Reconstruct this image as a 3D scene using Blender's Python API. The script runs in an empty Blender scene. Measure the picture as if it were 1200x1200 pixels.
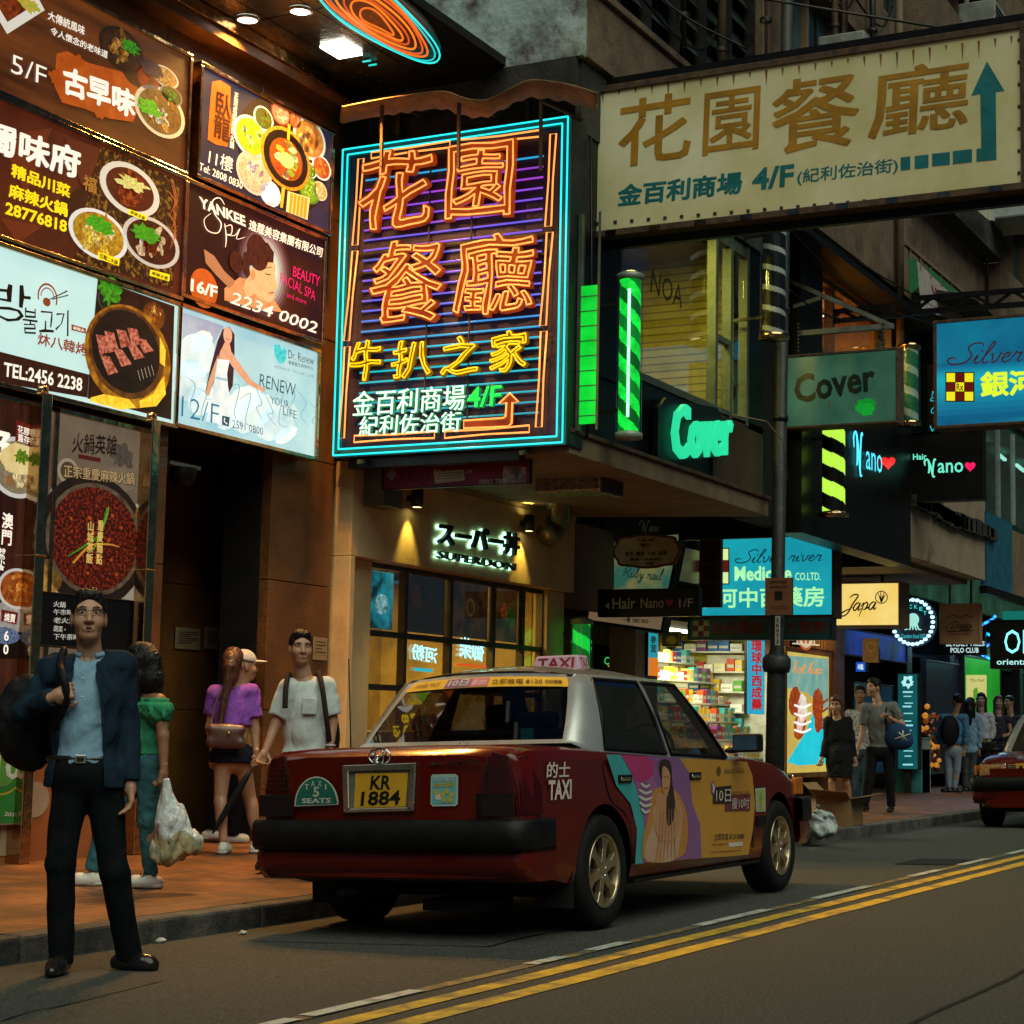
import bpy, bmesh, math, random
import numpy as np
from mathutils import Vector, Matrix
random.seed(7); rng = np.random.default_rng(7)
R = math.radians
SC = bpy.context.scene
COL = SC.collection

# ---------------------------------------------------------------- camera
LENS_PX = 2165.0
YAW, PITCH, ROLL = R(27.7), R(6.54), R(1.2)
CAM = np.array([0.0, 0.0, 1.10])
_f = np.array([math.cos(PITCH)*math.cos(YAW), math.cos(PITCH)*math.sin(YAW), math.sin(PITCH)])
_r = np.array([math.sin(YAW), -math.cos(YAW), 0.0]); _u = np.cross(_r, _f)
_r, _u = math.cos(ROLL)*_r + math.sin(ROLL)*_u, -math.sin(ROLL)*_r + math.cos(ROLL)*_u
cd = bpy.data.cameras.new('camera'); cam = bpy.data.objects.new('camera', cd); COL.objects.link(cam)
cd.sensor_width = 36; cd.lens = LENS_PX/1200*36; cd.clip_start = .05; cd.clip_end = 2000
m = Matrix.Identity(4)
for i in range(3):
    m[i][0], m[i][1], m[i][2], m[i][3] = _r[i], _u[i], -_f[i], CAM[i]
cam.matrix_world = m
SC.camera = cam

# ---------------------------------------------------------------- world, sun, exposure
w = bpy.data.worlds.new('World'); SC.world = w; w.use_nodes = True
nt = w.node_tree; bg = nt.nodes['Background']
sky = nt.nodes.new('ShaderNodeTexSky'); sky.sky_type = 'NISHITA'; sky.sun_disc = False
SUN_EL, SUN_ROT = R(8.0), R(250)
sky.sun_elevation = SUN_EL; sky.sun_rotation = SUN_ROT; sky.air_density = 1.0; sky.dust_density = 0.4; sky.ozone_density = 5.0
nt.links.new(sky.outputs[0], bg.inputs[0]); bg.inputs[1].default_value = 0.02
sl = bpy.data.lights.new('sun', 'SUN'); sl.energy = 2.5; sl.angle = R(60); sl.color = (.93, 1.0, .80)
so = bpy.data.objects.new('sun', sl); COL.objects.link(so)
so.rotation_euler = (R(34), 0, R(-42))
SC.view_settings.view_transform = 'Standard'; SC.view_settings.look = 'None'
SC.view_settings.exposure = 0.0; SC.view_settings.gamma = 1; SC.view_settings.use_curve_mapping = False
SC.cycles.use_denoising = True
SC.cycles.max_bounces = 6; SC.cycles.diffuse_bounces = 3; SC.cycles.glossy_bounces = 3
SC.cycles.transparent_max_bounces = 12; SC.cycles.transmission_bounces = 6
SC.cycles.sample_clamp_indirect = 4.0
SC.cycles.caustics_reflective = False; SC.cycles.caustics_refractive = False

# ---------------------------------------------------------------- measuring: a photo pixel's ray met with a real plane
def ray(px, py): return _f + _r*(px-600)/LENS_PX - _u*(py-600)/LENS_PX
def hit(px, py, axis, val):
    d = ray(px, py); return CAM + d*((val-CAM[axis])/d[axis])
YC, XFALL = 3.55, .035                      # road crown line and cross fall to the gutter
def zroad(y): return 0.0 if y < YC else -(y-YC)*XFALL
KERB = 6.30; ZK = zroad(KERB)+.125
def zpave(y): return ZK + (y-KERB)*.012
def on_road(px, py):
    n = np.array([0, XFALL, 1.]); d = ray(px, py); t = (YC*XFALL-CAM@n)/(d@n); return CAM+t*d
def on_pave(px, py):
    n = np.array([0, -.012, 1.]); k = ZK-KERB*.012; d = ray(px, py); t = (k-CAM@n)/(d@n); return CAM+t*d

# ---------------------------------------------------------------- materials
def lin(c):
    if isinstance(c, str):
        c = [int(c[i:i+2], 16)/255 for i in (0, 2, 4)]
        return tuple(x/12.92 if x <= .04045 else ((x+.055)/1.055)**2.4 for x in c)
    return tuple(c)
_mats = {}
def pm(name, col, rough=.6, metal=0.0, var=.25, scale=6.0, bump=.15, bscale=None, coat=0.0, col2=None, stretch=None, dirt=None, spec=None):
    """principled material with noise variation of colour, roughness and bump"""
    if name in _mats: return _mats[name]
    c = lin(col); m = bpy.data.materials.new(name); m.use_nodes = True; n = m.node_tree.nodes; l = m.node_tree.links
    b = n['Principled BSDF']; b.inputs['Roughness'].default_value = rough; b.inputs['Metallic'].default_value = metal
    if coat: b.inputs['Coat Weight'].default_value = coat; b.inputs['Coat Roughness'].default_value = .04
    tc = n.new('ShaderNodeTexCoord'); mp = n.new('ShaderNodeMapping'); l.new(tc.outputs['Object'], mp.inputs[0])
    if stretch: mp.inputs['Scale'].default_value = stretch
    nz = n.new('ShaderNodeTexNoise'); nz.inputs['Scale'].default_value = scale; nz.inputs['Detail'].default_value = 7; nz.inputs['Roughness'].default_value = .62
    l.new(mp.outputs[0], nz.inputs['Vector'])
    cr = n.new('ShaderNodeValToRGB'); c2 = lin(col2) if col2 else tuple(x*(1-var*1.3) for x in c)
    cr.color_ramp.elements[0].position = .33; cr.color_ramp.elements[1].position = .67
    cr.color_ramp.elements[0].color = (*c2, 1); cr.color_ramp.elements[1].color = (*[min(1, x*(1+var*.5)) for x in c], 1)
    l.new(nz.outputs[0], cr.inputs[0]); out = cr.outputs[0]
    if dirt:                                  # (colour, scale, amount): stains with a shape of their own
        n2 = n.new('ShaderNodeTexNoise'); n2.inputs['Scale'].default_value = dirt[1]; n2.inputs['Detail'].default_value = 9; n2.inputs['Roughness'].default_value = .7
        l.new(mp.outputs[0], n2.inputs['Vector'])
        r2 = n.new('ShaderNodeValToRGB'); r2.color_ramp.elements[0].position = .56-dirt[2]*.2; r2.color_ramp.elements[1].position = .72-dirt[2]*.2
        l.new(n2.outputs[0], r2.inputs[0]); mx = n.new('ShaderNodeMix'); mx.data_type = 'RGBA'
        l.new(r2.outputs[0], mx.inputs[0]); l.new(out, mx.inputs[6]); mx.inputs[7].default_value = (*lin(dirt[0]), 1); out = mx.outputs[2]
    l.new(out, b.inputs['Base Color'])
    mr = n.new('ShaderNodeMapRange'); mr.inputs[3].default_value = max(0, rough-.12); mr.inputs[4].default_value = min(1, rough+.12)
    l.new(nz.outputs[0], mr.inputs[0]); l.new(mr.outputs[0], b.inputs['Roughness'])
    if spec is not None: b.inputs['Specular IOR Level'].default_value = spec
    elif max(c) < .025: b.inputs['Specular IOR Level'].default_value = .22
    if bump:
        n3 = n.new('ShaderNodeTexNoise'); n3.inputs['Scale'].default_value = bscale or scale*6; n3.inputs['Detail'].default_value = 5
        l.new(mp.outputs[0], n3.inputs['Vector'])
        bp = n.new('ShaderNodeBump'); bp.inputs['Strength'].default_value = bump; bp.inputs['Distance'].default_value = .02
        l.new(n3.outputs[0], bp.inputs['Height']); l.new(bp.outputs[0], b.inputs['Normal'])
    _mats[name] = m; return m
def em(col, k=1.0, col2=None, scale=30.0, kind='noise', gloss=True, lamp=False, lo=.35, hi=.65, col3=None):
    """a surface that gives off light: printed backlit film, neon glass, lamp lens"""
    key = ('em', col, k, col2, scale, kind, lamp, lo, hi, col3)
    if key in _mats: return _mats[key]
    m = bpy.data.materials.new('lit_film_%d' % len(_mats)); m.use_nodes = True; n = m.node_tree.nodes; l = m.node_tree.links
    b = n['Principled BSDF']; c = lin(col)
    b.inputs['Base Color'].default_value = (*[x*.25 for x in c], 1); b.inputs['Roughness'].default_value = .3
    b.inputs['Emission Color'].default_value = (*c, 1); b.inputs['Emission Strength'].default_value = k
    if col2:
        tc = n.new('ShaderNodeTexCoord')
        if kind == 'cell':
            nz = n.new('ShaderNodeTexVoronoi'); nz.inputs['Scale'].default_value = scale; o = nz.outputs['Distance']
        else:
            nz = n.new('ShaderNodeTexNoise'); nz.inputs['Scale'].default_value = scale; nz.inputs['Detail'].default_value = 6; nz.inputs['Roughness'].default_value = .6; o = nz.outputs[0]
        mp = n.new('ShaderNodeMapping'); l.new(tc.outputs['Object'], mp.inputs[0]); l.new(mp.outputs[0], nz.inputs['Vector'])
        if kind == 'wood': mp.inputs['Scale'].default_value = (1, 1, .12)
        if kind == 'plank': mp.inputs['Scale'].default_value = (.12, 1, 1)
        cr = n.new('ShaderNodeValToRGB'); cr.color_ramp.elements[0].position = lo; cr.color_ramp.elements[1].position = hi
        cr.color_ramp.elements[0].color = (*c, 1); cr.color_ramp.elements[1].color = (*lin(col2), 1)
        if col3:
            e = cr.color_ramp.elements.new((lo+hi)/2); e.color = (*lin(col3), 1)
        l.new(o, cr.inputs[0]); l.new(cr.outputs[0], b.inputs['Emission Color'])
    if not lamp: m.cycles.emission_sampling = 'NONE' if lamp is None else 'AUTO'
    _mats[key] = m; return m
def ink(col, k=1.0, **kw): return em(col, k, lamp=None, **kw)    # small printed detail: seen, not sampled as a lamp
def glassy(name, col=(.02, .02, .02), alpha=.25, rough=.03, refl=.045):
    if name in _mats: return _mats[name]
    m = bpy.data.materials.new(name); m.use_nodes = True; n = m.node_tree.nodes; l = m.node_tree.links
    for x in list(n): n.remove(x)
    o = n.new('ShaderNodeOutputMaterial'); mx = n.new('ShaderNodeMixShader'); t = n.new('ShaderNodeBsdfTransparent'); g = n.new('ShaderNodeBsdfGlossy')
    fr = n.new('ShaderNodeLayerWeight'); fr.inputs[0].default_value = .5; pw = n.new('ShaderNodeMath'); pw.operation = 'POWER'; pw.inputs[1].default_value = 4.0; l.new(fr.outputs['Facing'], pw.inputs[0])
    t.inputs[0].default_value = (*[1-alpha+alpha*c for c in col], 1) if alpha < 1 else (*col, 1)
    tint = tuple(min(1, (1-alpha)*1.0 + c*alpha) for c in col); t.inputs[0].default_value = (*tint, 1)
    g.inputs['Roughness'].default_value = rough; g.inputs[0].default_value = (1, 1, 1, 1)
    ma = n.new('ShaderNodeMath'); ma.operation = 'MULTIPLY_ADD'; ma.inputs[1].default_value = .9; ma.inputs[2].default_value = refl
    l.new(pw.outputs[0], ma.inputs[0]); l.new(ma.outputs[0], mx.inputs[0]); l.new(t.outputs[0], mx.inputs[1]); l.new(g.outputs[0], mx.inputs[2]); l.new(mx.outputs[0], o.inputs[0])
    _mats[name] = m; return m

# ---------------------------------------------------------------- objects, parts, labels
ORG = {}
def tag(o, label=None, cat=None, group=None, kind=None):
    if label: o['label'] = label
    if cat: o['category'] = cat
    if group: o['group'] = group
    if kind: o['kind'] = kind
    return o
def thing(name, label, cat, loc=(0, 0, 0), rz=0.0, group=None):
    o = bpy.data.objects.new(name, None); COL.objects.link(o); o.location = loc; o.rotation_euler = (0, 0, rz)
    o.empty_display_size = .2; ORG[o.name] = np.array(loc, float); return tag(o, label, cat, group)
class MB:
    """collects shapes and links them as ONE mesh object"""
    def __init__(s): s.v = []; s.f = []; s.m = []; s.mats = []; s.sm = []
    def mi(s, mat):
        if mat not in s.mats: s.mats.append(mat)
        return s.mats.index(mat)
    def add(s, vs, fs, mat, smooth=False):
        k = len(s.v); s.v.extend([tuple(map(float, p)) for p in vs]); i = s.mi(mat)
        for f in fs: s.f.append(tuple(int(k+a) for a in f)); s.m.append(i); s.sm.append(smooth)
        return s
    def box(s, lo, hi, mat):
        x0, y0, z0 = lo; x1, y1, z1 = hi
        return s.add([(x0, y0, z0), (x1, y0, z0), (x1, y1, z0), (x0, y1, z0), (x0, y0, z1), (x1, y0, z1), (x1, y1, z1), (x0, y1, z1)],
                     [(0, 3, 2, 1), (4, 5, 6, 7), (0, 1, 5, 4), (1, 2, 6, 5), (2, 3, 7, 6), (3, 0, 4, 7)], mat)
    def prism(s, pts, vec, mat):
        """polygon of 3-D points pushed along vec"""
        n = len(pts); v = np.array(vec, float); P = [np.array(p, float) for p in pts]
        return s.add(P + [p+v for p in P], [tuple(range(n))[::-1], tuple(range(n, 2*n))] + [(i, (i+1) % n, n+(i+1) % n, n+i) for i in range(n)], mat)
    def bar(s, a, b, wd, mat, h=None, up=(0, 0, 1)):
        a = np.array(a, float); b = np.array(b, float); d = b-a; d /= np.linalg.norm(d); up = np.array(up, float)
        if abs(d@up) > .95: up = np.array([1., 0, 0])
        x = np.cross(d, up); x /= np.linalg.norm(x); y = np.cross(x, d); h = h or wd
        q = [a+x*sx*wd/2+y*sy*h/2 for sx, sy in ((-1, -1), (1, -1), (1, 1), (-1, 1))]
        return s.prism(q, b-a, mat)
    def tube(s, pts, r, mat, n=8, closed=False, caps=True):
        P = [np.array(p, float) for p in pts]; N = len(P); rr = r if hasattr(r, '__len__') else [r]*N
        vs = []; prev = None
        for i in range(N):
            a = P[i-1] if (i or closed) else P[i]; b = P[(i+1) % N] if (i < N-1 or closed) else P[i]
            t = b-a; t /= max(np.linalg.norm(t), 1e-9)
            if prev is None:
                g = np.array([0, 0, 1.]) if abs(t[2]) < .9 else np.array([1., 0, 0]); x = np.cross(t, g)
            else: x = prev - t*(prev@t)
            x /= max(np.linalg.norm(x), 1e-9); prev = x; y = np.cross(t, x)
            vs += [P[i]+rr[i]*(math.cos(2*math.pi*k/n)*x+math.sin(2*math.pi*k/n)*y) for k in range(n)]
        fs = [(i*n+k, i*n+(k+1) % n, ((i+1) % N)*n+(k+1) % n, ((i+1) % N)*n+k) for i in range(N if closed else N-1) for k in range(n)]
        if caps and not closed: fs += [tuple(range(n))[::-1], tuple(range((N-1)*n, N*n))]
        return s.add(vs, fs, mat, True)
    def lathe(s, prof, c, mat, axis=(0, 0, 1), n=24):
        ax = np.array(axis, float); ax /= np.linalg.norm(ax); g = np.array([1., 0, 0]) if abs(ax[0]) < .9 else np.array([0, 1., 0])
        x = np.cross(ax, g); x /= np.linalg.norm(x); y = np.cross(ax, x); c = np.array(c, float)
        vs = [c+ax*h+r*(math.cos(2*math.pi*k/n)*x+math.sin(2*math.pi*k/n)*y) for r, h in prof for k in range(n)]
        fs = [(i*n+k, i*n+(k+1) % n, (i+1)*n+(k+1) % n, (i+1)*n+k) for i in range(len(prof)-1) for k in range(n)]
        return s.add(vs, fs, mat, True)
    def grid(s, P, mat, smooth=True, flip=False):
        P = np.array(P, float); a, b = P.shape[:2]
        fs = [(i*b+j, i*b+j+1, (i+1)*b+j+1, (i+1)*b+j) for i in range(a-1) for j in range(b-1)]
        if flip: fs = [f[::-1] for f in fs]
        return s.add(P.reshape(-1, 3), fs, mat, smooth)
    def build(s, name, parent=None, local=False, bevel=0.0, sub=0):
        if not s.v: return None
        v = np.array(s.v)
        if parent is not None and not local: v = v - ORG.get(parent.name, np.zeros(3))
        me = bpy.data.meshes.new(name); me.from_pydata(v.tolist(), [], s.f)
        for mt in s.mats: me.materials.append(mt)
        me.polygons.foreach_set('material_index', s.m); me.polygons.foreach_set('use_smooth', s.sm); me.update()
        o = bpy.data.objects.new(name, me); COL.objects.link(o)
        if parent is not None:
            o.parent = parent; ORG[o.name] = ORG.get(parent.name, np.zeros(3))
        if bevel:
            b = o.modifiers.new('bevel', 'BEVEL'); b.width = bevel; b.segments = 2; b.limit_method = 'ANGLE'; b.angle_limit = R(40)
        if sub:
            b = o.modifiers.new('sub', 'SUBSURF'); b.levels = sub; b.render_levels = sub
        return o
def split(mb, name, parent=None, **kw):
    """the same shapes, each separate piece a part of its own"""
    par = list(range(len(mb.v)))
    def root(i):
        while par[i] != i: par[i] = par[par[i]]; i = par[i]
        return i
    for f in mb.f:
        for a in f[1:]: par[root(a)] = root(f[0])
    groups = {}
    for k, f in enumerate(mb.f): groups.setdefault(root(f[0]), []).append(k)
    for ks in groups.values():
        ids = sorted({a for k in ks for a in mb.f[k]}); mp = {a: i for i, a in enumerate(ids)}; q = MB(); q.v = [mb.v[a] for a in ids]; q.mats = list(mb.mats)
        for k in ks: q.f.append(tuple(mp[a] for a in mb.f[k])); q.m.append(mb.m[k]); q.sm.append(mb.sm[k])
        q.build(name, parent, **kw)
def struct(name, mb, **kw): o = mb.build(name, **kw); o['kind'] = 'structure'; return o

# ---------------------------------------------------------------- lettering and flat artwork on a sign's plane
_tc = {}; _td = {}
def glyphs(s, bold=0.0, res=2, line=1.0, outline=False):
    """outline fonts as flat triangles in a unit box; heavy Chinese strokes are built from shifted copies"""
    key = (s, bold, res, line, outline)
    if key in _tc: return _tc[key]
    cjk = any(ord(ch) > 0x2E00 for ch in s); ob = bold if (outline or not cjk) else 0.0
    c = bpy.data.curves.new('t', 'FONT'); c.body = s; c.offset = ob; c.resolution_u = res; c.space_line = line
    o = bpy.data.objects.new('t', c); COL.objects.link(o); dg = bpy.context.evaluated_depsgraph_get()
    me = bpy.data.meshes.new_from_object(o.evaluated_get(dg))
    V = np.array([v.co[:2] for v in me.vertices]); Fs = [tuple(p.vertices) for p in me.polygons]; D = np.zeros(len(V))
    if cjk and bold > .004 and not outline:
        n = len(V); k = 8 if bold > .022 else 4; W = [V]; F0 = list(Fs); Ds = [D]
        for i in range(k):
            a = 2*math.pi*(i+.5)/k; W.append(V+bold*1.25*np.array([math.cos(a), math.sin(a)])); Ds.append(np.full(n, -.00022*(i+1))); Fs = Fs+[tuple(q+n*(i+1) for q in f) for f in F0]
        V = np.vstack(W); D = np.concatenate(Ds)
    lo = V.min(0); sp = np.maximum(V.max(0)-lo, 1e-6); V = (V-lo)/sp; loops = []; _td[key] = D
    if outline:
        cu = o.to_curve(dg)
        for spn in cu.splines:
            bp = spn.bezier_points; n = len(bp); L = []
            for i in range(n):
                p0, p1, p2, p3 = [np.array(q[:2]) for q in (bp[i].co, bp[i].handle_right, bp[(i+1) % n].handle_left, bp[(i+1) % n].co)]
                if np.linalg.norm(p3-p0) < 1e-5: continue
                for t in (0, .34, .67): L.append((1-t)**3*p0+3*t*(1-t)**2*p1+3*t*t*(1-t)*p2+t**3*p3)
            if len(L) > 3: loops.append((np.array(L)-lo)/sp)
        o.to_curve_clear()
    bpy.data.objects.remove(o); bpy.data.curves.remove(c); bpy.data.meshes.remove(me)
    _tc[key] = (V, Fs, loops); return _tc[key]
def smooth(pts, n=6, closed=False):
    P = [np.array(p, float) for p in pts]; N = len(P); out = []
    for i in range(N if closed else N-1):
        p0 = P[i-1] if (i or closed) else P[i]; p1 = P[i]; p2 = P[(i+1) % N]; p3 = P[(i+2) % N] if (i+2 < N or closed) else p2
        for k in range(n):
            t = k/n; out.append(.5*((2*p1)+(-p0+p2)*t+(2*p0-5*p1+4*p2-p3)*t*t+(-p0+3*p1-3*p2+p3)*t**3))
    if not closed: out.append(P[-1])
    return out
class Sheet:
    """a vertical plane of the scene: axis 1 = along the street (a facade), axis 0 = across it (a hanging sign)"""
    def __init__(s, axis, val): s.a = axis; s.val = val; s.n = np.array([0, -1., 0]) if axis == 1 else np.array([-1., 0, 0])
    def P(s, p, off=0.0): return hit(p[0], p[1], s.a, s.val) + s.n*off
    def poly(s, mb, pts, mat, off=.004, depth=0.0):
        Q = [s.P(p, off) for p in pts]
        if depth: mb.prism(Q, s.n*depth, mat)
        else: mb.add(Q, [tuple(range(len(Q)))], mat)
    def text(s, mb, t, bl, br, tl, mat, bold=0.0, off=.008, depth=0.0, res=2, line=1.0, warp=0.0, shear=0.0):
        V, Fs, _ = glyphs(t, bold, res, line); D = _td[(t, bold, res, line, False)]; A, B, C = s.P(bl, off), s.P(br, off), s.P(tl, off)
        if warp:
            k = 9.0*max(1, len(t)); V = V + warp*np.stack([np.sin(V[:, 1]*11+V[:, 0]*k*.7+.6)/max(1, len(t)), np.sin(V[:, 0]*k+V[:, 1]*5)], 1)
        if shear: V = V + np.stack([shear*(V[:, 1]-.5), 0*V[:, 1]], 1)
        Q = A + V[:, :1]*(B-A) + V[:, 1:2]*(C-A) + D[:, None]*s.n
        if not depth: mb.add(Q, Fs, mat)
        else:
            n = len(Q); ed = {}
            for f in Fs:
                for i in range(len(f)):
                    e = (f[i], f[(i+1) % len(f)]); ed[e] = ed.get(e, 0)+1
            side = [(b, a, a+n, b+n) for (a, b) in ed if (b, a) not in ed]
            mb.add(np.vstack([Q, Q+s.n*depth]), [tuple(a+n for a in f) for f in Fs]+side, mat)
    def loops(s, t, bl, br, tl, bold=0.0, off=.03):
        _, _, L = glyphs(t, bold, 2, 1.0, True); A, B, C = s.P(bl, off), s.P(br, off), s.P(tl, off)
        return [[A+q[0]*(B-A)+q[1]*(C-A) for q in l] for l in L]
    def disc(s, mb, c, ry, mat, k=1.0, off=.006, n=28, rot=0.0, ragged=0.0, a0=0.0, a1=360.0, inner=0.0):
        """round picture on the plane: ry = upright pixel radius, k = width over height"""
        C = s.P(c, off); r = np.linalg.norm(s.P((c[0], c[1]-ry), off)-C); h = np.array([1., 0, 0]) if s.a == 1 else np.array([0, -1., 0]); v = np.array([0, 0, 1.])
        rot = R(rot); full = a1-a0 >= 360; ang = [R(a0)+(R(a1-a0))*i/(n if full else n-1) for i in range(n)]
        def ringp(q): return [C+q*r*(1+ragged*random.uniform(-1, 1))*((k*math.cos(a)*math.cos(rot)-math.sin(a)*math.sin(rot))*h+(k*math.cos(a)*math.sin(rot)+math.sin(a)*math.cos(rot))*v) for a in ang]
        if inner:
            o, i_ = ringp(1), ringp(inner); mb.add(o+i_, [(j, (j+1) % n, n+(j+1) % n, n+j) for j in range(n if full else n-1)], mat)
        else: mb.add(ringp(1), [tuple(range(n))], mat)
    def stroke(s, mb, pts, wd, mat, off=.009, sm=5):
        """a brush line: wd = pixel widths at the points (taper)"""
        P = smooth(pts, sm) if sm else [np.array(p, float) for p in pts]; N = len(P); ws = wd if hasattr(wd, '__len__') else [wd]*len(pts)
        W = np.interp(np.linspace(0, 1, N), np.linspace(0, 1, len(ws)), ws); vs = []
        for i in range(N):
            t = P[min(i+1, N-1)]-P[max(i-1, 0)]; t = t/max(np.hypot(*t), 1e-6); nn = np.array([-t[1], t[0]])*W[i]/2
            vs += [s.P(P[i]+nn, off), s.P(P[i]-nn, off)]
        mb.add(vs, [(2*i, 2*i+1, 2*i+3, 2*i+2) for i in range(N-1)], mat)
def lerp2(q, u, v):
    """point of a pixel quad [tl, tr, br, bl]"""
    tl, tr, br, bl = [np.array(p, float) for p in q]; return (tl*(1-u)+tr*u)*(1-v)+(bl*(1-u)+br*u)*v
# ================================================================ SETTING
ASPH = pm('asphalt', (.060, .062, .050), .78, var=.75, scale=55, bump=1.0, bscale=90, dirt=((.036, .038, .032), .7, .22))
TAR = pm('tar', (.012, .012, .011), .55, var=.2, scale=20)
KERBST = pm('kerb_stone', (.10, .09, .075), .8, var=.5, scale=5, bump=.4, bscale=50, dirt=((.03, .028, .025), 3, .5))
YEL = pm('road_yellow', (.56, .34, .025), .7, var=.3, scale=9, bump=.3, bscale=90, dirt=((.12, .095, .045), 3.5, .42))
YELW = pm('road_yellow_worn', (.33, .21, .05), .75, var=.4, scale=9, bump=.3, bscale=90, dirt=((.09, .07, .045), 7, .9))
WHT = pm('road_white', (.50, .50, .44), .7, var=.25, scale=8, bump=.3, bscale=90, dirt=((.13, .125, .11), 8, .5))
def pavers():
    m = pm('pavers', (.26, .095, .028), .55, var=.5, scale=1.4, bump=.2, bscale=60, dirt=((.10, .048, .02), 2.2, .5))
    n = m.node_tree.nodes; l = m.node_tree.links; b = n['Principled BSDF']
    tc = n.new('ShaderNodeTexCoord'); br = n.new('ShaderNodeTexBrick'); br.inputs['Scale'].default_value = 1.0
    br.inputs['Brick Width'].default_value = .2; br.inputs['Row Height'].default_value = .1; br.inputs['Mortar Size'].default_value = .006
    br.inputs['Color1'].default_value = (1, 1, 1, 1); br.inputs['Color2'].default_value = (.72, .68, .66, 1); br.inputs['Mortar'].default_value = (.4, .38, .36, 1)
    l.new(tc.outputs['Object'], br.inputs['Vector']); src = b.inputs['Base Color'].links[0].from_socket
    mx = n.new('ShaderNodeMix'); mx.data_type = 'RGBA'; mx.blend_type = 'MULTIPLY'; mx.inputs[0].default_value = 1
    l.new(src, mx.inputs[6]); l.new(br.outputs[0], mx.inputs[7]); l.new(mx.outputs[2], b.inputs['Base Color']); return m
PAVE = pavers()
xs = np.concatenate([np.arange(-30, 60, 2.0), np.arange(60, 421, 40.0)])
mb = MB(); mb.grid([[(x, y, zroad(y)) for y in (-60, -20, 0, YC, KERB+.02)] for x in xs], ASPH, flip=True); struct('road', mb)
mb = MB(); mb.grid([[(x, y, zpave(y)) for y in (KERB+.145, 9.6, 12.5)] for x in xs], PAVE, flip=True); struct('pavement', mb)
mb = MB(); x = -10.0
while x < 70:
    mb.box((x, KERB, ZK-.4), (x+.985, KERB+.15, ZK+random.uniform(-.002, .003)), KERBST); x += 1.0
o = mb.build('kerb', bevel=.018); o['kind'] = 'structure'
mb = MB()
for yc in (3.755, 3.535):
    X = np.arange(-6, 80, .5); mb.grid([[(x, yc-.055+.004*math.sin(x*3.1), zroad(yc-.055)+.004), (x, yc+.055+.004*math.sin(x*2.3+1), zroad(yc+.055)+.004)] for x in X], YEL, flip=True)
X = np.arange(-6, 80, .5); mb.grid([[(x, 3.925, zroad(3.925)+.004), (x, 4.0, zroad(4.0)+.004)] for x in X], YELW, flip=True)
struct('yellow_road_line', mb)
mb = MB()
for a, b in ((300, 357), (372, 500), (630, 668), (700, 742), (823, 905), (958, 1021), (1068, 1101), (1125, 1157), (1179, 1205)):
    ya = lambda p: 1281.5-.2373*p
    xa, xb = on_road(a, ya(a))[0], on_road(b, ya(b))[0]
    mb.grid([[(x, 3.925, zroad(3.925)+.008), (x, 4.005, zroad(4.005)+.008)] for x in np.linspace(xa, xb, 4)], WHT, flip=True)
for k in range(6):
    xa = 30+k*4.2; mb.grid([[(x, 3.925, zroad(3.925)+.008), (x, 4.005, zroad(4.005)+.008)] for x in np.linspace(xa, xa+1.4, 3)], WHT, flip=True)
struct('white_road_dash', mb)
mb = MB()
def seam(pts, wd):
    P = smooth(pts, 4)
    q = [on_road(*p) for p in P]; vs = []
    for i in range(len(q)):
        t = q[min(i+1, len(q)-1)]-q[max(i-1, 0)]; t /= np.linalg.norm(t); nn = np.array([-t[1], t[0], 0])*wd/2*random.uniform(.6, 1.2)
        for s in (nn, -nn): a = q[i]+s; vs.append((a[0], a[1], zroad(a[1])+.004))
    mb.add(vs, [(2*i, 2*i+2, 2*i+3, 2*i+1) for i in range(len(q)-1)], TAR)
seam([(295, 1103), (400, 1106), (500, 1108), (572, 1110)], .022); seam([(572, 1110), (615, 1099), (660, 1091)], .02)
q0 = np.array([5.6, 1.90]); seamx = [(x, 1.95+.02*math.sin(x*2)+.008*(x-8)) for x in np.arange(5, 30, .6)]
vs = []
for x, y in seamx: vs += [(x, y-.012, .004), (x, y+.012, .004)]
mb.add(vs, [(2*i, 2*i+2, 2*i+3, 2*i+1) for i in range(len(seamx)-1)], TAR)
seam([(0, 1198), (40, 1185), (70, 1180), (150, 1160), (190, 1150)], .012)
struct('tar_seam', mb)
mb = MB(); c = on_road(1097, 1011); mb.add([(c[0]+a, c[1]+b, zroad(c[1]+b)+.006) for a, b in ((-.35, -.28), (.5, -.28), (.5, .28), (-.35, .28))], [(0, 1, 2, 3)], TAR)
tag(mb.build('manhole_cover'), 'dark iron cover plate set in the road beyond the white dashes', 'manhole cover')

# ================================================================ GRANITE BUILDING with the billboard wall
FY = 9.25
def granite():
    m = pm('granite', (.22, .088, .022), .42, var=.45, scale=1.6, bump=.05, bscale=80, coat=.25, dirt=((.075, .03, .010), 60, .55))
    return m
GRAN = granite()
DARK = pm('dark_void', (.012, .011, .010), .8, var=.3)
BLK = pm('black_paint', (.005, .005, .005), .4, var=.3, scale=4)
CHROME = pm('chrome_trim', (.52, .36, .20), .16, 1.0, var=.25, scale=12, bump=.25, bscale=9)
GOLD = pm('brass_trim', (.45, .27, .11), .25, 1.0, var=.4, scale=10, bump=.3, bscale=12)
SOFF = pm('soffit_panel', (.055, .075, .08), .25, .6, var=.4, scale=2.5, bump=.25, bscale=18)
gb = thing('granite_building', 'brown polished granite building carrying the stacked food and beauty billboards', 'building', (9, FY, .06))
mb = MB(); JT = .008
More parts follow.
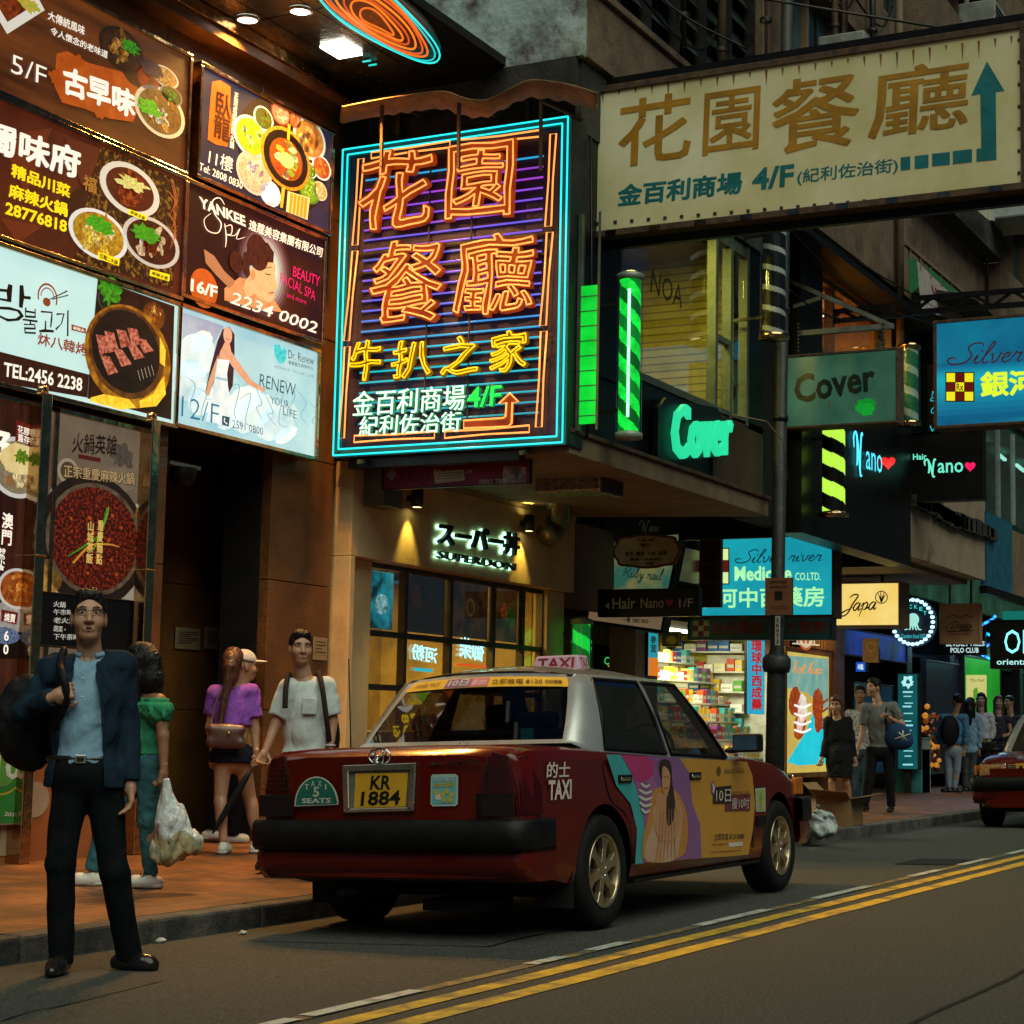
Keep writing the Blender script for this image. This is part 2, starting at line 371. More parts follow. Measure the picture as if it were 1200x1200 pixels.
# wall in polished slabs with open joints: full wall above the doorway, piers each side
def slabs(x0, x1, z0, z1, y=FY, dx=1.3, dz=1.05):
    nx = max(1, round((x1-x0)/dx)); nz = max(1, round((z1-z0)/dz))
    for i in range(nx):
        for j in range(nz):
            a, b = x0+(x1-x0)*i/nx, x0+(x1-x0)*(i+1)/nx; c, d = z0+(z1-z0)*j/nz, z0+(z1-z0)*(j+1)/nz
            mb.box((a+JT/2, y, c+JT/2), (b-JT/2, y+.1, d-JT/2), GRAN)
slabs(3.5, 11.68, .05, 3.42); slabs(13.12, 14.1, .05, 3.42, dx=1.1); slabs(3.5, 14.1, 3.42, 6.82)
mb.box((3.5, FY+.1, .02), (11.68, FY+.5, 6.9), DARK); mb.box((13.12, FY+.1, .02), (14.1, FY+.5, 6.9), DARK); mb.box((11.68, FY+.1, 3.42), (13.12, FY+.5, 6.9), DARK)
mb.build('wall', gb, bevel=.004)
mb = MB(); slabs(11.69, 15.4, .05, 3.4, y=10.3, dx=.9); mb.box((11.6, 9.75, .02), (11.69, 10.4, 3.42), GRAN); mb.box((11.69, 9.36, 3.40), (14.1, 10.4, 3.42), DARK); mb.build('doorway_recess', gb)  # back wall set deeper than measured, so shade darkens the recess
# canopy over the pavement with its panelled ceiling
mb = MB(); ZS = 6.86
for i in range(9):
    for j in range(3):
        a = 5+i*1.01; b = 9.2-(j+1)*.475; mb.box((a+.006, b+.006, ZS), (a+.998, b+.469, ZS+.05), SOFF)
mb.box((4, 7.775, ZS+.06), (14.08, 9.3, ZS+.14), BLK); mb.build('soffit', gb)
mb = MB(); BEAM = pm('bronze_fascia', (.16, .075, .035), .4, .3, var=.4, scale=5, bump=.1)
mb.box((4, 9.02, 6.66), (14.08, FY-.004, ZS-.004), BEAM); mb.box((4, 8.985, 6.75), (14.08, 9.018, ZS-.006), GOLD); mb.build('cornice', gb, bevel=.004)
mb = MB()
RIMM = pm('weathered_rim', (.02, .018, .016), .5, .2, var=.6, scale=4, bump=.4)
mb.prism([(4, 7.77, ZS-.03), (4, 7.77, ZS+.17), (4, 7.55, ZS+.17), (4, 7.55, ZS+.09)], (10.08, 0, 0), RIMM); mb.build('canopy_rim', gb)
# recessed downlights: lens plus the lamp inside it
def downlight(px, py, rad, k, energy, square=False, col='fff0d8'):
    c = hit(px, py, 2, ZS-.004); mb = MB()
    if square: mb.box((c[0]-rad, c[1]-rad*.8, ZS-.03), (c[0]+rad, c[1]+rad*.8, ZS-.006), em(col, k, lamp=True))
    else: mb.lathe([(rad*1.18, .0), (rad*1.18, -.018), (rad, -.022)], (c[0], c[1], ZS-.002), CHROME); mb.lathe([(rad, -.010), (.001, -.012)], (c[0], c[1], ZS-.004), em(col, k, lamp=True))
    o = mb.build('downlight', gb)
    ld = bpy.data.lights.new('downlight_lamp', 'SPOT'); ld.energy = energy; ld.color = (1, .45, .09); ld.spot_size = R(125); ld.spot_blend = .6; ld.shadow_soft_size = .1
    lo = bpy.data.objects.new('downlight_lamp', ld); COL.objects.link(lo); lo.location = np.array([c[0], c[1], ZS-.06])-ORG[gb.name]; lo.parent = gb
downlight(290, 22, .085, 6, 650); downlight(352, 12, .085, 6, 650); downlight(400, 57, .15, 9, 950, True)
mb = MB(); mb.bar((13.2, 8.5, 6.835), (13.2, 8.42, 6.835), .012, em('20c8c0', 1.2)); mb.bar((13.3, 8.5, 6.835), (13.3, 8.42, 6.835), .012, em('20c8c0', 1.2)); split(mb, 'soffit_light_strip', gb)

# glowing oval loops stand in for the neon sign's reflection in the soffit
nrefl = thing('neon_reflection', 'oval orange and cyan neon swirl under the dark canopy edge', 'neon light', tuple(hit(440, 25, 2, 6.8)))  # the neon swirl is the sign's reflection, not a neon fitting
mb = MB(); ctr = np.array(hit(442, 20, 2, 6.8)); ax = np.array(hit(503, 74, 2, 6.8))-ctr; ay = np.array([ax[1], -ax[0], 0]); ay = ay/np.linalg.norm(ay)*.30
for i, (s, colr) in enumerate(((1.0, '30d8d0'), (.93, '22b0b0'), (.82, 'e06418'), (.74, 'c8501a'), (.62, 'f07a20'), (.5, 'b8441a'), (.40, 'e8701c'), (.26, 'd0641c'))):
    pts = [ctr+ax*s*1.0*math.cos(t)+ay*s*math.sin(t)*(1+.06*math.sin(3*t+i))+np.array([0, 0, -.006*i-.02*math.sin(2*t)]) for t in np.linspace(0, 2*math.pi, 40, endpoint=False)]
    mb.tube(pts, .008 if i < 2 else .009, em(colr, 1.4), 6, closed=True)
mb.build('reflected_loop', nrefl)
mb = MB(); pts = [ctr+ax*1.04*math.cos(t)+ay*1.06*math.sin(t)+np.array([0, 0, .03]) for t in np.linspace(0, 2*math.pi, 40, endpoint=False)]
mb.prism(pts, (0, 0, .03), pm('reflection_back', (.06, .02, .012), .3, .5, var=.4, scale=6)); mb.build('reflection_plate', nrefl)

# ================================================================ CREAM SHOP with the overhanging upper floors
CREAM = pm('cream_render', (.70, .52, .27), .75, var=.12, scale=2, bump=.25, bscale=140, dirt=((.46, .33, .17), 1.4, .25))
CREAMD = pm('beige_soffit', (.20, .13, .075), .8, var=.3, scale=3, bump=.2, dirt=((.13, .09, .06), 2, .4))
PEEL = pm('peeling_plaster', (.42, .53, .50), .85, var=.2, scale=1.5, bump=.5, bscale=18, dirt=((.06, .035, .022), 1.1, .32))
BEIGE = pm('stained_beige', (.17, .115, .07), .85, var=.3, scale=1.4, bump=.4, bscale=25, dirt=((.09, .05, .035), 2.2, .45))
GRIME = pm('grimy_wall', (.03, .028, .022), .85, var=.6, scale=2.5, bump=.6, bscale=15)
DSTEEL = pm('dark_steel', (.045, .043, .04), .45, .6, var=.4, scale=8)
RUST = pm('rusty_steel', (.10, .055, .03), .75, .3, var=.5, scale=12, bump=.3)
FRAME = pm('window_frame', (.05, .04, .03), .4, .4, var=.3)
GLASS = glassy('clear_glass', (.75, .85, .8), .25)
UY = 6.85                                  # face of the overhanging upper floors
sb = thing('shop_building', 'cream rendered shop with upper floors projecting over the pavement', 'building', (16.5, 9.13, .06))
mb = MB(); HY = 9.12
mb.box((14.22, HY, 2.60), (18.93, HY+.25, 3.42), CREAM)                       # header
mb.box((14.22, HY, .04), (14.30, HY+.35, 2.597), CREAM)                       # bright end strip
mb.box((14.303, HY+.13, .04), (14.80, HY+.33, 2.597), CREAM)                  # left jamb set back
mb.box((18.50, HY+.12, .04), (18.93, HY+.32, 2.597), CREAM)                   # right jamb
mb.box((14.22, HY+.25, 2.6), (18.93, HY+.30, 3.44), CREAM)
mb.build('wall', sb, bevel=.006)
# window wall: frame members, panes, posters behind glass, room
WX = [14.80, 15.52, 16.42, 17.35, 18.03, 18.50]; WZ = [.08, .75, 1.42, 1.93, 2.58]
win = MB(); WY = HY+.2
for x in WX: win.box((x-.028, WY-.03, .06), (x+.028, WY+.05, 2.59), FRAME)
for z in WZ:
    for i in range(len(WX)-1): win.box((WX[i]+.029, WY-.025, z-.028), (WX[i+1]-.029, WY+.045, z+.028), FRAME)
wo = win.build('window', sb)
mb = MB(); mb.box((14.81, WY+.008, .09), (18.49, WY+.014, 2.57), GLASS); mb.build('pane', wo)
mb = MB()
mb.box((WX[0]+.06, WY+.03, 1.98), (WX[1]-.16, WY+.04, 2.53), ink('1c8fa0', .85, col2='04181c', scale=5, lo=.42, hi=.62))
for i, (c1, c2) in ((1, ('2a1208', '08090a')), (2, ('4a2a12', '180a06')), (3, ('5c3a0c', '101c06'))):
    mb.box((WX[i]+.05, WY+.03, 1.98), (WX[i+1]-.05, WY+.04, 2.55), ink(c1, .5, col2=c2, scale=5))
sh = Sheet(1, WY+.024)
for c, r, k, m_ in (((597, 690), 17, .9, ink('3a1c0c', .9)), ((551, 712), 11, .9, ink('5a4628', .5)), ((551, 712), 8, .9, ink('2a0c06', .5)), ((598, 724), 12, .9, ink('2c5a10', .6, col2='120a04', scale=40)), ((590, 715), 9, .9, ink('8a3a18', .8, col2='2a0c06', scale=30)),
                    ((447, 708), 12, 1.2, ink('9fd8e0', .9, col2='0a3038', scale=14)), ((488, 700), 14, 1.0, ink('381408', .8, col2='0a0504', scale=20))): sh.disc(mb, c, r, m_, k, .004)
mb.build('window_poster', wo)
mb = MB(); YWALL = pm('warm_room_wall', (.5, .36, .10), .8, var=.3, scale=3); WOODD = pm('dark_wood', (.10, .05, .02), .5, var=.4, scale=6, stretch=(1, 1, .2))
mb.box((14.8, 11.4, .05), (18.5, 11.5, 2.7), YWALL); mb.box((14.7, WY+.1, .05), (14.8, 11.4, 2.7), YWALL); mb.box((18.5, WY+.1, .05), (18.6, 11.4, 2.7), YWALL)
mb.box((14.7, WY+.1, 2.75), (18.6, 11.5, 2.8), DARK); mb.box((14.8, 9.6, .05), (18.5, 9.95, .95), WOODD); mb.box((14.8, 9.55, .95), (18.5, 10.0, 1.0), YWALL)
for k in range(9): x = 14.95+k*.38; mb.box((x, 11.36, 1.15+.1*(k % 3)), (x+.16, 11.395, 1.42+.1*(k % 3)), pm('room_paper%d' % (k % 3), ((.5, .45, .3), (.3, .1, .06), (.1, .25, .15))[k % 3], .8))
mb.box((15.0, 10.2, 1.0), (15.25, 10.5, 1.4), pm('amber_box', (.35, .16, .04), .6)); mb.lathe([(.07, 0), (.08, .25), (.05, .3)], (15.1, 9.8, 1.0), em('ffe9a0', 2.0, lamp=True))
mb.build('room', sb)
ld = bpy.data.lights.new('room_lamp', 'AREA'); ld.energy = 130; ld.size = 1.2; ld.color = (1, .66, .16); lo = bpy.data.objects.new('room_lamp', ld); COL.objects.link(lo); lo.location = np.array([16.3, 10.4, 2.68])-ORG[sb.name]; lo.parent = sb
# reflection of a sign across the street, put in as glowing mirrored writing
nw = thing('window_reflection', 'small cyan neon writing glowing inside the cream shop window', 'neon sign', (16.8, WY-.01, 1.5)); mb = MB(); sh = Sheet(1, WY-.012)  # the neon writing is a reflected sign, not one inside the window
sh.text(mb, '河粉', (512, 778), (482, 772), (513, 760), ink('a8ffff', 1.5), .02, 0); sh.text(mb, '御柴', (567, 776), (538, 770), (568, 752), ink('a8ffff', 1.5), .02, 0)
sh.poly(mb, [(485, 782), (507, 784), (507, 788), (485, 786)], ink('30b0c0', 1), .001); sh.poly(mb, [(535, 777), (570, 780), (570, 783), (535, 780)], ink('d0541a', 1), .001)
mb.build('lettering', nw)

# upper floors
mb = MB()
mb.box((14.12, UY+.02, 3.62), (14.2, 9.2, 6.95), GRIME); mb.box((14.12, UY-.04, 6.953), (14.198, 9.2, 14), PEEL)          # flank wall above the neon sign
mb.box((14.2, UY+.30, 3.62), (19.0, UY+.38, 4.28), BLK)
mb.box((14.105, 9.36, 3.44), (46, 12.6, 14), DARK); mb.box((14.105, 9.36, .05), (14.21, 12.6, 3.44), DARK); mb.box((14.22, HY+.02, 3.42), (19.0, 9.4, 3.475), CREAM); mb.build('flank_wall', sb)
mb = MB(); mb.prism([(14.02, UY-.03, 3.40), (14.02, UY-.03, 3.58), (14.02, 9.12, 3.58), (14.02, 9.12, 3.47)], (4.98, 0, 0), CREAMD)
mb.prism([(14.0, UY-.06, 3.58), (14.0, UY-.06, 3.62), (14.0, 9.2, 3.62), (14.0, 9.2, 3.583)], (5.0, 0, 0), RUST); mb.build('overhang_slab', sb, bevel=.006)
# salon storey: window with the lit brick room, dark fascia
mb = MB()
mb.prism([(14.2, UY+.05, 3.625), (14.2, UY+.05, 4.33), (19.0, UY+.05, 4.42), (19.0, UY+.05, 3.625)], (0, .08, 0), BLK)
mb.box((14.2, UY+.02, 4.2), (15.14, UY+.12, 6.93), BLK); mb.box((18.50, UY+.03, 4.3), (19.0, UY+.13, 6.93), BLK)
mb.box((14.2, UY+.0, 6.30), (19.0, UY+.10, 6.93), GRIME)
mb.build('fascia', sb)
WOODR = pm('reddish_panel', (.06, .025, .015), .45, var=.4, scale=3, stretch=(1, 1, .15))
mb = MB(); mb.prism([(17.5, UY+.03, 3.64), (17.5, UY+.03, 4.34), (18.98, UY+.03, 4.38), (18.98, UY+.03, 3.64)], (0, .015, 0), WOODR); mb.build('fascia_panel', sb)
GFR = pm('green_grey_frame', (.10, .13, .09), .5, .2, var=.3)
win = MB()
for x in (15.16, 17.55, 17.98, 18.47): win.box((x-.035, UY+.02, 4.32), (x+.035, UY+.12, 6.28), GFR)
win.box((15.16, UY+.03, 6.15), (18.47, UY+.11, 6.27), GFR); win.box((15.2, UY+.03, 4.33), (18.44, UY+.11, 4.40), GFR); win.box((17.6, UY+.035, 5.10), (17.94, UY+.1, 5.16), GFR)
wo = win.build('salon_window', sb)
mb = MB(); mb.box((15.2, UY+.06, 4.4), (17.52, UY+.066, 6.15), GLASS); mb.box((17.585, UY+.06, 4.4), (17.945, UY+.066, 6.15), GLASS); mb.box((18.02, UY+.06, 4.4), (18.43, UY+.066, 6.15), GLASS)
mb.build('pane', wo)
def brickm():
    m = pm('pale_brick', (.42, .37, .07), .8, var=.2, scale=3, bump=.2); n = m.node_tree.nodes; l = m.node_tree.links; b = n['Principled BSDF']
    tc = n.new('ShaderNodeTexCoord'); mp = n.new('ShaderNodeMapping'); mp.inputs['Rotation'].default_value = (R(90), 0, 0); br = n.new('ShaderNodeTexBrick'); br.inputs['Scale'].default_value = 1
    br.inputs['Brick Width'].default_value = .26; br.inputs['Row Height'].default_value = .085; br.inputs['Mortar Size'].default_value = .008
    br.inputs['Color1'].default_value = (1, 1, 1, 1); br.inputs['Color2'].default_value = (.75, .75, .7, 1); br.inputs['Mortar'].default_value = (.35, .33, .25, 1)
    l.new(tc.outputs['Object'], mp.inputs[0]); l.new(mp.outputs[0], br.inputs['Vector']); src = b.inputs['Base Color'].links[0].from_socket
    mx = n.new('ShaderNodeMix'); mx.data_type = 'RGBA'; mx.blend_type = 'MULTIPLY'; mx.inputs[0].default_value = 1
    l.new(src, mx.inputs[6]); l.new(br.outputs[0], mx.inputs[7]); l.new(mx.outputs[2], b.inputs['Base Color']); return m
BRICK = brickm()
mb = MB(); mb.box((14.3, 8.5, 3.7), (19.0, 8.6, 6.4), BRICK); mb.box((18.9, 7.2, 3.7), (18.98, 8.5, 6.4), BRICK); mb.box((14.22, 7.2, 3.7), (14.3, 8.5, 6.4), BRICK); mb.box((14.3, 7.3, 6.32), (19.0, 8.6, 6.4), pm('ceiling_tan', (.25, .17, .06), .8))
mb.box((14.3, 7.25, 3.7), (18.9, 8.5, 3.75), WOODD)
mb.box((16.55, 8.42, 4.3), (17.75, 8.47, 5.45), WOODD); mb.box((16.62, 8.40, 4.36), (17.68, 8.417, 5.39), pm('mirror_face', (.20, .15, .05), .15, .7))
for k in range(14): z = 4.35+k*.078; mb.box((16.50, 8.38, z), (16.55, 8.42, z+.05), CREAMD); mb.box((17.75, 8.38, z), (17.80, 8.42, z+.05), CREAMD)
mb.lathe([(.03, 0), (.05, .02), (.055, .16), (.02, .2), (.018, .27)], (17.4, 8.3, 4.5), pm('amber_bottle', (.25, .08, .02), .2)); mb.box((17.9, 8.0, 4.0), (18.7, 8.45, 4.6), BLK)
mb.build('salon_room', sb)
sh = Sheet(1, UY+.05); mb = MB(); sh.text(mb, 'NOA', (762, 342), (799, 362), (764, 315), pm('window_script', (.02, .018, .01), .6), .0, 0); mb.build('window_lettering', wo)
ld = bpy.data.lights.new('salon_lamp', 'AREA'); ld.energy = 110; ld.size = .8; ld.color = (1, .80, .12); lo = bpy.data.objects.new('salon_lamp', ld); COL.objects.link(lo); lo.location = np.array([16.6, 7.7, 6.28])-ORG[sb.name]; lo.parent = sb
# storey above: stained parapet, louvre windows, pilasters
mb = MB(); mb.box((14.2, UY-.05, 6.96), (19.4, UY+.10, 7.58), BEIGE); mb.box((14.1, UY-.09, 7.585), (19.42, UY+.12, 7.66), BEIGE); mb.build('parapet', sb, bevel=.01)
mb = MB(); LV = pm('louvre_glass', (.03, .045, .045), .25, .1, var=.5, scale=3)
mb.box((14.2, UY+.3, 7.6), (19.4, UY+.36, 14), DARK)
for i in range(7):
    x0 = 14.4+i*.72
    for j in range(16): z = 7.72+j*.26; mb.prism([(x0, UY+.10, z), (x0, UY+.115, z), (x0, UY+.22, z+.24), (x0, UY+.205, z+.24)], (.62, 0, 0), LV)
    mb.box((x0-.07, UY+.04, 7.665), (x0-.03, UY+.16, 12), DSTEEL)
split(mb, 'louvre_window', sb)
mb = MB(); mb.box((18.7, UY-.04, 7.665), (19.4, UY+.09, 14), BEIGE); mb.box((14.21, UY+.0, 11), (18.69, UY+.2, 14), BEIGE); mb.build('pilaster', sb)
# sagging corrugated awning over the neon sign
aw = thing('corrugated_awning', 'sagging brown sheet awning above the big neon sign', 'awning', (13.9, 8, 6.7)); mb = MB()
top = [(400, 126), (440, 118), (480, 112), (520, 108), (545, 116), (570, 118), (592, 108), (620, 95), (650, 97), (675, 102), (700, 110)]
Pt = smooth(top, 5); rows = []
for p in Pt:
    a = hit(p[0], p[1], 0, 13.15); b = hit(p[0], p[1], 0, 14.1); rows.append([(13.15, a[1], a[2]), (13.6, (a[1]+b[1])/2, a[2]+.03+.012*math.sin(a[1]*40)), (14.11, b[1], b[2]-.10)])
mb.grid(rows, pm('awning_sheet', (.20, .115, .045), .7, .2, var=.5, scale=4, bump=.3)); mb.build('sheet', aw).modifiers.new('s', 'SOLIDIFY').thickness = .012
mb = MB()
for px in (448, 538, 634): a = hit(px, 114, 0, 13.3); mb.bar(a-np.array([0, 0, .02]), a-np.array([-.02, 0, .62]), .025, RUST); mb.bar(a-np.array([0, 0, .03]), (14.1, a[1], a[2]+.05), .02, RUST)
split(mb, 'support_rod', aw)
# ================================================================ BILLBOARDS on the granite wall
BYF = 9.06
class Board:
    kx = 1.0
    def __init__(s, name, label, cat, face, xr=None, zr=None, q=None, y=BYF, depth=.17, group=None, frame=CHROME, fw=.035, axis=1, val=None):
        """a lit box on a plane; q = photo corners [tl, tr, br, bl] measured on the plane, or ranges xr, zr in metres"""
        s.sh = Sheet(axis, y if val is None else val); a = 0 if axis == 1 else 1
        if q:
            Q = [s.sh.P(p) for p in q]; xr = xr or tuple(sorted(((Q[0][a]+Q[3][a])/2, (Q[1][a]+Q[2][a])/2))); zr = zr or ((Q[2][2]+Q[3][2])/2, (Q[0][2]+Q[1][2])/2)
        s.xr, s.zr = xr, zr; v = s.sh.val; c = [0, 0, zr[0]]; c[a] = sum(xr)/2; c[1-a] = v+depth/2
        s.o = thing(name, label, cat, tuple(c), group=group); s.let = MB(); s.pic = MB()
        mb = MB(); lo = [0, 0, zr[0]]; hi = [0, 0, zr[1]]; lo[a], hi[a] = xr; lo[1-a], hi[1-a] = v+.004, v+depth; mb.box(lo, hi, BLK); mb.build('case', s.o)
        mb = MB(); lo[1-a], hi[1-a] = v, v+.0035; mb.box(lo, hi, face); mb.build('face', s.o)
        if fw:
            mb = MB()
            for r in ((xr[0]-fw, xr[1]+fw, zr[1], zr[1]+fw), (xr[0]-fw, xr[1]+fw, zr[0]-fw, zr[0]), (xr[0]-fw, xr[0], zr[0], zr[1]), (xr[1], xr[1]+fw, zr[0], zr[1])):
                lo = [0, 0, r[2]]; hi = [0, 0, r[3]]; lo[a], hi[a] = r[0], r[1]; lo[1-a], hi[1-a] = v-.022, v+depth; mb.box(lo, hi, frame)
            mb.build('frame', s.o, bevel=.006)
    def text(s, *a, **k): s.sh.text(s.let, *a, **k)
    def rect(s, x0, x1, z0, z1, mat, off=.003, mb=None):
        """rectangle given in fractions of the board"""
        a = 0 if s.sh.a == 1 else 1; W = s.xr[1]-s.xr[0]; H = s.zr[1]-s.zr[0]
        def p(u, v):
            c = np.zeros(3); c[a] = (s.xr[0]+u*W) if a == 0 else (s.xr[1]-u*W); c[1-a] = s.sh.val; c[2] = s.zr[0]+v*H; return c+s.sh.n*off
        (mb or s.pic).add([p(x0, z0), p(x1, z0), p(x1, z1), p(x0, z1)], [(0, 1, 2, 3)], mat)
    def poly(s, pts, mat, off=.004): s.sh.poly(s.pic, pts, mat, off)
    def disc(s, c, r, mat, k=1.0, off=.005, **kw): s.sh.disc(s.pic, c, r, mat, k*s.kx, off, **kw)
    def dish(s, c, r, rim, c1, c2, k=1.0, sc=28, bits=(), off=.005, brim=.86):
        s.disc(c, r, ink(rim, .9), k, off); s.disc(c, r*brim, ink(c1, .95, col2=c2, scale=sc), k, off+.0012)
        for j in range(max(6, int(r*.8))):
            t = random.uniform(0, 6.28); q = r*brim*.75*math.sqrt(random.random()); col = random.choice(bits) if bits else c2
            s.disc((c[0]+q*.5*k*s.kx*math.cos(t), c[1]+q*math.sin(t)), r*random.uniform(.09, .2), ink(col, 1.0, col2=c2, scale=60), random.uniform(.6, 1.5), off+.0025, n=7, ragged=.3, rot=random.uniform(0, 180))
    def done(s): s.pic.build('picture', s.o); s.let.build('lettering', s.o)
W_ = ink('fff4e0', 1.0); YL = ink('ffd818', 1.1)

# 1 brown wooden board, 5/F
b = Board('lit_billboard', 'lit billboard of dark wood and noodle bowls with white brush lettering, top row', 'billboard', em('241007', .9, col2='84461c', scale=5, kind='plank', lamp=True, lo=.3, hi=.75), q=[(90, 0), (227, 70), (216, 200), (0, 108)], xr=(9.3, 11.49), group='lit billboards on the granite wall')
b.poly([(66, 63), (78, 60), (104, 74), (142, 84), (162, 104), (163, 126), (155, 143), (128, 139), (100, 128), (72, 120), (63, 100)], ink('a0420e', .95, col2='c25a16', scale=9))
for p, r in (((66, 92), 9), ((150, 108), 10), ((116, 130), 8), ((92, 72), 7)): b.disc(p, r, ink('a8480f', .95), 1.4, .0045, ragged=.25)
b.kx = 1.6; b.text('古早味', (72, 110), (157, 139), (73, 76), W_, .035, warp=.03); b.text('5/F', (12, 85), (53, 101), (13, 63), W_, -.005)
b.text('大傳統風味', (55, 23), (98, 42), (56, 12), W_, .01); b.text('令人懷念的老味道', (58, 40), (125, 69), (59, 31), W_, .01)
b.dish((142, 58), 25, '20160e', '3a2412', '1c0e06', bits=('b8822c', '8a5a20', 'caa050')); b.disc((152, 55), 8, ink('3aa01c', 1, col2='0c4a08', scale=50), 1.2, .009, ragged=.3)
b.dish((187, 131), 29, 'd8cca0', '7a6430', '3a2410', bits=('e8dfb0', 'c8a050', 'f0f0d8', '9a6a20')); b.disc((174, 126), 10, ink('58c020', 1, col2='1a6a10', scale=50), 1.2, .009, ragged=.3)
b.disc((173, 93), 14, ink('8a2c10', 1, col2='3a0e06', scale=12), .9); b.disc((176, 80), 10, ink('14141c', 1, col2='403038', scale=40), 1.3, .007, ragged=.2); b.dish((193, 90), 12, 'd8c8a8', 'b09050', '6a4010', 1.3, bits=('e0b860',))
b.disc((158, 88), 13, ink('1a100a', 1, col2='3a200e', scale=20), 1, .0045); b.dish((200, 112), 11, '8a7a58', '4a5a20', '20300c', 1.2, bits=('5a9a20',))
b.poly([(-10, 10), (38, -14), (52, 12), (8, 40)], ink('d8d0c0', 1)); b.poly([(-4, 6), (20, -6), (30, 12), (8, 26)], ink('8a3a14', 1, col2='401404', scale=20), .006); b.disc((33, 6), 8, ink('8aa028', 1, col2='c8a040', scale=40), 1.4, .007, ragged=.3)
b.done()
# 2 navy board with a round tray, 11
b = Board('lit_billboard', 'lit navy billboard of a round tray of dishes beside an orange seal', 'billboard', em('1a2036', .9, col2='282c48', scale=4, lamp=True), q=[(240, 78), (390, 160), (383, 268), (229, 207)], group='lit billboards on the granite wall')
b.poly([(248, 96), (258, 94), (270, 102), (269, 125), (272, 142), (266, 172), (254, 170), (243, 164), (245, 130)], ink('c8641a', 1, col2='b04c10', scale=18))
b.text('臥\n龍', (249, 160), (268, 168), (252, 105), ink('301006'), .02, .009, line=.9); b.text('正\n宗\n成\n都\n麻\n辣\n火\n鍋', (268, 173), (273, 175), (274, 108), W_, .01, line=.95)
b.text('11樓', (243, 192), (271, 203), (245, 174), W_, .0); b.text('Tel: 2808 0830', (232, 199), (283, 222), (233, 190), W_, .005)
b.kx = 1.4; b.disc((332, 182), 64, ink('15100e', 1, col2='2a1810', scale=6))
for c, r, rim, c1, c2, bits in (((293, 160), 24, 'dfe8e0', 'c8b020', '7a6a10', ('e8e020', '60b020', 'f0f0a0')), ((308, 139), 14, 'f0f0e0', '3a5a1a', '601a08', ('a03010', '50801c')), ((328, 133), 14, '7a3020', 'c88068', '903828', ('e0a890', 'f0d0c0')),
    ((362, 163), 24, 'c8d0c0', 'a87c40', '604018', ('d8b878', '8a5a28')), ((376, 197), 14, 'f0efe0', 'a8562a', '602008', ('d89040',)), ((297, 203), 25, 'c8b8a8', 'd8b0a0', '8a5040', ('f0dcd0', 'e8c0b0')), ((362, 223), 16, '4a7a20', '70a828', '2c5010', ('a0d048',)), ((374, 224), 11, 'e0d0b0', 'd0b070', '806030', ('f0e0b0',)), ((316, 227), 15, 'd8e0e8', 'e8ecf0', 'a0a8b8', ('ffffff',)), ((345, 141), 10, '60301c', 'a05838', '602818', ('d89878',)), ((363, 200), 9, 'f0f0d8', '508028', '204010', ('90c040',))):
    b.dish(c, r, rim, c1, c2, bits=bits, off=.0075)
b.disc((334, 186), 36, ink('c89028', 1, col2='6a4010', scale=30), 1, .010); b.disc((334, 186), 32, ink('140a08'), 1, .0115); b.disc((334, 187), 24, ink('8a4c14', 1, col2='2a1006', scale=24), 1, .0125)
for k in range(16): b.disc((334+9*math.cos(k*1.7), 187+18*math.sin(k*1.7)), 4.5, ink(random.choice(('d09838', 'e8d090', 'a03c10', '709028')), 1), 1.3, .0135, n=7, ragged=.3)
b.disc((334, 188), 9, ink('f0d890', 1, col2='e09030', scale=40), 1.2, .015)
b.poly([(336, 224), (362, 232), (359, 258), (334, 248)], ink('d8c890', 1), .011)
for k in range(5): b.poly([(339+k*4.2, 226+k*1.4), (342.5+k*4.2, 227+k*1.4), (340+k*4.2, 250+k*1.6), (337+k*4.2, 249+k*1.6)], ink('c8901c', 1), .0125)
for k in range(4): b.poly([(310+k*4, 218+k), (313+k*4, 219+k), (311+k*4, 236+k*1.6), (308+k*4, 235+k*1.6)], ink('eef0f4', 1), .0125)
b.poly([(336, 145), (339, 146), (338, 166), (335, 165)], ink('e0a020', 1), .012); b.poly([(329, 219), (333, 220), (330, 244), (327, 243)], ink('d8a828', 1), .012)
b.done()
# 3 red-brown board
b = Board('lit_billboard', 'lit red brown billboard with yellow Chinese lettering and three chilli dishes', 'billboard', em('42180a', .9, col2='5c2410', scale=3, lamp=True), q=[(0, 118), (213, 210), (203, 340), (0, 281)], xr=(9.3, 11.49), group='lit billboards on the granite wall')
for t, c in (([(0, 160), (60, 150), (30, 230)], '6a2a12'), ([(60, 240), (110, 210), (95, 290)], '34120a'), ([(0, 255), (50, 265), (20, 285)], '6a2a12'), ([(75, 160), (120, 175), (98, 225)], '5a2412')): b.poly(t, ink(c, .9), .0042)
b.poly([(118, 172), (211, 213), (202, 338), (88, 305), (100, 240)], ink('2a1006', .9, col2='9a6a20', scale=26, lo=.5, hi=.62), .0045)
b.text('蜀味府', (-20, 176), (92, 211), (-17, 138), W_, .03, warp=.012); b.text('精品川菜', (12, 207), (81, 233), (13, 191), YL, .025); b.text('麻辣火鍋', (9, 231), (78, 255), (10, 214), YL, .025); b.text('28776818', (5, 251), (77, 273), (6, 236), YL, .03)
b.kx = 1.8; b.dish((152, 222), 30, 'd8d4c0', '5a1c0a', '2a0a04', bits=('8a3010', '701c08', 'a04818'), brim=.8); b.disc((154, 216), 7, ink('e0d890', 1, col2='80a030', scale=50), 2, .010, ragged=.4)
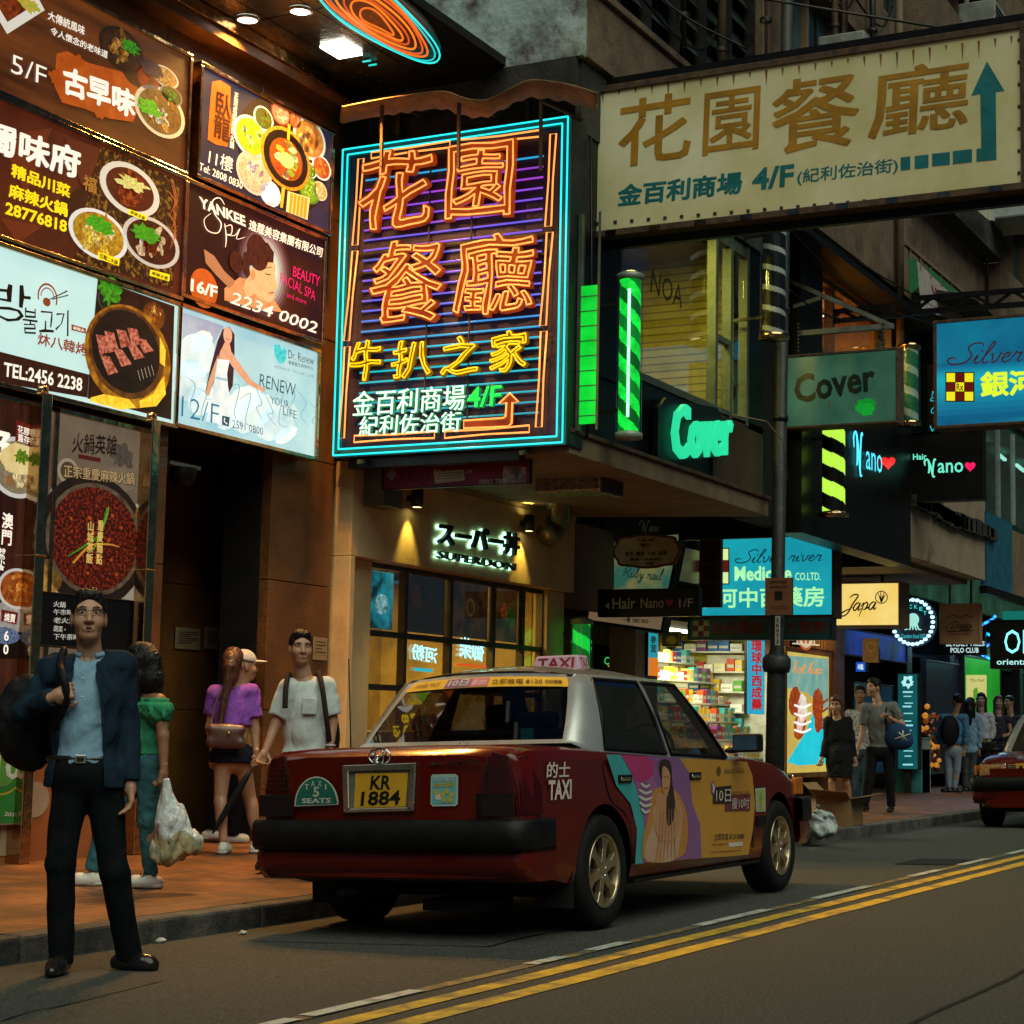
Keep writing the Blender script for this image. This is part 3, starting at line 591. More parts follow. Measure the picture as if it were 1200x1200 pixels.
b.dish((115, 275), 29, 'e0e0d8', 'c09a20', '6a3c0c', bits=('e8d060', 'f0d838', 'c88020', 'f8f0b0')); b.disc((115, 264), 9, ink('48b018', 1, col2='1a6008', scale=50), 1.4, .010, ragged=.3)
b.dish((177, 284), 29, 'c8c0b0', '4a1c08', '140604', bits=('6a1c08', 'd8c8a0', 'f0e8d0', '8a3c14')); b.disc((170, 274), 10, ink('48a818', 1, col2='1a5808', scale=50), 1.4, .010, ragged=.3)
for q, t in (([(150, 245), (171, 253), (170, 259), (149, 251)], '麻婆豆腐'), ([(114, 295), (139, 304), (138, 312), (113, 303)], '拉麵二水鍋'), ([(175, 316), (198, 322), (197, 330), (174, 323)], '麻辣水煮')): b.poly(q, ink('ffe010', 1.05), .011); b.text(t, (q[3][0]+2, q[3][1]-1), (q[2][0]-2, q[2][1]-1), (q[0][0]+2, q[0][1]+1.5), ink('201008'), .02, .0125)
for k in range(9): b.sh.stroke(b.pic, [(196+random.uniform(0, 12), 210+k*7), (204, 222+k*7), (196+random.uniform(0, 14), 236+k*7)], [.6, 1.2, .5], ink('b0602c', .9), .008)
b.text('福', (96, 222), (112, 228), (97, 204), ink('a8742c', .9), .02, .008)
b.done()
# 4 maroon spa board
b = Board('lit_billboard', 'lit maroon billboard of a woman in profile with her hair in a bun', 'billboard', em('1a0808', .9, col2='2a0e0c', scale=3, lamp=True), q=[(222, 216), (381, 282), (373, 397), (213, 345)], group='lit billboards on the granite wall')
for i in range(9): b.disc((309, 317), 58-i*5, ink(['30181a', '4a3034', '665052', '84787a', '9ca0a0', 'b0c4c0', 'bcd8d4', 'c4e6e2', 'ccf0ec'][i], .9), .95, .0042+.0004*i, n=36)
SK = ink('d89a68', .95, col2='c07a48', scale=10); SKL = ink('e8b888', 1, col2='dca470', scale=12); HR = ink('2c120a', .9, col2='5a2a14', scale=26)
b.poly([(238, 292), (250, 300), (262, 318), (275, 330), (268, 338), (252, 322), (240, 308)], ink('b07a52', .9), .0085)
b.poly([(262, 338), (280, 325), (300, 332), (318, 348), (330, 366), (300, 362), (262, 352)], SK, .0085)
b.poly([(290, 318), (306, 300), (318, 300), (322, 312), (321, 322), (324, 336), (320, 342), (321, 348), (315, 355), (303, 350), (298, 344), (288, 350), (284, 338)], SKL, .0095)
b.poly([(286, 330), (300, 336), (302, 350), (294, 356), (280, 345)], SK, .009)
b.disc((301, 296), 21, HR, 1.05, .0102, rot=-20); b.poly([(284, 296), (282, 315), (288, 327), (292, 322), (291, 312), (302, 306), (319, 308), (320, 296), (312, 284)], HR, .0108); b.disc((276, 307), 13, HR, 1.0, .0108)
b.disc((295, 322), 6, SK, .8, .0115); b.sh.stroke(b.pic, [(309, 320), (313, 322), (317, 321)], [.6, 1.2, .5], HR, .0115, 3); b.sh.stroke(b.pic, [(309, 315), (314, 313), (318, 314)], [.5, 1.0, .5], HR, .0115, 3); b.sh.stroke(b.pic, [(313, 344), (317, 343), (320, 343)], [.5, 1.5, .8], ink('b03c30'), .0115, 3)
b.disc((238, 338), 23, ink('c8601c', 1, col2='b04c10', scale=8), 1.15, .0085); b.text('16/F', (222, 341), (253, 350), (223, 326), W_, .03, .0105)
b.text('YANKEE', (233, 243), (287, 266), (232, 230), W_, .03, .0095); b.text('逸蔻美容集團有限公司', (290, 269), (376, 302), (292, 257), W_, .015, .0095)
b.sh.stroke(b.let, [(262, 240), (256, 232), (248, 236), (250, 250), (258, 262), (254, 273), (242, 270), (238, 258), (246, 250)], [.6, 1.2, 1.4, 1, 1.4, 1.2, 1, .8, .5], W_, .0105); b.sh.stroke(b.let, [(262, 262), (264, 278), (263, 290)], [.8, 1.4, .6], W_, .0105); b.sh.stroke(b.let, [(262, 266), (270, 264), (270, 274), (264, 275), (274, 276), (280, 268), (276, 280), (286, 278)], [.6, 1.1, 1, .7, .8, 1, .8, .5], W_, .0105)
MG = ink('e0106c', 1); b.text('BEAUTY', (342, 324), (373, 336), (343, 312), MG, .0, .0095); b.text('FACIAL SPA', (327, 331), (368, 353), (328, 319), MG, -.005, .0095); b.text('and more', (335, 348), (358, 357), (335, 342), MG, -.005, .0095)
b.text('2234 0002', (268, 355), (369, 391), (273, 342), W_, .01, .011)
b.done()
# 5 white and barbecue board
b = Board('lit_billboard', 'lit white billboard with black Korean brush lettering beside grilled meat', 'billboard', em('bfe6e0', .95, col2='cdeee8', scale=2, lamp=True), q=[(0, 288), (199, 357), (194, 490), (0, 453)], xr=(9.3, 11.49), group='lit billboards on the granite wall')
b.poly([(-40, 402), (104, 439), (102, 466), (-40, 442)], ink('2e140c', .9, col2='3c1c10', scale=40)); BKI = ink('100806', 1); BRI = ink('8a3a1c', 1)
b.text('TEL:2456 2238', (3, 441), (95, 459), (4, 424), W_, .02); b.text('방', (-14, 372), (33, 381), (-12, 326), BKI, .0, warp=.02); b.text('불고기', (25, 392), (79, 395), (26, 360), BKI, -.005, warp=.03); b.text('炑八韓烤', (43, 404), (101, 418), (44, 389), BRI, .02, warp=.01)
b.disc((55, 349), 17, BRI, 1, .006, a0=-20, a1=200, inner=.86); b.disc((55, 349), 12, BRI, 1, .006, a0=0, a1=180, inner=.88); b.disc((54, 354), 5, BRI, 1.3, .006)
b.sh.stroke(b.pic, [(55, 352), (78, 341)], [1, 1.6], BKI, .008, 0); b.sh.stroke(b.pic, [(60, 351), (79, 346)], [1, 1.4], BKI, .008, 0); b.poly([(83, 380), (100, 385), (100, 391), (83, 387)], BRI, .006); b.text('純炭火', (85, 386), (98, 389.5), (85, 382), W_, .01, .008)
b.poly([(114, 327), (204, 359), (200, 492), (102, 467), (104, 439)], ink('140806', .9, col2='3a1a0c', scale=6), .0045)
b.disc((128, 339), 15, ink('4aa81c', 1, col2='164a08', scale=30), 1.3, .007, ragged=.2); b.dish((127, 352), 15, '3a3a38', '1c2a14', '0c0a08', 1.3, bits=('58b020', '387a14')); b.dish((180, 370), 19, '2a1a10', '7a4210', '2a0c04', 1.2, bits=('c07820', '9a4a10', 'e0b050'))
b.kx = 1.08; b.disc((150, 418), 60, ink('c88c1c', 1, col2='5a2c08', scale=9, lo=.3, hi=.6), 1.2, .0085); b.disc((148, 414), 53, ink('6a4018', 1, col2='2a1608', scale=14), 1.18, .0095); b.disc((147, 412), 48, ink('0e0a08', 1, col2='20140e', scale=10), 1.18, .0105)
for p in ([(105, 466), (120, 462), (150, 468), (158, 478), (140, 480), (104, 470)], [(162, 470), (178, 462), (191, 440), (193, 462), (182, 476), (163, 478)], [(186, 395), (193, 410), (192, 430), (186, 425)]): b.poly(p, ink('f0a818', 1.1, col2='ffe040', scale=20), .011)
for i, (x, y, dx, dy) in enumerate(((111, 392, 9, 24), (121, 388, 10, 26), (135, 386, 11, 22), (148, 384, 10, 22), (116, 416, 18, 24), (131, 408, 20, 22), (147, 402, 18, 20), (158, 396, 18, 18))):
    b.poly([(x, y), (x+11, y+2), (x+11+dx*.55, y+dy*.85), (x+dx*.5, y+dy)], ink('c87860', 1, col2='6a2418', scale=34, lo=.4, hi=.6), .012)
for k in range(5): b.sh.stroke(b.pic, [(160+k*4, 434-k*1.5), (163+k*4, 446-k*1.5)], [.5, 1, .4], ink('c8b8a0', .8), .012, 0)
b.done()
# 6 pale blue board
b = Board('lit_billboard', 'lit pale blue billboard of a woman in a white gown reaching out', 'billboard', em('9accd6', .95, col2='c0e2e4', scale=1.6, lamp=True), q=[(214, 362), (373, 413), (367, 535), (204, 495)], group='lit billboards on the granite wall')
b.poly([(214, 366), (262, 382), (240, 420), (214, 400)], ink('a0a8c0', .9, col2='b8c8d4', scale=5), .0042)
for c, r, k, co in (((228, 418), 26, 1.5, 'd2e6e6'), ((222, 445), 24, 1.4, 'b8d4d8'), ((236, 468), 18, 1.5, 'd8ecec'), ((296, 484), 20, 2.2, 'd4eaea'), ((325, 494), 20, 2.2, 'b0d4dc'), ((285, 470), 16, 2.4, 'e4f4f2'), ((236, 400), 12, 1.8, 'e2eeee'), ((268, 490), 12, 2, 'e4f2f2'), ((335, 510), 8, 3, 'dceeee')): b.disc(c, r, ink(co, .95, col2='e8f6f4', scale=5), k, .0048, ragged=.05, rot=25, n=32)
for k in range(12): b.sh.stroke(b.pic, [(215+k*13, 440+(k % 3)*14), (228+k*13, 452+(k % 4)*10), (222+k*13, 478+(k % 3)*8), (236+k*12.5, 500)], [.3, 1.2, 1.0, .3], ink('8ab4c0', .9), .0062)
b.poly([(268, 383), (274, 392), (274, 420), (272, 452), (265, 465), (258, 470), (262, 440), (258, 425), (250, 448), (243, 464), (240, 458), (246, 430), (254, 400), (260, 386)], ink('20101c', .95, col2='4a2038', scale=20), .007)
b.disc((266, 393), 10, ink('e0a888', 1), .85, .008); b.poly([(263, 400), (268, 402), (270, 412), (280, 426), (294, 446), (310, 456), (309, 460), (290, 451), (276, 436), (268, 425), (254, 424), (257, 412)], ink('dca684', 1, col2='c88c68', scale=16), .0085); b.poly([(255, 415), (249, 430), (243, 448), (240, 462), (244, 463), (252, 440)], ink('d09a78', 1), .0085)
b.poly([(254, 421), (268, 422), (265, 438), (266, 452), (272, 488), (270, 500), (240, 494), (248, 462), (251, 440)], ink('eef6f4', 1, col2='c0d6da', scale=9), .0095); b.poly([(251, 441), (265, 444), (265, 447), (251, 444)], ink('a0c8d4', .9), .0105)
b.sh.stroke(b.pic, [(263, 396), (266, 398), (269, 397)], [.4, .9, .4], ink('b04038'), .0095, 3)
NV = ink('143c50', 1); b.text('RENEW', (303, 453), (345, 465), (304, 438), NV, -.008); b.text('YOUR', (316, 473), (338, 479), (316, 464), NV, -.008); b.text('LIFE', (331, 486), (347, 491), (331, 477), NV, -.008); b.text('12/F', (211, 488), (255, 498), (212, 464), ink('1a6a8a'), -.015, .011)
b.poly([(259, 487), (268, 489), (267, 500), (259, 498)], ink('1c4a60'), .0105); b.sh.stroke(b.pic, [(262, 490), (261.5, 494), (265, 497)], [1.4, .8, 1.4], W_, .0125); b.text('2591 0800', (271, 501), (307, 510), (271, 492), NV, -.006, .011)
b.text('Dr. Renew', (337, 420), (367, 428), (337, 410), ink('102838'), -.005); b.text('專業醫生美學中心', (337, 427), (366, 434.5), (337, 422), NV, .0); b.text('RENEW YOUR LIFE', (321, 431), (367, 443), (321, 428), ink('507888'), -.01)
TL = ink('10b0b8', 1, col2='60d8d8', scale=30); b.poly([(320, 404), (327, 404), (331, 414), (332, 424), (326, 426), (321, 416)], TL, .0085); b.poly([(331, 406), (335, 412), (334, 422), (330, 427), (329, 416)], TL, .009)
b.done()

# ---------------------------------------------------------------- ground level posters, menu board, base panel
PY = 9.12
b = Board('hotpot_poster', 'tall beige poster of a dark red hotpot standing beside the doorway', 'poster', em('75614e', .55, col2='8a7660', scale=3, lamp=True), q=[(62, 482), (177, 507), (166, 752), (42, 745)], zr=(1.22, 3.28), y=PY, frame=CHROME, fw=.04)
b.text('火鍋英雄', (83, 531), (135, 534), (85, 507), ink('180a08', .7), .01, warp=.03); b.disc((143, 534), 13, ink('6a5c50', .5, col2='4a4038', scale=30), 1.6, .006, ragged=.3); b.poly([(91, 532), (117, 537), (117, 542), (91, 537)], ink('5a1a10', .6), .007)
b.text('正宗重慶麻辣火鍋', (73, 560), (158, 571), (73, 543), ink('2e1c10', .6), .045, .006); b.text('正宗重慶麻辣火鍋', (74, 559), (157, 569), (74, 544), ink('b89a68', .7), .01, .0075)
b.disc((79, 552), 15, ink('a89880', .6), 1.2, .0055); b.disc((79, 552), 11, ink('5a4634', .5), 1.2, .0062); b.disc((140, 562), 14, ink('8a7a64', .5), 2.2, .005)
b.disc((108, 634), 78, ink('2e2018', .6, col2='1a120e', scale=8), 1.25, .007); b.disc((110, 632), 66, ink('6a5844', .7, col2='3a2c20', scale=10), 1.28, .0085); b.disc((110, 632), 61, ink('240a06', .8, col2='8c2c12', scale=42, lo=.42, hi=.6, col3='4a140a'), 1.28, .0095)
for k in range(90):
    t = random.uniform(0, 6.28); q = 57*math.sqrt(random.random()); b.disc((110+q*.64*math.cos(t), 632+q*math.sin(t)), random.uniform(1.2, 2.6), ink(random.choice(('7a2410', '4a1008', 'a04418', '30140a')), .8), 1.5, .0105, n=6, ragged=.3)
b.sh.stroke(b.pic, [(78, 652), (100, 638), (116, 625), (124, 595)], [1, 2.4, 2.4, 1.2], ink('3a8a1c', .8), .012); b.sh.stroke(b.pic, [(84, 660), (104, 640), (126, 638), (138, 641)], [2.4, 2.6, 2, 1], ink('c8882c', .8), .0125); b.sh.stroke(b.pic, [(108, 645), (122, 610), (126, 594)], [1, 2, 1], ink('5aa02c', .8), .0125)
GD = ink('d8b45c', .85); b.text('重\n慶\n麵\n點', (111, 661), (118, 662), (113, 609), GD, .02, .014); b.text('山\n城\n茶\n飯', (99, 660), (107, 661), (101, 610), GD, .02, .014)
for c, r in (((168, 606), 18), ((167, 650), 16), ((55, 676), 26)): b.disc(c, r, ink('c8b8a0', .6), 1.2, .006); b.disc(c, r*.8, ink('a06a28', .6, col2='d0a050', scale=20), 1.2, .007)
b.poly([(60, 570), (70, 572), (56, 600), (50, 598)], ink('b8b0a0', .6), .0062); b.poly([(138, 680), (163, 683), (160, 705), (134, 700)], ink('a89a88', .6), .0062)
b.done()
b = Board('menu_board', 'black menu board with white lettering below the hotpot poster behind the suited man', 'menu board', ink('0c0908', .6), q=[(46, 694), (156, 706), (150, 762), (42, 756)], y=9.075, depth=.04, fw=.012, frame=BLK)
for r, t in enumerate(('火鍋', '午市時段二人前', '老火湯三小時', '蔬菜・', '下午茶時段最好')): b.text(t, (62, 711+r*9.6), (62+(14 if len(t) < 4 else 52), 712.5+r*9.6), (62.5, 704+r*9.6), ink('c8c4b8', .7), .01, .006)
b.done()
b = Board('food_poster', 'brown wood poster of egg and soup dishes cut by the left edge of the photo', 'poster', em('1e0c07', .7, col2='52281a', scale=9, kind='wood', lamp=True), q=[(0, 472), (51, 482), (31, 772), (0, 768)], xr=(9.2, 10.19), zr=(1.25, 3.28), y=PY, fw=.04)
b.dish((20, 548), 36, 'c8c4bc', '8a7a60', '6a5a40', 1.3, bits=('e8d8a0', '9a5a20', 'f0e8c0')); b.disc((20, 538), 19, ink('f0dca0', .8, col2='e0c070', scale=10), 1.5, .010, ragged=.1); b.disc((24, 535), 8, ink('6a8a20', .9, col2='3a5010', scale=40), 1.5, .0115, ragged=.3)
b.poly([(18, 492), (49, 503), (48, 528), (17, 518)], ink('6a1c14', .8), .006); b.text('花膠嫩白\n蓋存蛋', (20, 517), (47, 525), (20, 498), W_, .01, .008); b.text('仔', (-12, 535), (10, 540), (-10, 500), W_, .05, .009)
b.poly([(2, 600), (16, 604), (15, 640), (1, 637)], ink('4a1410', .8), .006); b.text('澳\n門', (0, 638), (13, 640), (2, 600), W_, .02, .008); b.text('特\n色\n小\n食', (-4, 668), (4, 669), (-2, 642), W_, .02, .008)
b.dish((20, 690), 24, 'c0b8b0', 'a0501c', '5a2808', 1.4, bits=('d89040', 'c07028')); b.disc((22, 722), 24, ink('b8b0a8', .7, col2='8a8078', scale=20), 1.6, .0045); b.poly([(0, 714), (20, 718), (18, 732), (0, 728)], ink('6a1c14', .8), .011); b.text('燒賣', (3, 728), (16, 730), (4, 718), W_, .01, .0125)
b.poly([(-30, 735), (32, 742), (30, 772), (-30, 772)], ink('1a0c08', .6), .0115); b.text('6\n0', (2, 767), (8, 767), (3, 739), W_, .02, .0135)
b.disc((4, 745), 10, ink('1c2c58', .6, col2='90a0c0', scale=60), 2.5, .0125)
b.done()
b = Board('red_light_strip', 'narrow red lit strip with white letters between the two ground posters', 'light box', em('b00c14', .9, lamp=True), q=[(47, 550), (54, 552), (50, 598), (43, 597)], y=9.09, depth=.05, fw=0)
b.text('100', (45, 582), (52, 583), (46, 568), W_, .02, .004); b.done()
# glossy chrome posts framing the posters
for (px, y0, y1, lab) in ((184, 500, 755, 'tall chrome post at the right edge of the hotpot poster'), (56, 480, 800, 'tall chrome post between the two ground posters')):
    t = hit(px, y0, 1, 9.0); bz = 1.18; nm = thing('chrome_post', lab, 'post', (t[0]-.02, 9.05, zpave(9.05))); mb = MB()
    mb.box((t[0]-.05, 9.0, zpave(9.0)), (t[0]+.05, 9.2, 3.38), CHROME); mb.box((t[0]-.055, 8.99, 2.2), (t[0]+.055, 9.2, 2.22), GOLD); mb.build('shaft', nm, bevel=.012)
    mb = MB(); mb.lathe([(.0, 0), (.06, .005), (.06, .05), (0, .06)], (t[0], 9.08, 3.38), CHROME); mb.build('cap', nm)
ORP = pm('orange_panel', (.35, .11, .035), .45, var=.12, scale=3); BGP = pm('beige_swirl', (.42, .30, .20), .5, var=.12, scale=3)
bp_ = thing('base_panel', 'orange panel with beige swirls below the ground posters', 'panel', (10.2, 9.15, zpave(9.15))); mb = MB(); mb.box((8.6, 9.14, .06), (11.42, 9.24, 1.2), ORP); mb.build('board', bp_)
mb = MB(); sh = Sheet(1, 9.14)
sh.poly(mb, [(0, 800), (34, 812), (44, 850), (36, 900), (20, 940), (12, 1000), (0, 1003)], BGP, .004); sh.disc(mb, (40, 937), 21, BGP, 1.2, .0055); sh.disc(mb, (150, 900), 30, BGP, .8, .004, a0=60, a1=280, inner=.7); sh.poly(mb, [(-20, 985), (12, 985), (30, 1003), (-20, 1003)], BGP, .005); mb.build('swirl', bp_)
b = Board('round_logo_banner', 'white and green banner with a round green and yellow emblem at the left edge', 'banner', pm('banner_cloth', (.5, .48, .42), .7), q=[(0, 842), (36, 850), (25, 965), (0, 967)], xr=(9.4, 10.12), y=9.08, depth=.03, fw=0)
GN = pm('banner_green', (.03, .22, .04), .6, var=.15)
b.poly([(-30, 930), (33, 915), (25, 964), (-30, 966)], GN); b.disc((2, 898), 34, pm('emblem_yellow', (.55, .42, .04), .6), 1.15, .006); b.disc((2, 898), 31, GN, 1.15, .008); b.disc((2, 898), 24, pm('emblem_lime', (.12, .35, .05), .6), 1.15, .010)
b.text('10', (-9, 912), (22, 914), (-6, 884), pm('emblem_white', (.75, .72, .6), .6), .03, .012); b.text('2018', (4, 956), (20, 958), (5, 951), pm('emblem_white', (.75, .72, .6), .6), .02, .008); b.done()
# notices on the doorway wall, camera fittings above the doorway, a notice on the pier
NOTE = pm('notice_paper', (.34, .24, .13), .7, var=.15); NINK = pm('notice_ink', (.05, .03, .02), .7)
def notice(q, label, y=10.28, n=6):
    b = Board('paper_notice', label, 'notice', NOTE, q=q, y=y, depth=.012, fw=0)
    for k in range(n):
        t0 = lerp2(q, .12, .2+.6*k/n); t1 = lerp2(q, .88 if k % 3 < 2 else .6, .2+.6*k/n); b.sh.stroke(b.let, [t0, t1], [.9, .9], NINK, .004, 0)
    b.done()
notice([(206, 736), (235, 736), (234, 761), (205, 761)], 'left of two small paper notices on the dark doorway wall')
notice([(240, 736), (270, 735), (269, 761), (239, 761)], 'right of two small paper notices on the dark doorway wall')
notice([(368, 746), (384, 748), (383, 774), (366, 773)], 'small brown notice on the granite pier behind the young man', 9.238, 4)
cm = thing('doorway_camera', 'grey bracket with a dark dome camera at the top of the doorway', 'camera', tuple(hit(212, 545, 1, 9.3))); mb = MB(); c = np.array(hit(212, 545, 1, 9.3))
mb.box(c-np.array([.2, .05, .02]), c+np.array([.2, .3, .01]), pm('grey_metal', (.2, .22, .21), .4, .5)); split(mb, 'bracket', cm)
mb = MB(); mb.lathe([(.11, 0), (.115, -.05), (.09, -.12), (.04, -.155), (0, -.16)], c+np.array([.03, 0, -.02]), BLK); mb.build('dome', cm)
cm = thing('doorway_lamp', 'small black lamp fitting high on the doorway wall', 'lamp', tuple(hit(336, 578, 1, 10.1))); mb = MB(); c = np.array(hit(336, 578, 1, 10.1))
mb.bar(c+np.array([-.12, 0, .1]), c+np.array([.12, 0, -.03]), .05, BLK); mb.build('arm', cm); mb = MB(); mb.lathe([(.03, 0), (.07, .04), (.08, .14)], c+np.array([.1, -.02, -.06]), DSTEEL, axis=(.5, -.2, -.8)); mb.build('shade', cm)

# ================================================================ BIG NEON SIGN hung across the pavement
NX = 13.90
neon = thing('neon_sign', 'large rectangular neon sign with orange characters inside a double cyan border', 'neon sign', (NX+.2, 7.95, 3.46)); ns = Sheet(0, NX)
NQ = [(407, 172), (672, 137), (660, 525), (386, 533)]; Q = [ns.P(p) for p in NQ]
y0, y1, z0, z1 = (Q[1][1]+Q[2][1])/2, (Q[0][1]+Q[3][1])/2, (Q[2][2]+Q[3][2])/2, (Q[0][2]+Q[1][2])/2
NBACK = pm('neon_backing', (.026, .018, .06), .45, .3, var=.4, scale=3, bump=.2)
mb = MB(); mb.box((NX+.02, y0, z0), (NX+.34, y1, z1), pm('neon_case', (.02, .035, .032), .5, .4, var=.5, scale=6, bump=.3)); mb.build('case', neon, bevel=.01)
mb = MB(); mb.box((NX+.012, y0+.09, z0+.09), (NX+.019, y1-.09, z1-.09), NBACK); mb.build('backing', neon)
CY = em('1fc8cc', 1.9, lamp=True); CYB = pm('teal_border', (.01, .08, .09), .4)
mb = MB()
for a, b_, c, d in ((y0, y1, z1-.085, z1), (y0, y1, z0, z0+.085), (y0, y0+.085, z0+.085, z1-.085), (y1-.085, y1, z0+.085, z1-.085)): mb.box((NX, a, c), (NX+.0195, b_, d), CYB)
mb.build('border', neon)
def rectloop(i, x): return [(x, y0+i, z0+i), (x, y1-i, z0+i), (x, y1-i, z1-i), (x, y0+i, z1-i)]
for i in (.016, .07):
    mb = MB(); p = rectloop(i, NX-.03)
    for k in range(4): mb.tube([p[k], p[(k+1) % 4]], .0085, CY, 8)
    split(mb, 'border_tube', neon)
# fine horizontal tubes, violet fading to blue and cyan row by row
mb = MB()
HC = ['2a9ad0', '8a3cb8', '9a40c0', '8a48d0', '7a4cd8', '8a50d0', '6a58d8', '7a58d8', '4a5cc8', '7458d8', '7a5ae0', '6a5cd8', '6a60d8', '5a68d8', '4a78d8', '3a88d0', '2a9ad0', '1ea8c8', '1eb0c4', '1eb4c0', '24b0c0', '1ea8b8', '1ea0b0', '1e98a8', '2090a0']
for k in range(25): z = z1-.33-k*(z1-z0-.62)/24; mb.tube([(NX-.006, y0+.26, z), (NX-.006, y1-.26, z)], .0085, ink(HC[k], 1.15), 6)
split(mb, 'background_tube', neon)
mb = MB()
for y in (y0+.95, y1-.95): mb.bar((NX-.016, y, z0+.2), (NX-.016, y, z1-.2), .012, DSTEEL)
for z in (z1-1.02, z1-1.2, z1-2.1): mb.bar((NX-.014, y0+.2, z), (NX-.014, y1-.2, z), .016, DSTEEL)
split(mb, 'mounting_bar', neon)
OR = em('ff9a4a', 1.7, lamp=True); ORB = em('7a2606', .95, col2='a83c08', scale=6, lamp=True); ORF = pm('orange_letter_side', (.28, .07, .015), .5)
# slim orange loops just inside the border
mb = MB()
def capsule(a, b_, wd, x):
    a, b_ = np.array(a), np.array(b_); t = b_-a; L = np.linalg.norm(t); t /= L; n2 = np.array([0, -t[2], t[1]])
    return [a+n2*wd, a-n2*wd, a+t*L/2-n2*wd*.7, b_-n2*wd, b_+n2*wd, b_-t*L/2+n2*wd*.7]
def yz(p): q = ns.P(p); return np.array([NX-.028, q[1], q[2]])
for a, b_ in (((437, 183), (529, 170)), ((540, 169), (637, 157)), ((650, 158), (644, 266)), ((646, 273), (638, 382)), ((639, 389), (633, 501)), ((425, 187), (418, 288)), ((418, 295), (408, 400)), ((409, 407), (402, 514)), ((417, 515), (511, 510)), ((523, 510), (622, 503))): mb.tube(capsule(yz(a), yz(b_), .030, 0), .0085, OR, 6, closed=True)
split(mb, 'slim_loop_tube', neon)
# big characters: dull orange letter boards with a bright tube along every edge
def bigchar(ch, bl, br, tl, bold, warp):
    mb = MB(); ns.text(mb, ch, bl, br, tl, ORB, bold, .016, .05, 2, warp=warp); o = mb.build('neon_character', neon)
    mb = MB(); V, Fs, L = glyphs(ch, bold, 2, 1.0, True); A, B, C = [ns.P(p, .075) for p in (bl, br, tl)]
    for l in L:
        l = l + (warp*np.stack([np.sin(l[:, 1]*11+l[:, 0]*9*.7+.6), np.sin(l[:, 0]*9+l[:, 1]*5)], 1) if warp else 0)
        mb.tube([A+q[0]*(B-A)+q[1]*(C-A) for q in l], .0078, OR, 6, closed=True)
    mb.build('outline_tube', o)
for a in (('花', (420, 277), (508, 268), (429, 183), .024, .02), ('園', (524, 262), (603, 256), (530, 172), .022, .012), ('餐', (433, 386), (523, 380), (441, 288), .018, .02), ('廳', (532, 374), (627, 367), (539, 279), .015, .02)): bigchar(*a)
YT = em('f0c010', 1.4, lamp=True); YB = em('7a5404', .8, lamp=None)
for ch, bl, br, tl in (('牛', (411, 450), (450, 445), (414, 402)), ('扒', (460, 449), (508, 443), (463, 402)), ('之', (517, 444), (564, 439), (520, 397)), ('家', (574, 440), (620, 434), (578, 391))):
    mb = MB(); ns.text(mb, ch, bl, br, tl, YB, .03, .014, .03, 2, warp=.02); o = mb.build('neon_character', neon)
    mb = MB(); V, Fs, L = glyphs(ch, .03, 2, 1.0, True); A, B, C = [ns.P(p, .055) for p in (bl, br, tl)]
    for l in L: l = l+.02*np.stack([np.sin(l[:, 1]*11+l[:, 0]*6.3+.6), np.sin(l[:, 0]*9+l[:, 1]*5)], 1); mb.tube([A+q[0]*(B-A)+q[1]*(C-A) for q in l], .0075, YT, 6, closed=True)
    mb.build('outline_tube', o)
mb = MB(); WG = em('c8ffe0', 1.25, lamp=True); GR = em('20f050', 1.2, lamp=True); GB = em('1a7a48', .8, lamp=None)
for t, bl, br, tl, mt in (('金百利商場', (415, 489), (546, 481), (417, 460), WG), ('4/F', (549, 479), (588, 476), (551, 455), GR), ('紀利佐治街', (423, 512), (541, 506), (425, 489), WG)):
    ns.text(mb, t, (bl[0]+1.5, bl[1]+1), (br[0]+1.5, br[1]+1), (tl[0]+1.5, tl[1]+1), GB, .02, .02); ns.text(mb, t, bl, br, tl, mt, .004, .03, .012)
mb.build('lower_lettering', neon)
mb = MB(); AR = [(547, 494), (593, 491), (596, 489), (597, 473), (588, 474), (601, 462), (611, 472), (604, 473), (603, 497), (599, 501), (547, 503)]
ns.poly(mb, AR, ORB, .02, .02); mb.tube([ns.P(p, .055) for p in AR], .0085, OR, 6, closed=True); mb.build('arrow', neon)
mb = MB()
for y in (y0+.5, y1-.5): mb.bar((NX+.15, y, z1), (NX+.15, y, z1+.3), .04, RUST)
for y in (y0+.4, y1-.3): mb.bar((NX-.05, y, z0-.06), (NX+.2, y, z0), .03, GFR)
mb.box((NX+.1, y0+.5, z0-.09), (NX+.22, y1-.1, z0-.01), DSTEEL); split(mb, 'hanger', neon)
mb = MB(); mb.box((NX+.33, y0-.06, z0+.55), (NX+.5, y0+.25, z0+.8), GFR); mb.tube([(NX+.36, y0-.03, z0+.1), (NX+.37, y0-.05, z0+1.2), (NX+.36, y0-.02, z1-.1)], .012, BLK, 6); split(mb, 'wiring_box', neon)
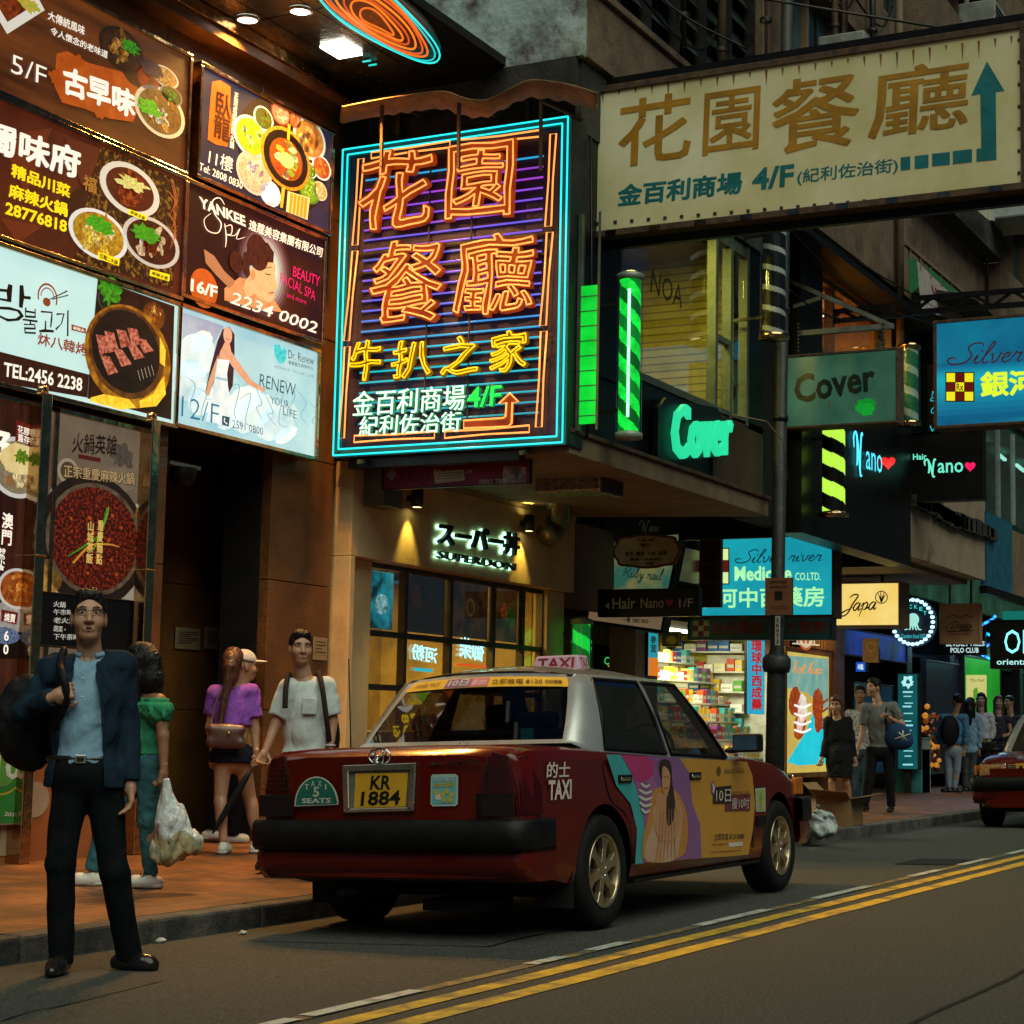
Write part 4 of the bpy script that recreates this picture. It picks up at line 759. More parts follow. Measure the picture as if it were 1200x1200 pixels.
# ================================================================ script lettering drawn with a pen
PEN = {  # strokes in a unit box: x advance, then point lists (x, y) with y = 0 base line, .45 x-height, 1 ascender
 'S': (.75, [[(.95, .82), (.85, .98), (.6, .98), (.45, .8), (.55, .6), (.65, .4), (.55, .12), (.25, 0), (0, .08), (-.1, .25), (.05, .35), (.2, .28)]]),
 'i': (.26, [[(0, .1), (.12, .42), (.08, .1), (.16, 0), (.28, .12)], [(.2, .58), (.22, .63)]]), 'l': (.26, [[(0, .1), (.2, .6), (.3, .95), (.22, 1.0), (.14, .7), (.08, .15), (.16, 0), (.28, .12)]]),
 'v': (.4, [[(0, .36), (.08, .44), (.13, .1), (.2, 0), (.32, .2), (.34, .44), (.44, .4)]]), 'e': (.34, [[(0, .14), (.2, .26), (.26, .38), (.18, .46), (.06, .3), (.08, .06), (.2, 0), (.36, .14)]]),
 'r': (.36, [[(0, .1), (.1, .42), (.12, .48), (.2, .4), (.3, .42), (.24, .1), (.3, 0), (.38, .1)]]), 'J': (.5, [[(.15, .8), (.35, .98), (.6, .9), (.42, .4), (.3, -.1), (.1, -.3), (-.1, -.2), (.1, 0), (.5, .2)]]),
 'a': (.42, [[(.32, .4), (.18, .46), (.04, .28), (.06, .05), (.18, .02), (.3, .3), (.34, .44), (.3, .1), (.36, 0), (.46, .12)]]), 'p': (.42, [[(0, .2), (.12, .44), (.04, -.4)], [(.1, .3), (.24, .47), (.34, .3), (.26, .04), (.12, .06)], [(.3, .1), (.44, .14)]]),
 'o': (.4, [[(.22, .45), (.06, .3), (.08, .04), (.22, .02), (.32, .22), (.26, .43), (.42, .38)]]), 'N': (.95, [[(-.35, .5), (-.42, .8), (-.2, .98), (.02, .85), (.1, .5), (.08, .05), (-.05, .0)], [(.02, .9), (.25, .5), (.48, -.15), (.6, -.3), (.75, -.25)], [(.5, -.1), (.56, .6), (.7, .98), (.85, .9)]]),
 'n': (.44, [[(0, .4), (.08, .44), (.06, 0)], [(.06, .24), (.2, .46), (.3, .36), (.28, .06), (.36, 0), (.46, .1)]]), 'D': (.8, [[(.3, .95), (.15, .3), (.05, .02), (-.1, .1), (.2, 0), (.6, .1), (.75, .5), (.6, .9), (.2, 1.0), (-.05, .85), (.0, .7)]]),
 'g': (.42, [[(.32, .4), (.18, .46), (.04, .28), (.08, .05), (.2, .04), (.3, .3), (.34, .42), (.22, -.3), (.08, -.42), (0, -.3), (.2, -.1), (.46, .12)]]), 'y': (.42, [[(0, .4), (.08, .44), (.1, .12), (.2, .04), (.32, .42), (.2, -.3), (.06, -.42), (0, -.3), (.2, -.08), (.46, .14)]]),
 'u': (.42, [[(0, .38), (.06, .44), (.06, .1), (.16, 0), (.28, .2), (.32, .44), (.3, .08), (.44, .1)]]), 'b': (.4, [[(0, .1), (.2, .7), (.24, .98), (.12, .9), (.06, .2), (.14, 0), (.3, .12), (.28, .38), (.42, .34)]]), 'R': (.7, [[(.2, .9), (.1, .4), (0, 0)], [(0, .7), (.3, 1), (.55, .8), (.3, .5), (.1, .48)], [(.28, .5), (.5, .1), (.72, .05)]]), ' ': (.3, []), 'h': (.42, [[(0, .1), (.2, .8), (.16, .98), (.08, .4), (.06, 0)], [(.06, .25), (.2, .46), (.28, .3), (.28, .04), (.44, .1)]]), 'H': (.7, [[(.1, .95), (.08, .4), (0, 0)], [(.05, .5), (.5, .55)], [(.55, 1), (.5, .4), (.5, 0), (.7, .08)]]), 'd': (.42, [[(.3, .4), (.14, .45), (.04, .2), (.14, .02), (.28, .2), (.38, .98), (.3, .1), (.44, .1)]]), 't': (.3, [[(.02, .1), (.16, .8), (.1, .1), (.18, 0), (.32, .12)], [(0, .5), (.26, .52)]])}
def script(sh, mb, word, bl, br, hpx, mat, wd=1.2, off=.009, slant=.25):
    tot = sum(PEN[c][0] for c in word); bl = np.array(bl, float); br = np.array(br, float); d = (br-bl)/tot; x = 0.0
    for c in word:
        for st in PEN[c][1]: sh.stroke(mb, [bl+d*(x+p[0]+slant*p[1])+np.array([0, -hpx*p[1]]) for p in st], [wd*.5]+[wd]*max(1, len(st)-2)+[wd*.4] if len(st) > 2 else wd*1.3, mat, off, 4)
        x += PEN[c][0]
def heart(sh, mb, c, r, mat, off=.009):
    sh.poly(mb, [(c[0]+r*.062*16*math.sin(t)**3, c[1]-r*.062*(13*math.cos(t)-5*math.cos(2*t)-2*math.cos(3*t)-math.cos(4*t))) for t in np.linspace(0, 6.283, 24, endpoint=False)], mat, off)

# ================================================================ CREAM AND GOLD HANGING SIGNBOARD over the road
SCREAM = pm('signboard_cream', (.72, .68, .45), .6, var=.2, scale=.9, bump=.03, col2=(.56, .49, .20))
SGOLD = pm('signboard_gold', (.42, .20, .006), .55, var=.25, scale=4); STEAL = pm('signboard_teal', (.0, .155, .17), .55, var=.2, scale=4)
b = Board('hanging_signboard', 'long cream signboard with gold characters and a teal arrow hanging over the road', 'signboard', SCREAM, q=[(697, 107), (1195, 38), (1198, 222), (692, 265)], val=14.6, axis=0, depth=.32, frame=RUST, fw=.06)
for a in (('花', (724, 197), (809, 185), (727, 119)), ('園', (823, 183), (889, 174), (826, 110)), ('餐', (903, 183), (1006, 169), (906, 97)), ('廳', (1017, 164), (1134, 148), (1021, 84))): b.text(*a, SGOLD, .010, .004)
b.text('金百利商場', (723, 243), (869, 227), (725, 217), STEAL, .03, .003); b.text('4/F', (881, 224), (930, 218), (882, 198), STEAL, .03, .003); b.text('(紀利佐治街)', (934, 218), (1052, 204), (935, 199), STEAL, .012, .003)
zz = lambda x, y: (680+x/2.308, 20+y/2.308)
for q in (((867, 380), (893, 377), (893, 412), (867, 415)), ((905, 376), (942, 372), (942, 407), (905, 411)), ((952, 370), (1000, 365), (1000, 399), (952, 404)), ((1008, 363), (1060, 357), (1060, 392), (1008, 398)), ((1072, 357), (1085, 355), (1082, 208), (1058, 212), (1100, 120), (1148, 200), (1124, 202), (1126, 386), (1072, 391))): b.poly([zz(*p) for p in q], STEAL, .003)
DRIP = pm('rust_drip', (.26, .10, .03), .7, var=.3); RIV = pm('rivet', (.05, .045, .03), .5, .5)
for k in range(26):
    t = (k+.5)/26; top = np.array([697+498*t, 110-69*t]); Lh = random.uniform(5, 22); b.sh.poly(b.pic, [top+np.array([-1.6, 0]), top+np.array([1.6, 0]), top+np.array([.2, Lh])], DRIP, .0025)
    bt = np.array([692+506*t, 261-43*t]); b.sh.poly(b.pic, [bt+np.array([-2, 0]), bt+np.array([2, 0]), bt+np.array([2, 4]), bt+np.array([-2, 4])], RIV, .005)
for k in range(7): t = (k+.5)/7; b.sh.poly(b.pic, [(1192.5, 45+k*26), (1196, 45+k*26), (1196, 49+k*26), (1192.5, 49+k*26)], RIV, .004)
b.done()
mb = MB(); y0, y1 = b.xr; z0, z1 = b.zr
mb.bar((14.76, y0-.2, z1+.13), (14.76, 7.0, z1+.13), .09, BLK); mb.bar((14.76, y0-.2, z0-.10), (14.76, 6.9, z0-.10), .07, BLK)
for y in (y0+.3, (y0+y1)/2, y1-.2): mb.bar((14.76, y, z1+.05), (14.76, y, z1+.13), .05, RUST)
mb.tube([(14.76, y0+.6, z1+.15), (14.76, 6.9, z1+1.2)], .012, DSTEEL, 5); mb.build('beam', b.o)
mb = MB(); 
for k in range(9): y = y0+.2+k*(y1-y0-.4)/8; mb.box((14.598-.026, y-.05, z0-.055), (14.598-.02, y+.05, z0-.008), CHROME)
split(mb, 'bracket', b.o)

# ================================================================ salon signs: green poles, letters, hanging boxes
GRN = em('12d83c', 1.5, col2='0a9a28', scale=9, lamp=True); GRN2 = em('9affb8', 2.2, lamp=True)
def barber(name, label, c, h, r, mats, pitch=.32, glow=None, cap=CHROME, glass=True, group=None, bands=2):
    o = thing(name, label, 'barber pole', tuple(c), group=group); c = np.array(c, float); mb = MB(); n = 40; rows = int(h/.01)
    vs = []; fs = []; ms = []
    for j in range(rows+1):
        for i in range(n): a = 2*math.pi*i/n; vs.append(c+np.array([r*.82*math.cos(a), r*.82*math.sin(a), h*j/rows]))
    for mi_, mt in enumerate(mats):
        f = [(j*n+i, j*n+(i+1) % n, (j+1)*n+(i+1) % n, (j+1)*n+i) for j in range(rows) for i in range(n) if int(((h*j/rows)/pitch+i/n)*len(mats)) % len(mats) == mi_]
        if f: mb.add(vs, f, mt, True)
    mb.build('striped_core', o)
    if glow: m2 = MB(); m2.tube([c+np.array([-r*.86, -r*.3, .12]), c+np.array([-r*.86, -r*.3, h-.1])], .014, glow, 8); m2.build('tube', o)
    if glass: m2 = MB(); m2.lathe([(r, -.02), (r, h+.02)], c, GLASS, n=24); m2.build('glass', o)
    for nm, z in (('base_cap', -.06), ('top_cap', h)): m2 = MB(); m2.lathe([(.0, 0), (r*1.08, .0), (r*1.08, .05), (r*.6, .075), (0, .08)], c+np.array([0, 0, z]), cap); m2.build(nm, o)
    m2 = MB(); m2.bar(c+np.array([0, 0, h*.15]), c+np.array([.05, .5, h*.15]), .03, DSTEEL); m2.bar(c+np.array([0, 0, h*.85]), c+np.array([.05, .5, h*.85]), .03, DSTEEL); split(m2, 'bracket', o)
    return o
GLC = pm('clear_cap', (.25, .3, .25), .2)
barber('barber_pole', 'bright green glowing barber pole beside the salon window', (14.64, 6.55, 3.66), 1.36, .115, [GRN, em('0c7a26', .9, lamp=True), GRN, em('0a5a1c', .8, lamp=True)], .5, GRN2, GLC)
gp = thing('green_light_panel', 'narrow green lit panel on the building corner beside the glowing pole', 'light panel', (14.1, 6.72, 3.6)); mb = MB(); mb.box((14.075, 6.60, 3.66), (14.11, 6.76, 4.86), em('10e038', 1.1, col2='08b028', scale=3, lamp=True)); mb.build('lens', gp)
mb = MB(); mb.box((14.06, 6.58, 3.6), (14.074, 6.60, 5.5), GFR); mb.box((14.06, 6.76, 3.6), (14.12, 6.79, 5.5), GFR)
for k in range(9): mb.box((14.06, 6.6, 3.72+k*.13), (14.073, 6.76, 3.728+k*.13), GFR)
mb.build('frame', gp)
BWA, BWB, RDS = pm('pole_black', (.012, .012, .012), .3), pm('pole_white', (.45, .47, .45), .3), pm('pole_red', (.25, .03, .02), .3)
barber('barber_pole', 'tall unlit black and white barber pole beside the lamp post', (18.25, 6.5, 5.25), 1.28, .15, [BWA, BWA, BWB, BWA], .22)
YG = em('b8f048', 1.1, lamp=True)
p = hit(977, 548, 1, 6.6); barber('barber_pole', 'yellow green lit barber pole with black stripes under the green salon sign', (p[0], 6.6, p[2]-.52), 1.02, .16, [YG, BWA], .34, glass=False)
p = hit(1066, 452, 1, 6.6); barber('barber_pole', 'green and white glass barber pole between the two hanging lit boxes', (p[0], 6.6, p[2]-.48), .98, .14, [pm('pole_green', (.02, .16, .08), .3), pm('pole_green', (.02, .16, .08), .3), pm('pole_pale', (.35, .5, .42), .3)], .3)
# channel letters on the fascia
cl = thing('salon_letters', 'glowing sea green channel letters on the dark fascia under the salon window', 'sign', (16.9, 6.8, 3.6)); sh = Sheet(1, 6.80)
mb = MB(); sh.text(mb, 'Cover', (783, 539), (852, 534), (784, 474), em('28d89a', 1.05, lamp=True), .02, .02, .05); mb.build('lettering', cl)
mb = MB(); sh.poly(mb, [(771, 478), (780, 466), (840, 478), (846, 490), (846, 534), (783, 546), (770, 535)], BLK, -.05, .055); mb.build('back_box', cl)
mb = MB(); mb.tube([(17.9, 6.83, 4.35), (18.3, 6.6, 4.33), (18.55, 6.5, 4.15), (18.65, 6.48, 3.75)], .007, CREAMD, 6); o = tag(mb.build('loose_cable'), 'pale loose cable drooping from the dark salon fascia', 'cable')
# green sign box
b = Board('salon_sign_box', 'dull green sign box with black slab lettering hanging from a steel bracket', 'sign', em('2c5a48', .55, col2='44785e', scale=1.8, lamp=True), q=[(921, 418), (1050, 412), (1050, 495), (923, 498)], val=20.0, axis=0, depth=.22, frame=RUST, fw=.03)
b.text('Cover', (932, 474), (1027, 458), (930, 440), ink('06100c', 1), .03); 
for c, r, k in (((1014, 477), 10, .35), ((1016, 480), 7, .5), ((1008, 478), 5, .45)): b.disc(c, r, ink('18b838', k, col2='10c840', scale=40), 1.1, .004+.001*k, ragged=.2)  # green reflection on the box face, added as glowing spots
b.sh.stroke(b.pic, [(973, 470), (972, 476), (969, 481)], [1.4, 1, .6], ink('5a2010', .8), .005); b.done()
mb = MB()
for px in (935, 1035):
    a = hit(px, 415, 0, 20.1); 
    for k in range(8): mb.lathe([(.012, -.02), (.022, 0), (.012, .02)], a+np.array([0, 0, .03+.045*k]), DSTEEL, axis=(0, 0, 1), n=6)
mb.build('chain', b.o)
br_ = thing('sign_bracket', 'pale steel bracket arms running from the lamp post side to the green sign box', 'bracket', (20.05, 6.9, 5.6)); mb = MB()
STL = pm('galvanised_arm', (.22, .22, .19), .5, .6, var=.3)
for a, c, wd in (((925, 329), (1043, 381), .05), ((930, 360), (962, 349), .045), ((937, 391), (1047, 382), .06)): mb.bar(hit(*a, 0, 20.2), hit(*c, 0, 20.2), wd, STL)
mb.build('arm', br_)
def truss(label, x, a, c, hpx, n=7):
    o = thing('steel_truss', label, 'truss', tuple(hit(*a, 0, x))); mb = MB(); A, B = hit(*a, 0, x), hit(*c, 0, x); dz = np.array([0, 0, hpx])
    mb.bar(A, B, .06, BLK); mb.bar(A+dz, B+dz, .06, BLK)
    for k in range(n): t0, t1 = k/n, (k+1)/n; P0, P1 = A+(B-A)*t0, A+(B-A)*t1; mb.bar(P0+(dz if k % 2 else 0), P1+(0 if k % 2 else dz), .035, BLK)
    mb.build('lattice', o)
truss('black lattice truss carrying the blue pharmacy box over the road', 22.0, (1070, 366), (1260, 352), .17, 8)
truss('black lattice truss in front of the warm lit window', 21.5, (967, 378), (1048, 370), .12, 4)
# blue lit hanging pharmacy box (cut by the right edge)
def bluebox(name, label, q, x, c1, c2, depth=.3): return Board(name, label, 'sign', em(c1, .95, col2=c2, scale=.8, lamp=True), q=q, val=x, axis=0, depth=depth, frame=RUST, fw=.04)
b = bluebox('pharmacy_sign_box', 'deep blue lit pharmacy box high over the road at the right edge', [(1097, 378), (1262, 368), (1262, 492), (1099, 497)], 22.0, '0c4c74', '128098')
for i in range(8): b.rect(0, 1, .04+.055*i, .60-.02*i, ink(['0e5e84', '0f6a8e', '107698', '1282a0', '148ea8', '169ab0', '18a2b6', '1aa8ba'][i], .9), .0042+.0003*i)
DR = ink('3c0c10', .9); script(b.sh, b.pic, 'Silver river', (1112, 428), (1268, 419), 24, DR, 1.6, .009)
def check(b, x0, y0, w, h, lightc, dark='5a1208', rx=True):
    mb = b.pic; b.poly([(x0-1, y0-1), (x0+w+1, y0-1), (x0+w+1, y0+h+1), (x0-1, y0+h+1)], ink('200806', .9), .0075)
    for i in range(3):
        for j in range(3):
            if rx or True: b.poly([(x0+i*w/3+.3, y0+j*h/3+.3), (x0+(i+1)*w/3-.3, y0+j*h/3+.3), (x0+(i+1)*w/3-.3, y0+(j+1)*h/3-.3), (x0+i*w/3+.3, y0+(j+1)*h/3-.3)], ink(lightc if (i+j) % 2 == 0 else dark, 1), .0085)
    if rx: b.text('Rx', (x0+w*.38, y0+h*.63), (x0+w*.63, y0+h*.63), (x0+w*.38, y0+h*.38), ink('201008'), .01, .010)
check(b, 1109, 437, 32, 33, 'e8e020'); b.text('銀河', (1149, 466), (1216, 463), (1149, 436), ink('d8f030', 1.05), .03); b.done()
# pharmacy sign above the shop, its red lettered strip below
b = bluebox('pharmacy_sign_box', 'cyan lit pharmacy sign with pale green lettering behind the lamp post', [(820, 633), (975, 627), (975, 720), (820, 722)], 23.0, '1590a4', '1fb0bc')
script(b.sh, b.pic, 'Silver river', (863, 660), (962, 657), 15, ink('100a18', .9), 1.2, .009)
PG = ink('a8f0a8', 1.1); b.text('Medicine', (861, 681), (928, 680), (861, 664), PG, .03); b.text('CO.LTD.', (932, 680), (962, 680), (932, 671), PG, .01); b.text('銀河中西藥房', (815, 713), (966, 711), (815, 690), PG, .02); check(b, 817, 643, 37, 41, 'd8f0a0', '5a1a10', False); b.done()
TEALP = pm('teal_strip', (.01, .10, .11), .5, var=.2); RDI = pm('red_lettering', (.16, .012, .01), .5)
b = Board('lettered_strip', 'dull teal strip with dark red characters under the cyan pharmacy sign', 'sign', TEALP, q=[(808, 722.5), (975, 721), (973, 748), (806, 750)], zr=None, val=22.98, axis=0, depth=.2, frame=DSTEEL, fw=.01)
b.text('註冊藥師', (835, 745), (896, 744), (835, 728), RDI, .02, .004); b.text('配方藥劑', (903, 744), (968, 743), (903, 728), RDI, .02, .004); b.sh.poly(b.pic, [(812, 727), (831, 727), (831, 746), (812, 746)], pm('check_cream', (.4, .4, .25), .6), .003)
for i in range(3):
    for j in range(3):
        if (i+j) % 2: b.sh.poly(b.pic, [(812+i*6.3, 727+j*6.3), (818.3+i*6.3, 727+j*6.3), (818.3+i*6.3, 733.3+j*6.3), (812+i*6.3, 733.3+j*6.3)], RDI, .005)
b.done()
BRN = pm('brown_sign', (.10, .045, .025), .6, var=.3); BRD = pm('sign_ink', (.015, .010, .008), .6)
b = Board('vertical_cafe_sign', 'narrow brown vertical sign with three black characters in front of the cyan sign', 'sign', BRN, q=[(821, 617), (845, 617), (844, 711), (821, 711)], val=21.0, axis=0, depth=.06, frame=BRN, fw=.008); b.text('咖\n啡\n室', (824, 703), (841, 703), (824, 640), BRD, .02, .004, line=1.0); b.done()
b = Board('arrow_sign', 'black arrow sign of pale lettering with a red heart, left of the cyan sign', 'sign', BLK, q=[(702, 692.5), (819, 689), (818, 720.5), (702, 723)], val=19.5, axis=0, depth=.1, frame=BLK, fw=.008)
PWT = pm('pale_lettering', (.55, .52, .42), .6); b.text('Hair', (718, 714), (745, 713), (718, 701), PWT, .005, .004); b.text('Nano', (751, 713), (778, 712), (751, 701), PWT, .005, .004); b.text('1/F', (796, 712), (812, 711), (796, 702), PWT, .0, .004); b.sh.poly(b.pic, [(709, 710), (714, 706), (714, 714)], PWT, .004)
heart(b.sh, b.pic, (784.5, 706), 4.6, pm('heart_red', (.4, .02, .04), .5), .004); b.done()
# cream oval plate on chains
ov = thing('oval_menu_plate', 'cream scalloped plate with a brown rim hanging above the black arrow sign', 'sign', tuple(hit(759, 646, 0, 19.7))); sh = Sheet(0, 19.7)
def scal(g): return [(759+(37+g)*math.copysign(abs(math.cos(t))**.62, math.cos(t))*(1+.04*math.cos(8*t)), 646+(18+g)*math.copysign(abs(math.sin(t))**.62, math.sin(t))*(1+.05*math.cos(8*t))-(math.cos(t))*1.0) for t in np.linspace(0, 6.283, 48, endpoint=False)]
mb = MB(); sh.poly(mb, scal(1.5), pm('plate_rim', (.16, .05, .025), .5), 0, .03); mb.build('rim', ov); mb = MB(); sh.poly(mb, scal(-1.2), pm('plate_cream', (.50, .43, .25), .6), .031, .004); mb.build('plate', ov)
mb = MB(); script(sh, mb, 'Ruby nail', (748, 634), (768, 634), 4, BRD, .6, .038); sh.text(mb, '價目', (752, 641), (763, 641), (752, 637), BRD, .02, .038); sh.text(mb, '修甲  護理  光療  美睫', (734, 652), (783, 651), (734, 647), BRD, .02, .038); sh.text(mb, '星期一至星期日', (740, 657.5), (777, 657), (740, 654.5), BRD, .03, .038); sh.text(mb, '一樓', (748, 662), (768, 662), (748, 659), BRD, .02, .038); mb.build('lettering', ov)
mb = MB()
for px in (722, 796): mb.bar(hit(px, 640, 0, 19.72), hit(px+1, 602, 0, 19.72), .02, DSTEEL)
split(mb, 'hanger', ov)
# leaning nail salon light box
nl = thing('nail_salon_light_box', 'tilted light box with green script lettering under the salon overhang', 'sign', tuple(hit(745, 670, 0, 20.2))); sh = Sheet(0, 20.2); mb = MB()
sh.poly(mb, [(708, 604), (803, 604), (776, 742), (687, 729)], BLK, -.2, .195); mb.build('case', nl); mb = MB(); sh.poly(mb, [(710, 606), (800, 606), (795, 622), (705, 640)], pm('box_dark', (.02, .03, .025), .3), .002); sh.poly(mb, [(705, 636), (796, 626), (783, 690), (695, 690)], em('3c7a68', .45, col2='b0a050', scale=2.2, lamp=None, lo=.45, hi=.7), .002); sh.poly(mb, [(695, 690), (783, 690), (774, 738), (689, 726)], em('9a8260', .45, col2='8a7458', scale=3, lamp=None), .002); mb.build('face', nl)  # middle patch of the face carries a teal and cream reflection in its colour
mb = MB(); script(sh, mb, 'Nano', (752, 623), (772, 623), 13, PWT, 1.0, .006); script(sh, mb, 'Ruby nail', (730, 676), (775, 680), 13, ink('10302a', .7), 1.2, .006); sh.text(mb, '甲美容', (697, 714), (703, 714), (698, 704), BRD, .02, .006); sh.text(mb, '一樓  2882 0830', (730, 729), (760, 731), (730, 723), BRD, .02, .006); mb.build('lettering', nl)
# dark magenta banner under the neon sign
b = Board('magenta_banner', 'worn magenta banner with a patched strip hanging under the big neon sign', 'banner', pm('magenta_cloth', (.23, .012, .055), .6, var=.35, scale=3), q=[(452, 540), (623, 543), (620, 570), (448, 570)], val=14.3, axis=0, depth=.03, frame=BLK, fw=.006)
DKM = pm('banner_dark', (.05, .006, .02), .6); b.text('ABSG', (467, 565), (503, 564), (468, 548), DKM, -.01, .004); b.text('Mal', (508, 556), (524, 556), (509, 550), PWT, .0, .004); b.text('38', (545, 555), (553, 555), (546, 550), PWT, .0, .004); b.text('2882 7863', (561, 568), (597, 567), (561, 562), PWT, .01, .004)
b.sh.poly(b.pic, [(509, 553), (544, 550), (545, 563), (510, 567)], pm('patch_paper', (.5, .48, .38), .7), .006); b.sh.poly(b.pic, [(590, 546), (617, 547), (616, 569), (589, 568)], pm('photo_grey', (.4, .36, .34), .6, var=.8, scale=14), .0035); b.sh.poly(b.pic, [(453, 556), (459, 549), (465, 556), (459, 564)], pm('grey_mark', (.3, .3, .32), .6), .004)
for k in range(3): b.sh.stroke(b.let, [(512, 556+k*3), (541, 553.5+k*3)], .6, DKM, .0075, 0)
b.done()

# ================================================================ ducts, pipes and sconces under the overhang
ALU = pm('duct_alu', (.40, .40, .36), .28, .9, var=.3, scale=30, bump=.5, bscale=45); DBR = pm('dark_bronze', (.06, .045, .03), .3, .8, var=.3)
d = thing('exhaust_duct', 'bent silver exhaust duct ending in a square outlet under the overhang', 'duct', tuple(hit(640, 600, 1, 8.7))); mb = MB()
def Dp(px, py, y): return np.array(hit(px, py, 1, y))
mb.tube(smooth([Dp(640, 628, 8.9), Dp(652, 618, 8.85), Dp(655, 600, 8.8), Dp(655, 585, 8.75), Dp(664, 571, 8.6), Dp(685, 567, 8.3)], 5), .14, pm('olive_duct', (.16, .14, .07), .35, .7, var=.3, scale=10), 14); mb.build('pipe', d)
mb = MB(); c = Dp(676, 562, 7.6); mb.box(c-np.array([.2, .35, .14]), c+np.array([.2, .35, .14]), ALU); mb.box(c+np.array([-.24, -.39, -.17]), c+np.array([.24, -.352, .17]), DBR); mb.build('outlet', d, bevel=.03)
d = thing('grey_meter_box', 'grey green metal cabinet hanging under the lower left corner of the neon sign', 'cabinet', tuple(hit(431, 565, 0, 14.4))); mb = MB(); a = hit(413, 541, 0, 14.4); c = hit(449, 592, 0, 14.4); mb.box((14.4, c[1], c[2]), (14.75, a[1], a[2]), pm('cabinet_grey', (.14, .17, .13), .5, .4, var=.3, scale=5)); mb.build('case', d, bevel=.01)
mb = MB(); mb.tube([(14.38, a[1]+.2, a[2]-.05), (14.38, a[1]-.25, a[2]-.02)], .03, DBR, 8); mb.build('pipe', d)
def sconce(px, py, label, updown, e):
    c = np.array(hit(px, py, 1, 9.02)); o = thing('wall_sconce', label, 'wall lamp', tuple(c)); mb = MB(); mb.lathe([(.055, -.09), (.06, -.085), (.06, .085), (.055, .09)], c, DBR); mb.build('housing', o)
    mb = MB(); mb.bar(c+np.array([0, .05, 0]), c+np.array([0, .1, 0]), .05, DBR); mb.build('wall_plate', o)
    for s in ([-1, 1] if updown else [-1]):
        mb = MB(); mb.lathe([(.05, 0), (.001, .001)], c+np.array([0, 0, .084*s]), em('fff0a0', 7, lamp=True)); mb.build('lens', o)
        ld = bpy.data.lights.new('sconce_lamp', 'SPOT'); ld.energy = e; ld.color = (1, .72, .12); ld.spot_size = R(58); ld.spot_blend = .7; ld.shadow_soft_size = .03
        lo = bpy.data.objects.new('sconce_lamp', ld); COL.objects.link(lo); lo.parent = o; lo.location = (0, -.005, .1*s); lo.rotation_euler = (R(12)*(1), 0, 0) if s < 0 else (R(180-12), 0, 0)
sconce(489, 584, 'small bronze down light left of the shop lettering on the cream wall', False, 26); sconce(620, 613, 'small bronze up and down light right of the shop lettering on the cream wall', True, 26)
# halo lit shop lettering
hl = thing('halo_lettering', 'dark halo lit shop lettering with a pale green glow on the cream wall', 'sign', (16.6, 9.08, 2.9)); sh = Sheet(1, 9.115); HG = em('b0ffdc', 2.2, lamp=True); LDK = pm('letter_bronze', (.05, .04, .03), .35, .6)
for t, bl, br, tl, bo, di in (('スーパー丼', (507, 639), (602, 652), (508, 610), .035, .03), ('SUPERDON', (506, 654), (597, 669), (507, 645), .0, .03)):
    mb = MB(); sh.text(mb, t, bl, br, tl, HG, bo+di, .012, .004); mb.build('halo', hl); mb = MB(); sh.text(mb, t, bl, br, tl, LDK, bo, .045, .035); mb.build('lettering', hl)

# ================================================================ DARK CORNER BUILDING (black salon block, warm window, stained wall)
nb = thing('corner_building', 'dark building with a black salon block and a warm lit window behind the lamp post', 'building', (22.5, UY, .06))
mb = MB(); mb.box((20.2, UY, 3.35), (24.8, UY+.3, 5.25), BLK); mb.box((24.74, UY+.3, 3.35), (24.8, 9.2, 5.25), BLK); mb.box((19.0, UY+.25, 3.4), (20.2, UY+.4, 8.0), DARK); mb.box((20.2, UY+.02, 5.253), (21.0, UY+.3, 6.6), BLK); mb.box((24.1, UY+.02, 5.253), (24.8, UY+.3, 6.6), GRIME); mb.box((21.0, UY+.02, 5.253), (24.1, UY+.3, 5.62), BLK); mb.box((20.2, UY+.3, 3.3), (20.26, 9.3, 7), BLK); mb.build('salon_block', nb)
mb = MB(); WRM = pm('warm_wall', (.5, .28, .06), .8, var=.2); mb.box((20.9, 8.4, 5.3), (24.3, 8.5, 6.7), WRM); mb.box((20.9, 7.2, 6.62), (24.3, 8.5, 6.7), WRM); mb.box((20.84, 7.2, 5.3), (20.9, 8.5, 6.7), WRM); mb.box((24.3, 7.2, 5.3), (24.36, 8.5, 6.7), WRM); mb.box((20.9, 7.2, 5.3), (24.3, 8.5, 5.36), WRM); mb.box((22.6, 8.1, 5.36), (22.9, 8.39, 6.6), pm('warm_pillar', (.5, .4, .2), .7))
for x in (21.4, 22.6, 23.4): mb.lathe([(.07, 0), (.001, -.002)], (x, 7.7, 6.615), em('fff0c0', 4, lamp=True))
mb.build('room', nb); ld = bpy.data.lights.new('window_lamp', 'AREA'); ld.energy = 90; ld.size = .8; ld.color = (1, .6, .14); lo = bpy.data.objects.new('window_lamp', ld); COL.objects.link(lo); lo.location = np.array([22.4, 7.7, 6.58])-ORG[nb.name]; lo.parent = nb
win = MB(); TIM = pm('timber_frame', (.20, .10, .04), .5, var=.3)
for x in (21.03, 21.5, 24.07): win.box((x-.05, UY+.04, 5.62), (x+.05, UY+.14, 6.58), TIM)
win.box((21.08, UY+.05, 6.5), (24.02, UY+.13, 6.58), TIM); win.box((21.08, UY+.05, 5.62), (24.02, UY+.13, 5.7), TIM); wo = win.build('warm_window', nb); mb = MB(); mb.box((21.08, UY+.08, 5.7), (24.02, UY+.086, 6.5), GLASS); mb.build('pane', wo)
mb = MB(); mb.prism([(19.2, UY-.35, 6.62), (19.2, UY-.35, 6.7), (19.2, UY+.1, 7.05), (19.2, UY+.1, 6.62)], (5.7, 0, 0), BLK); mb.build('canopy', nb)
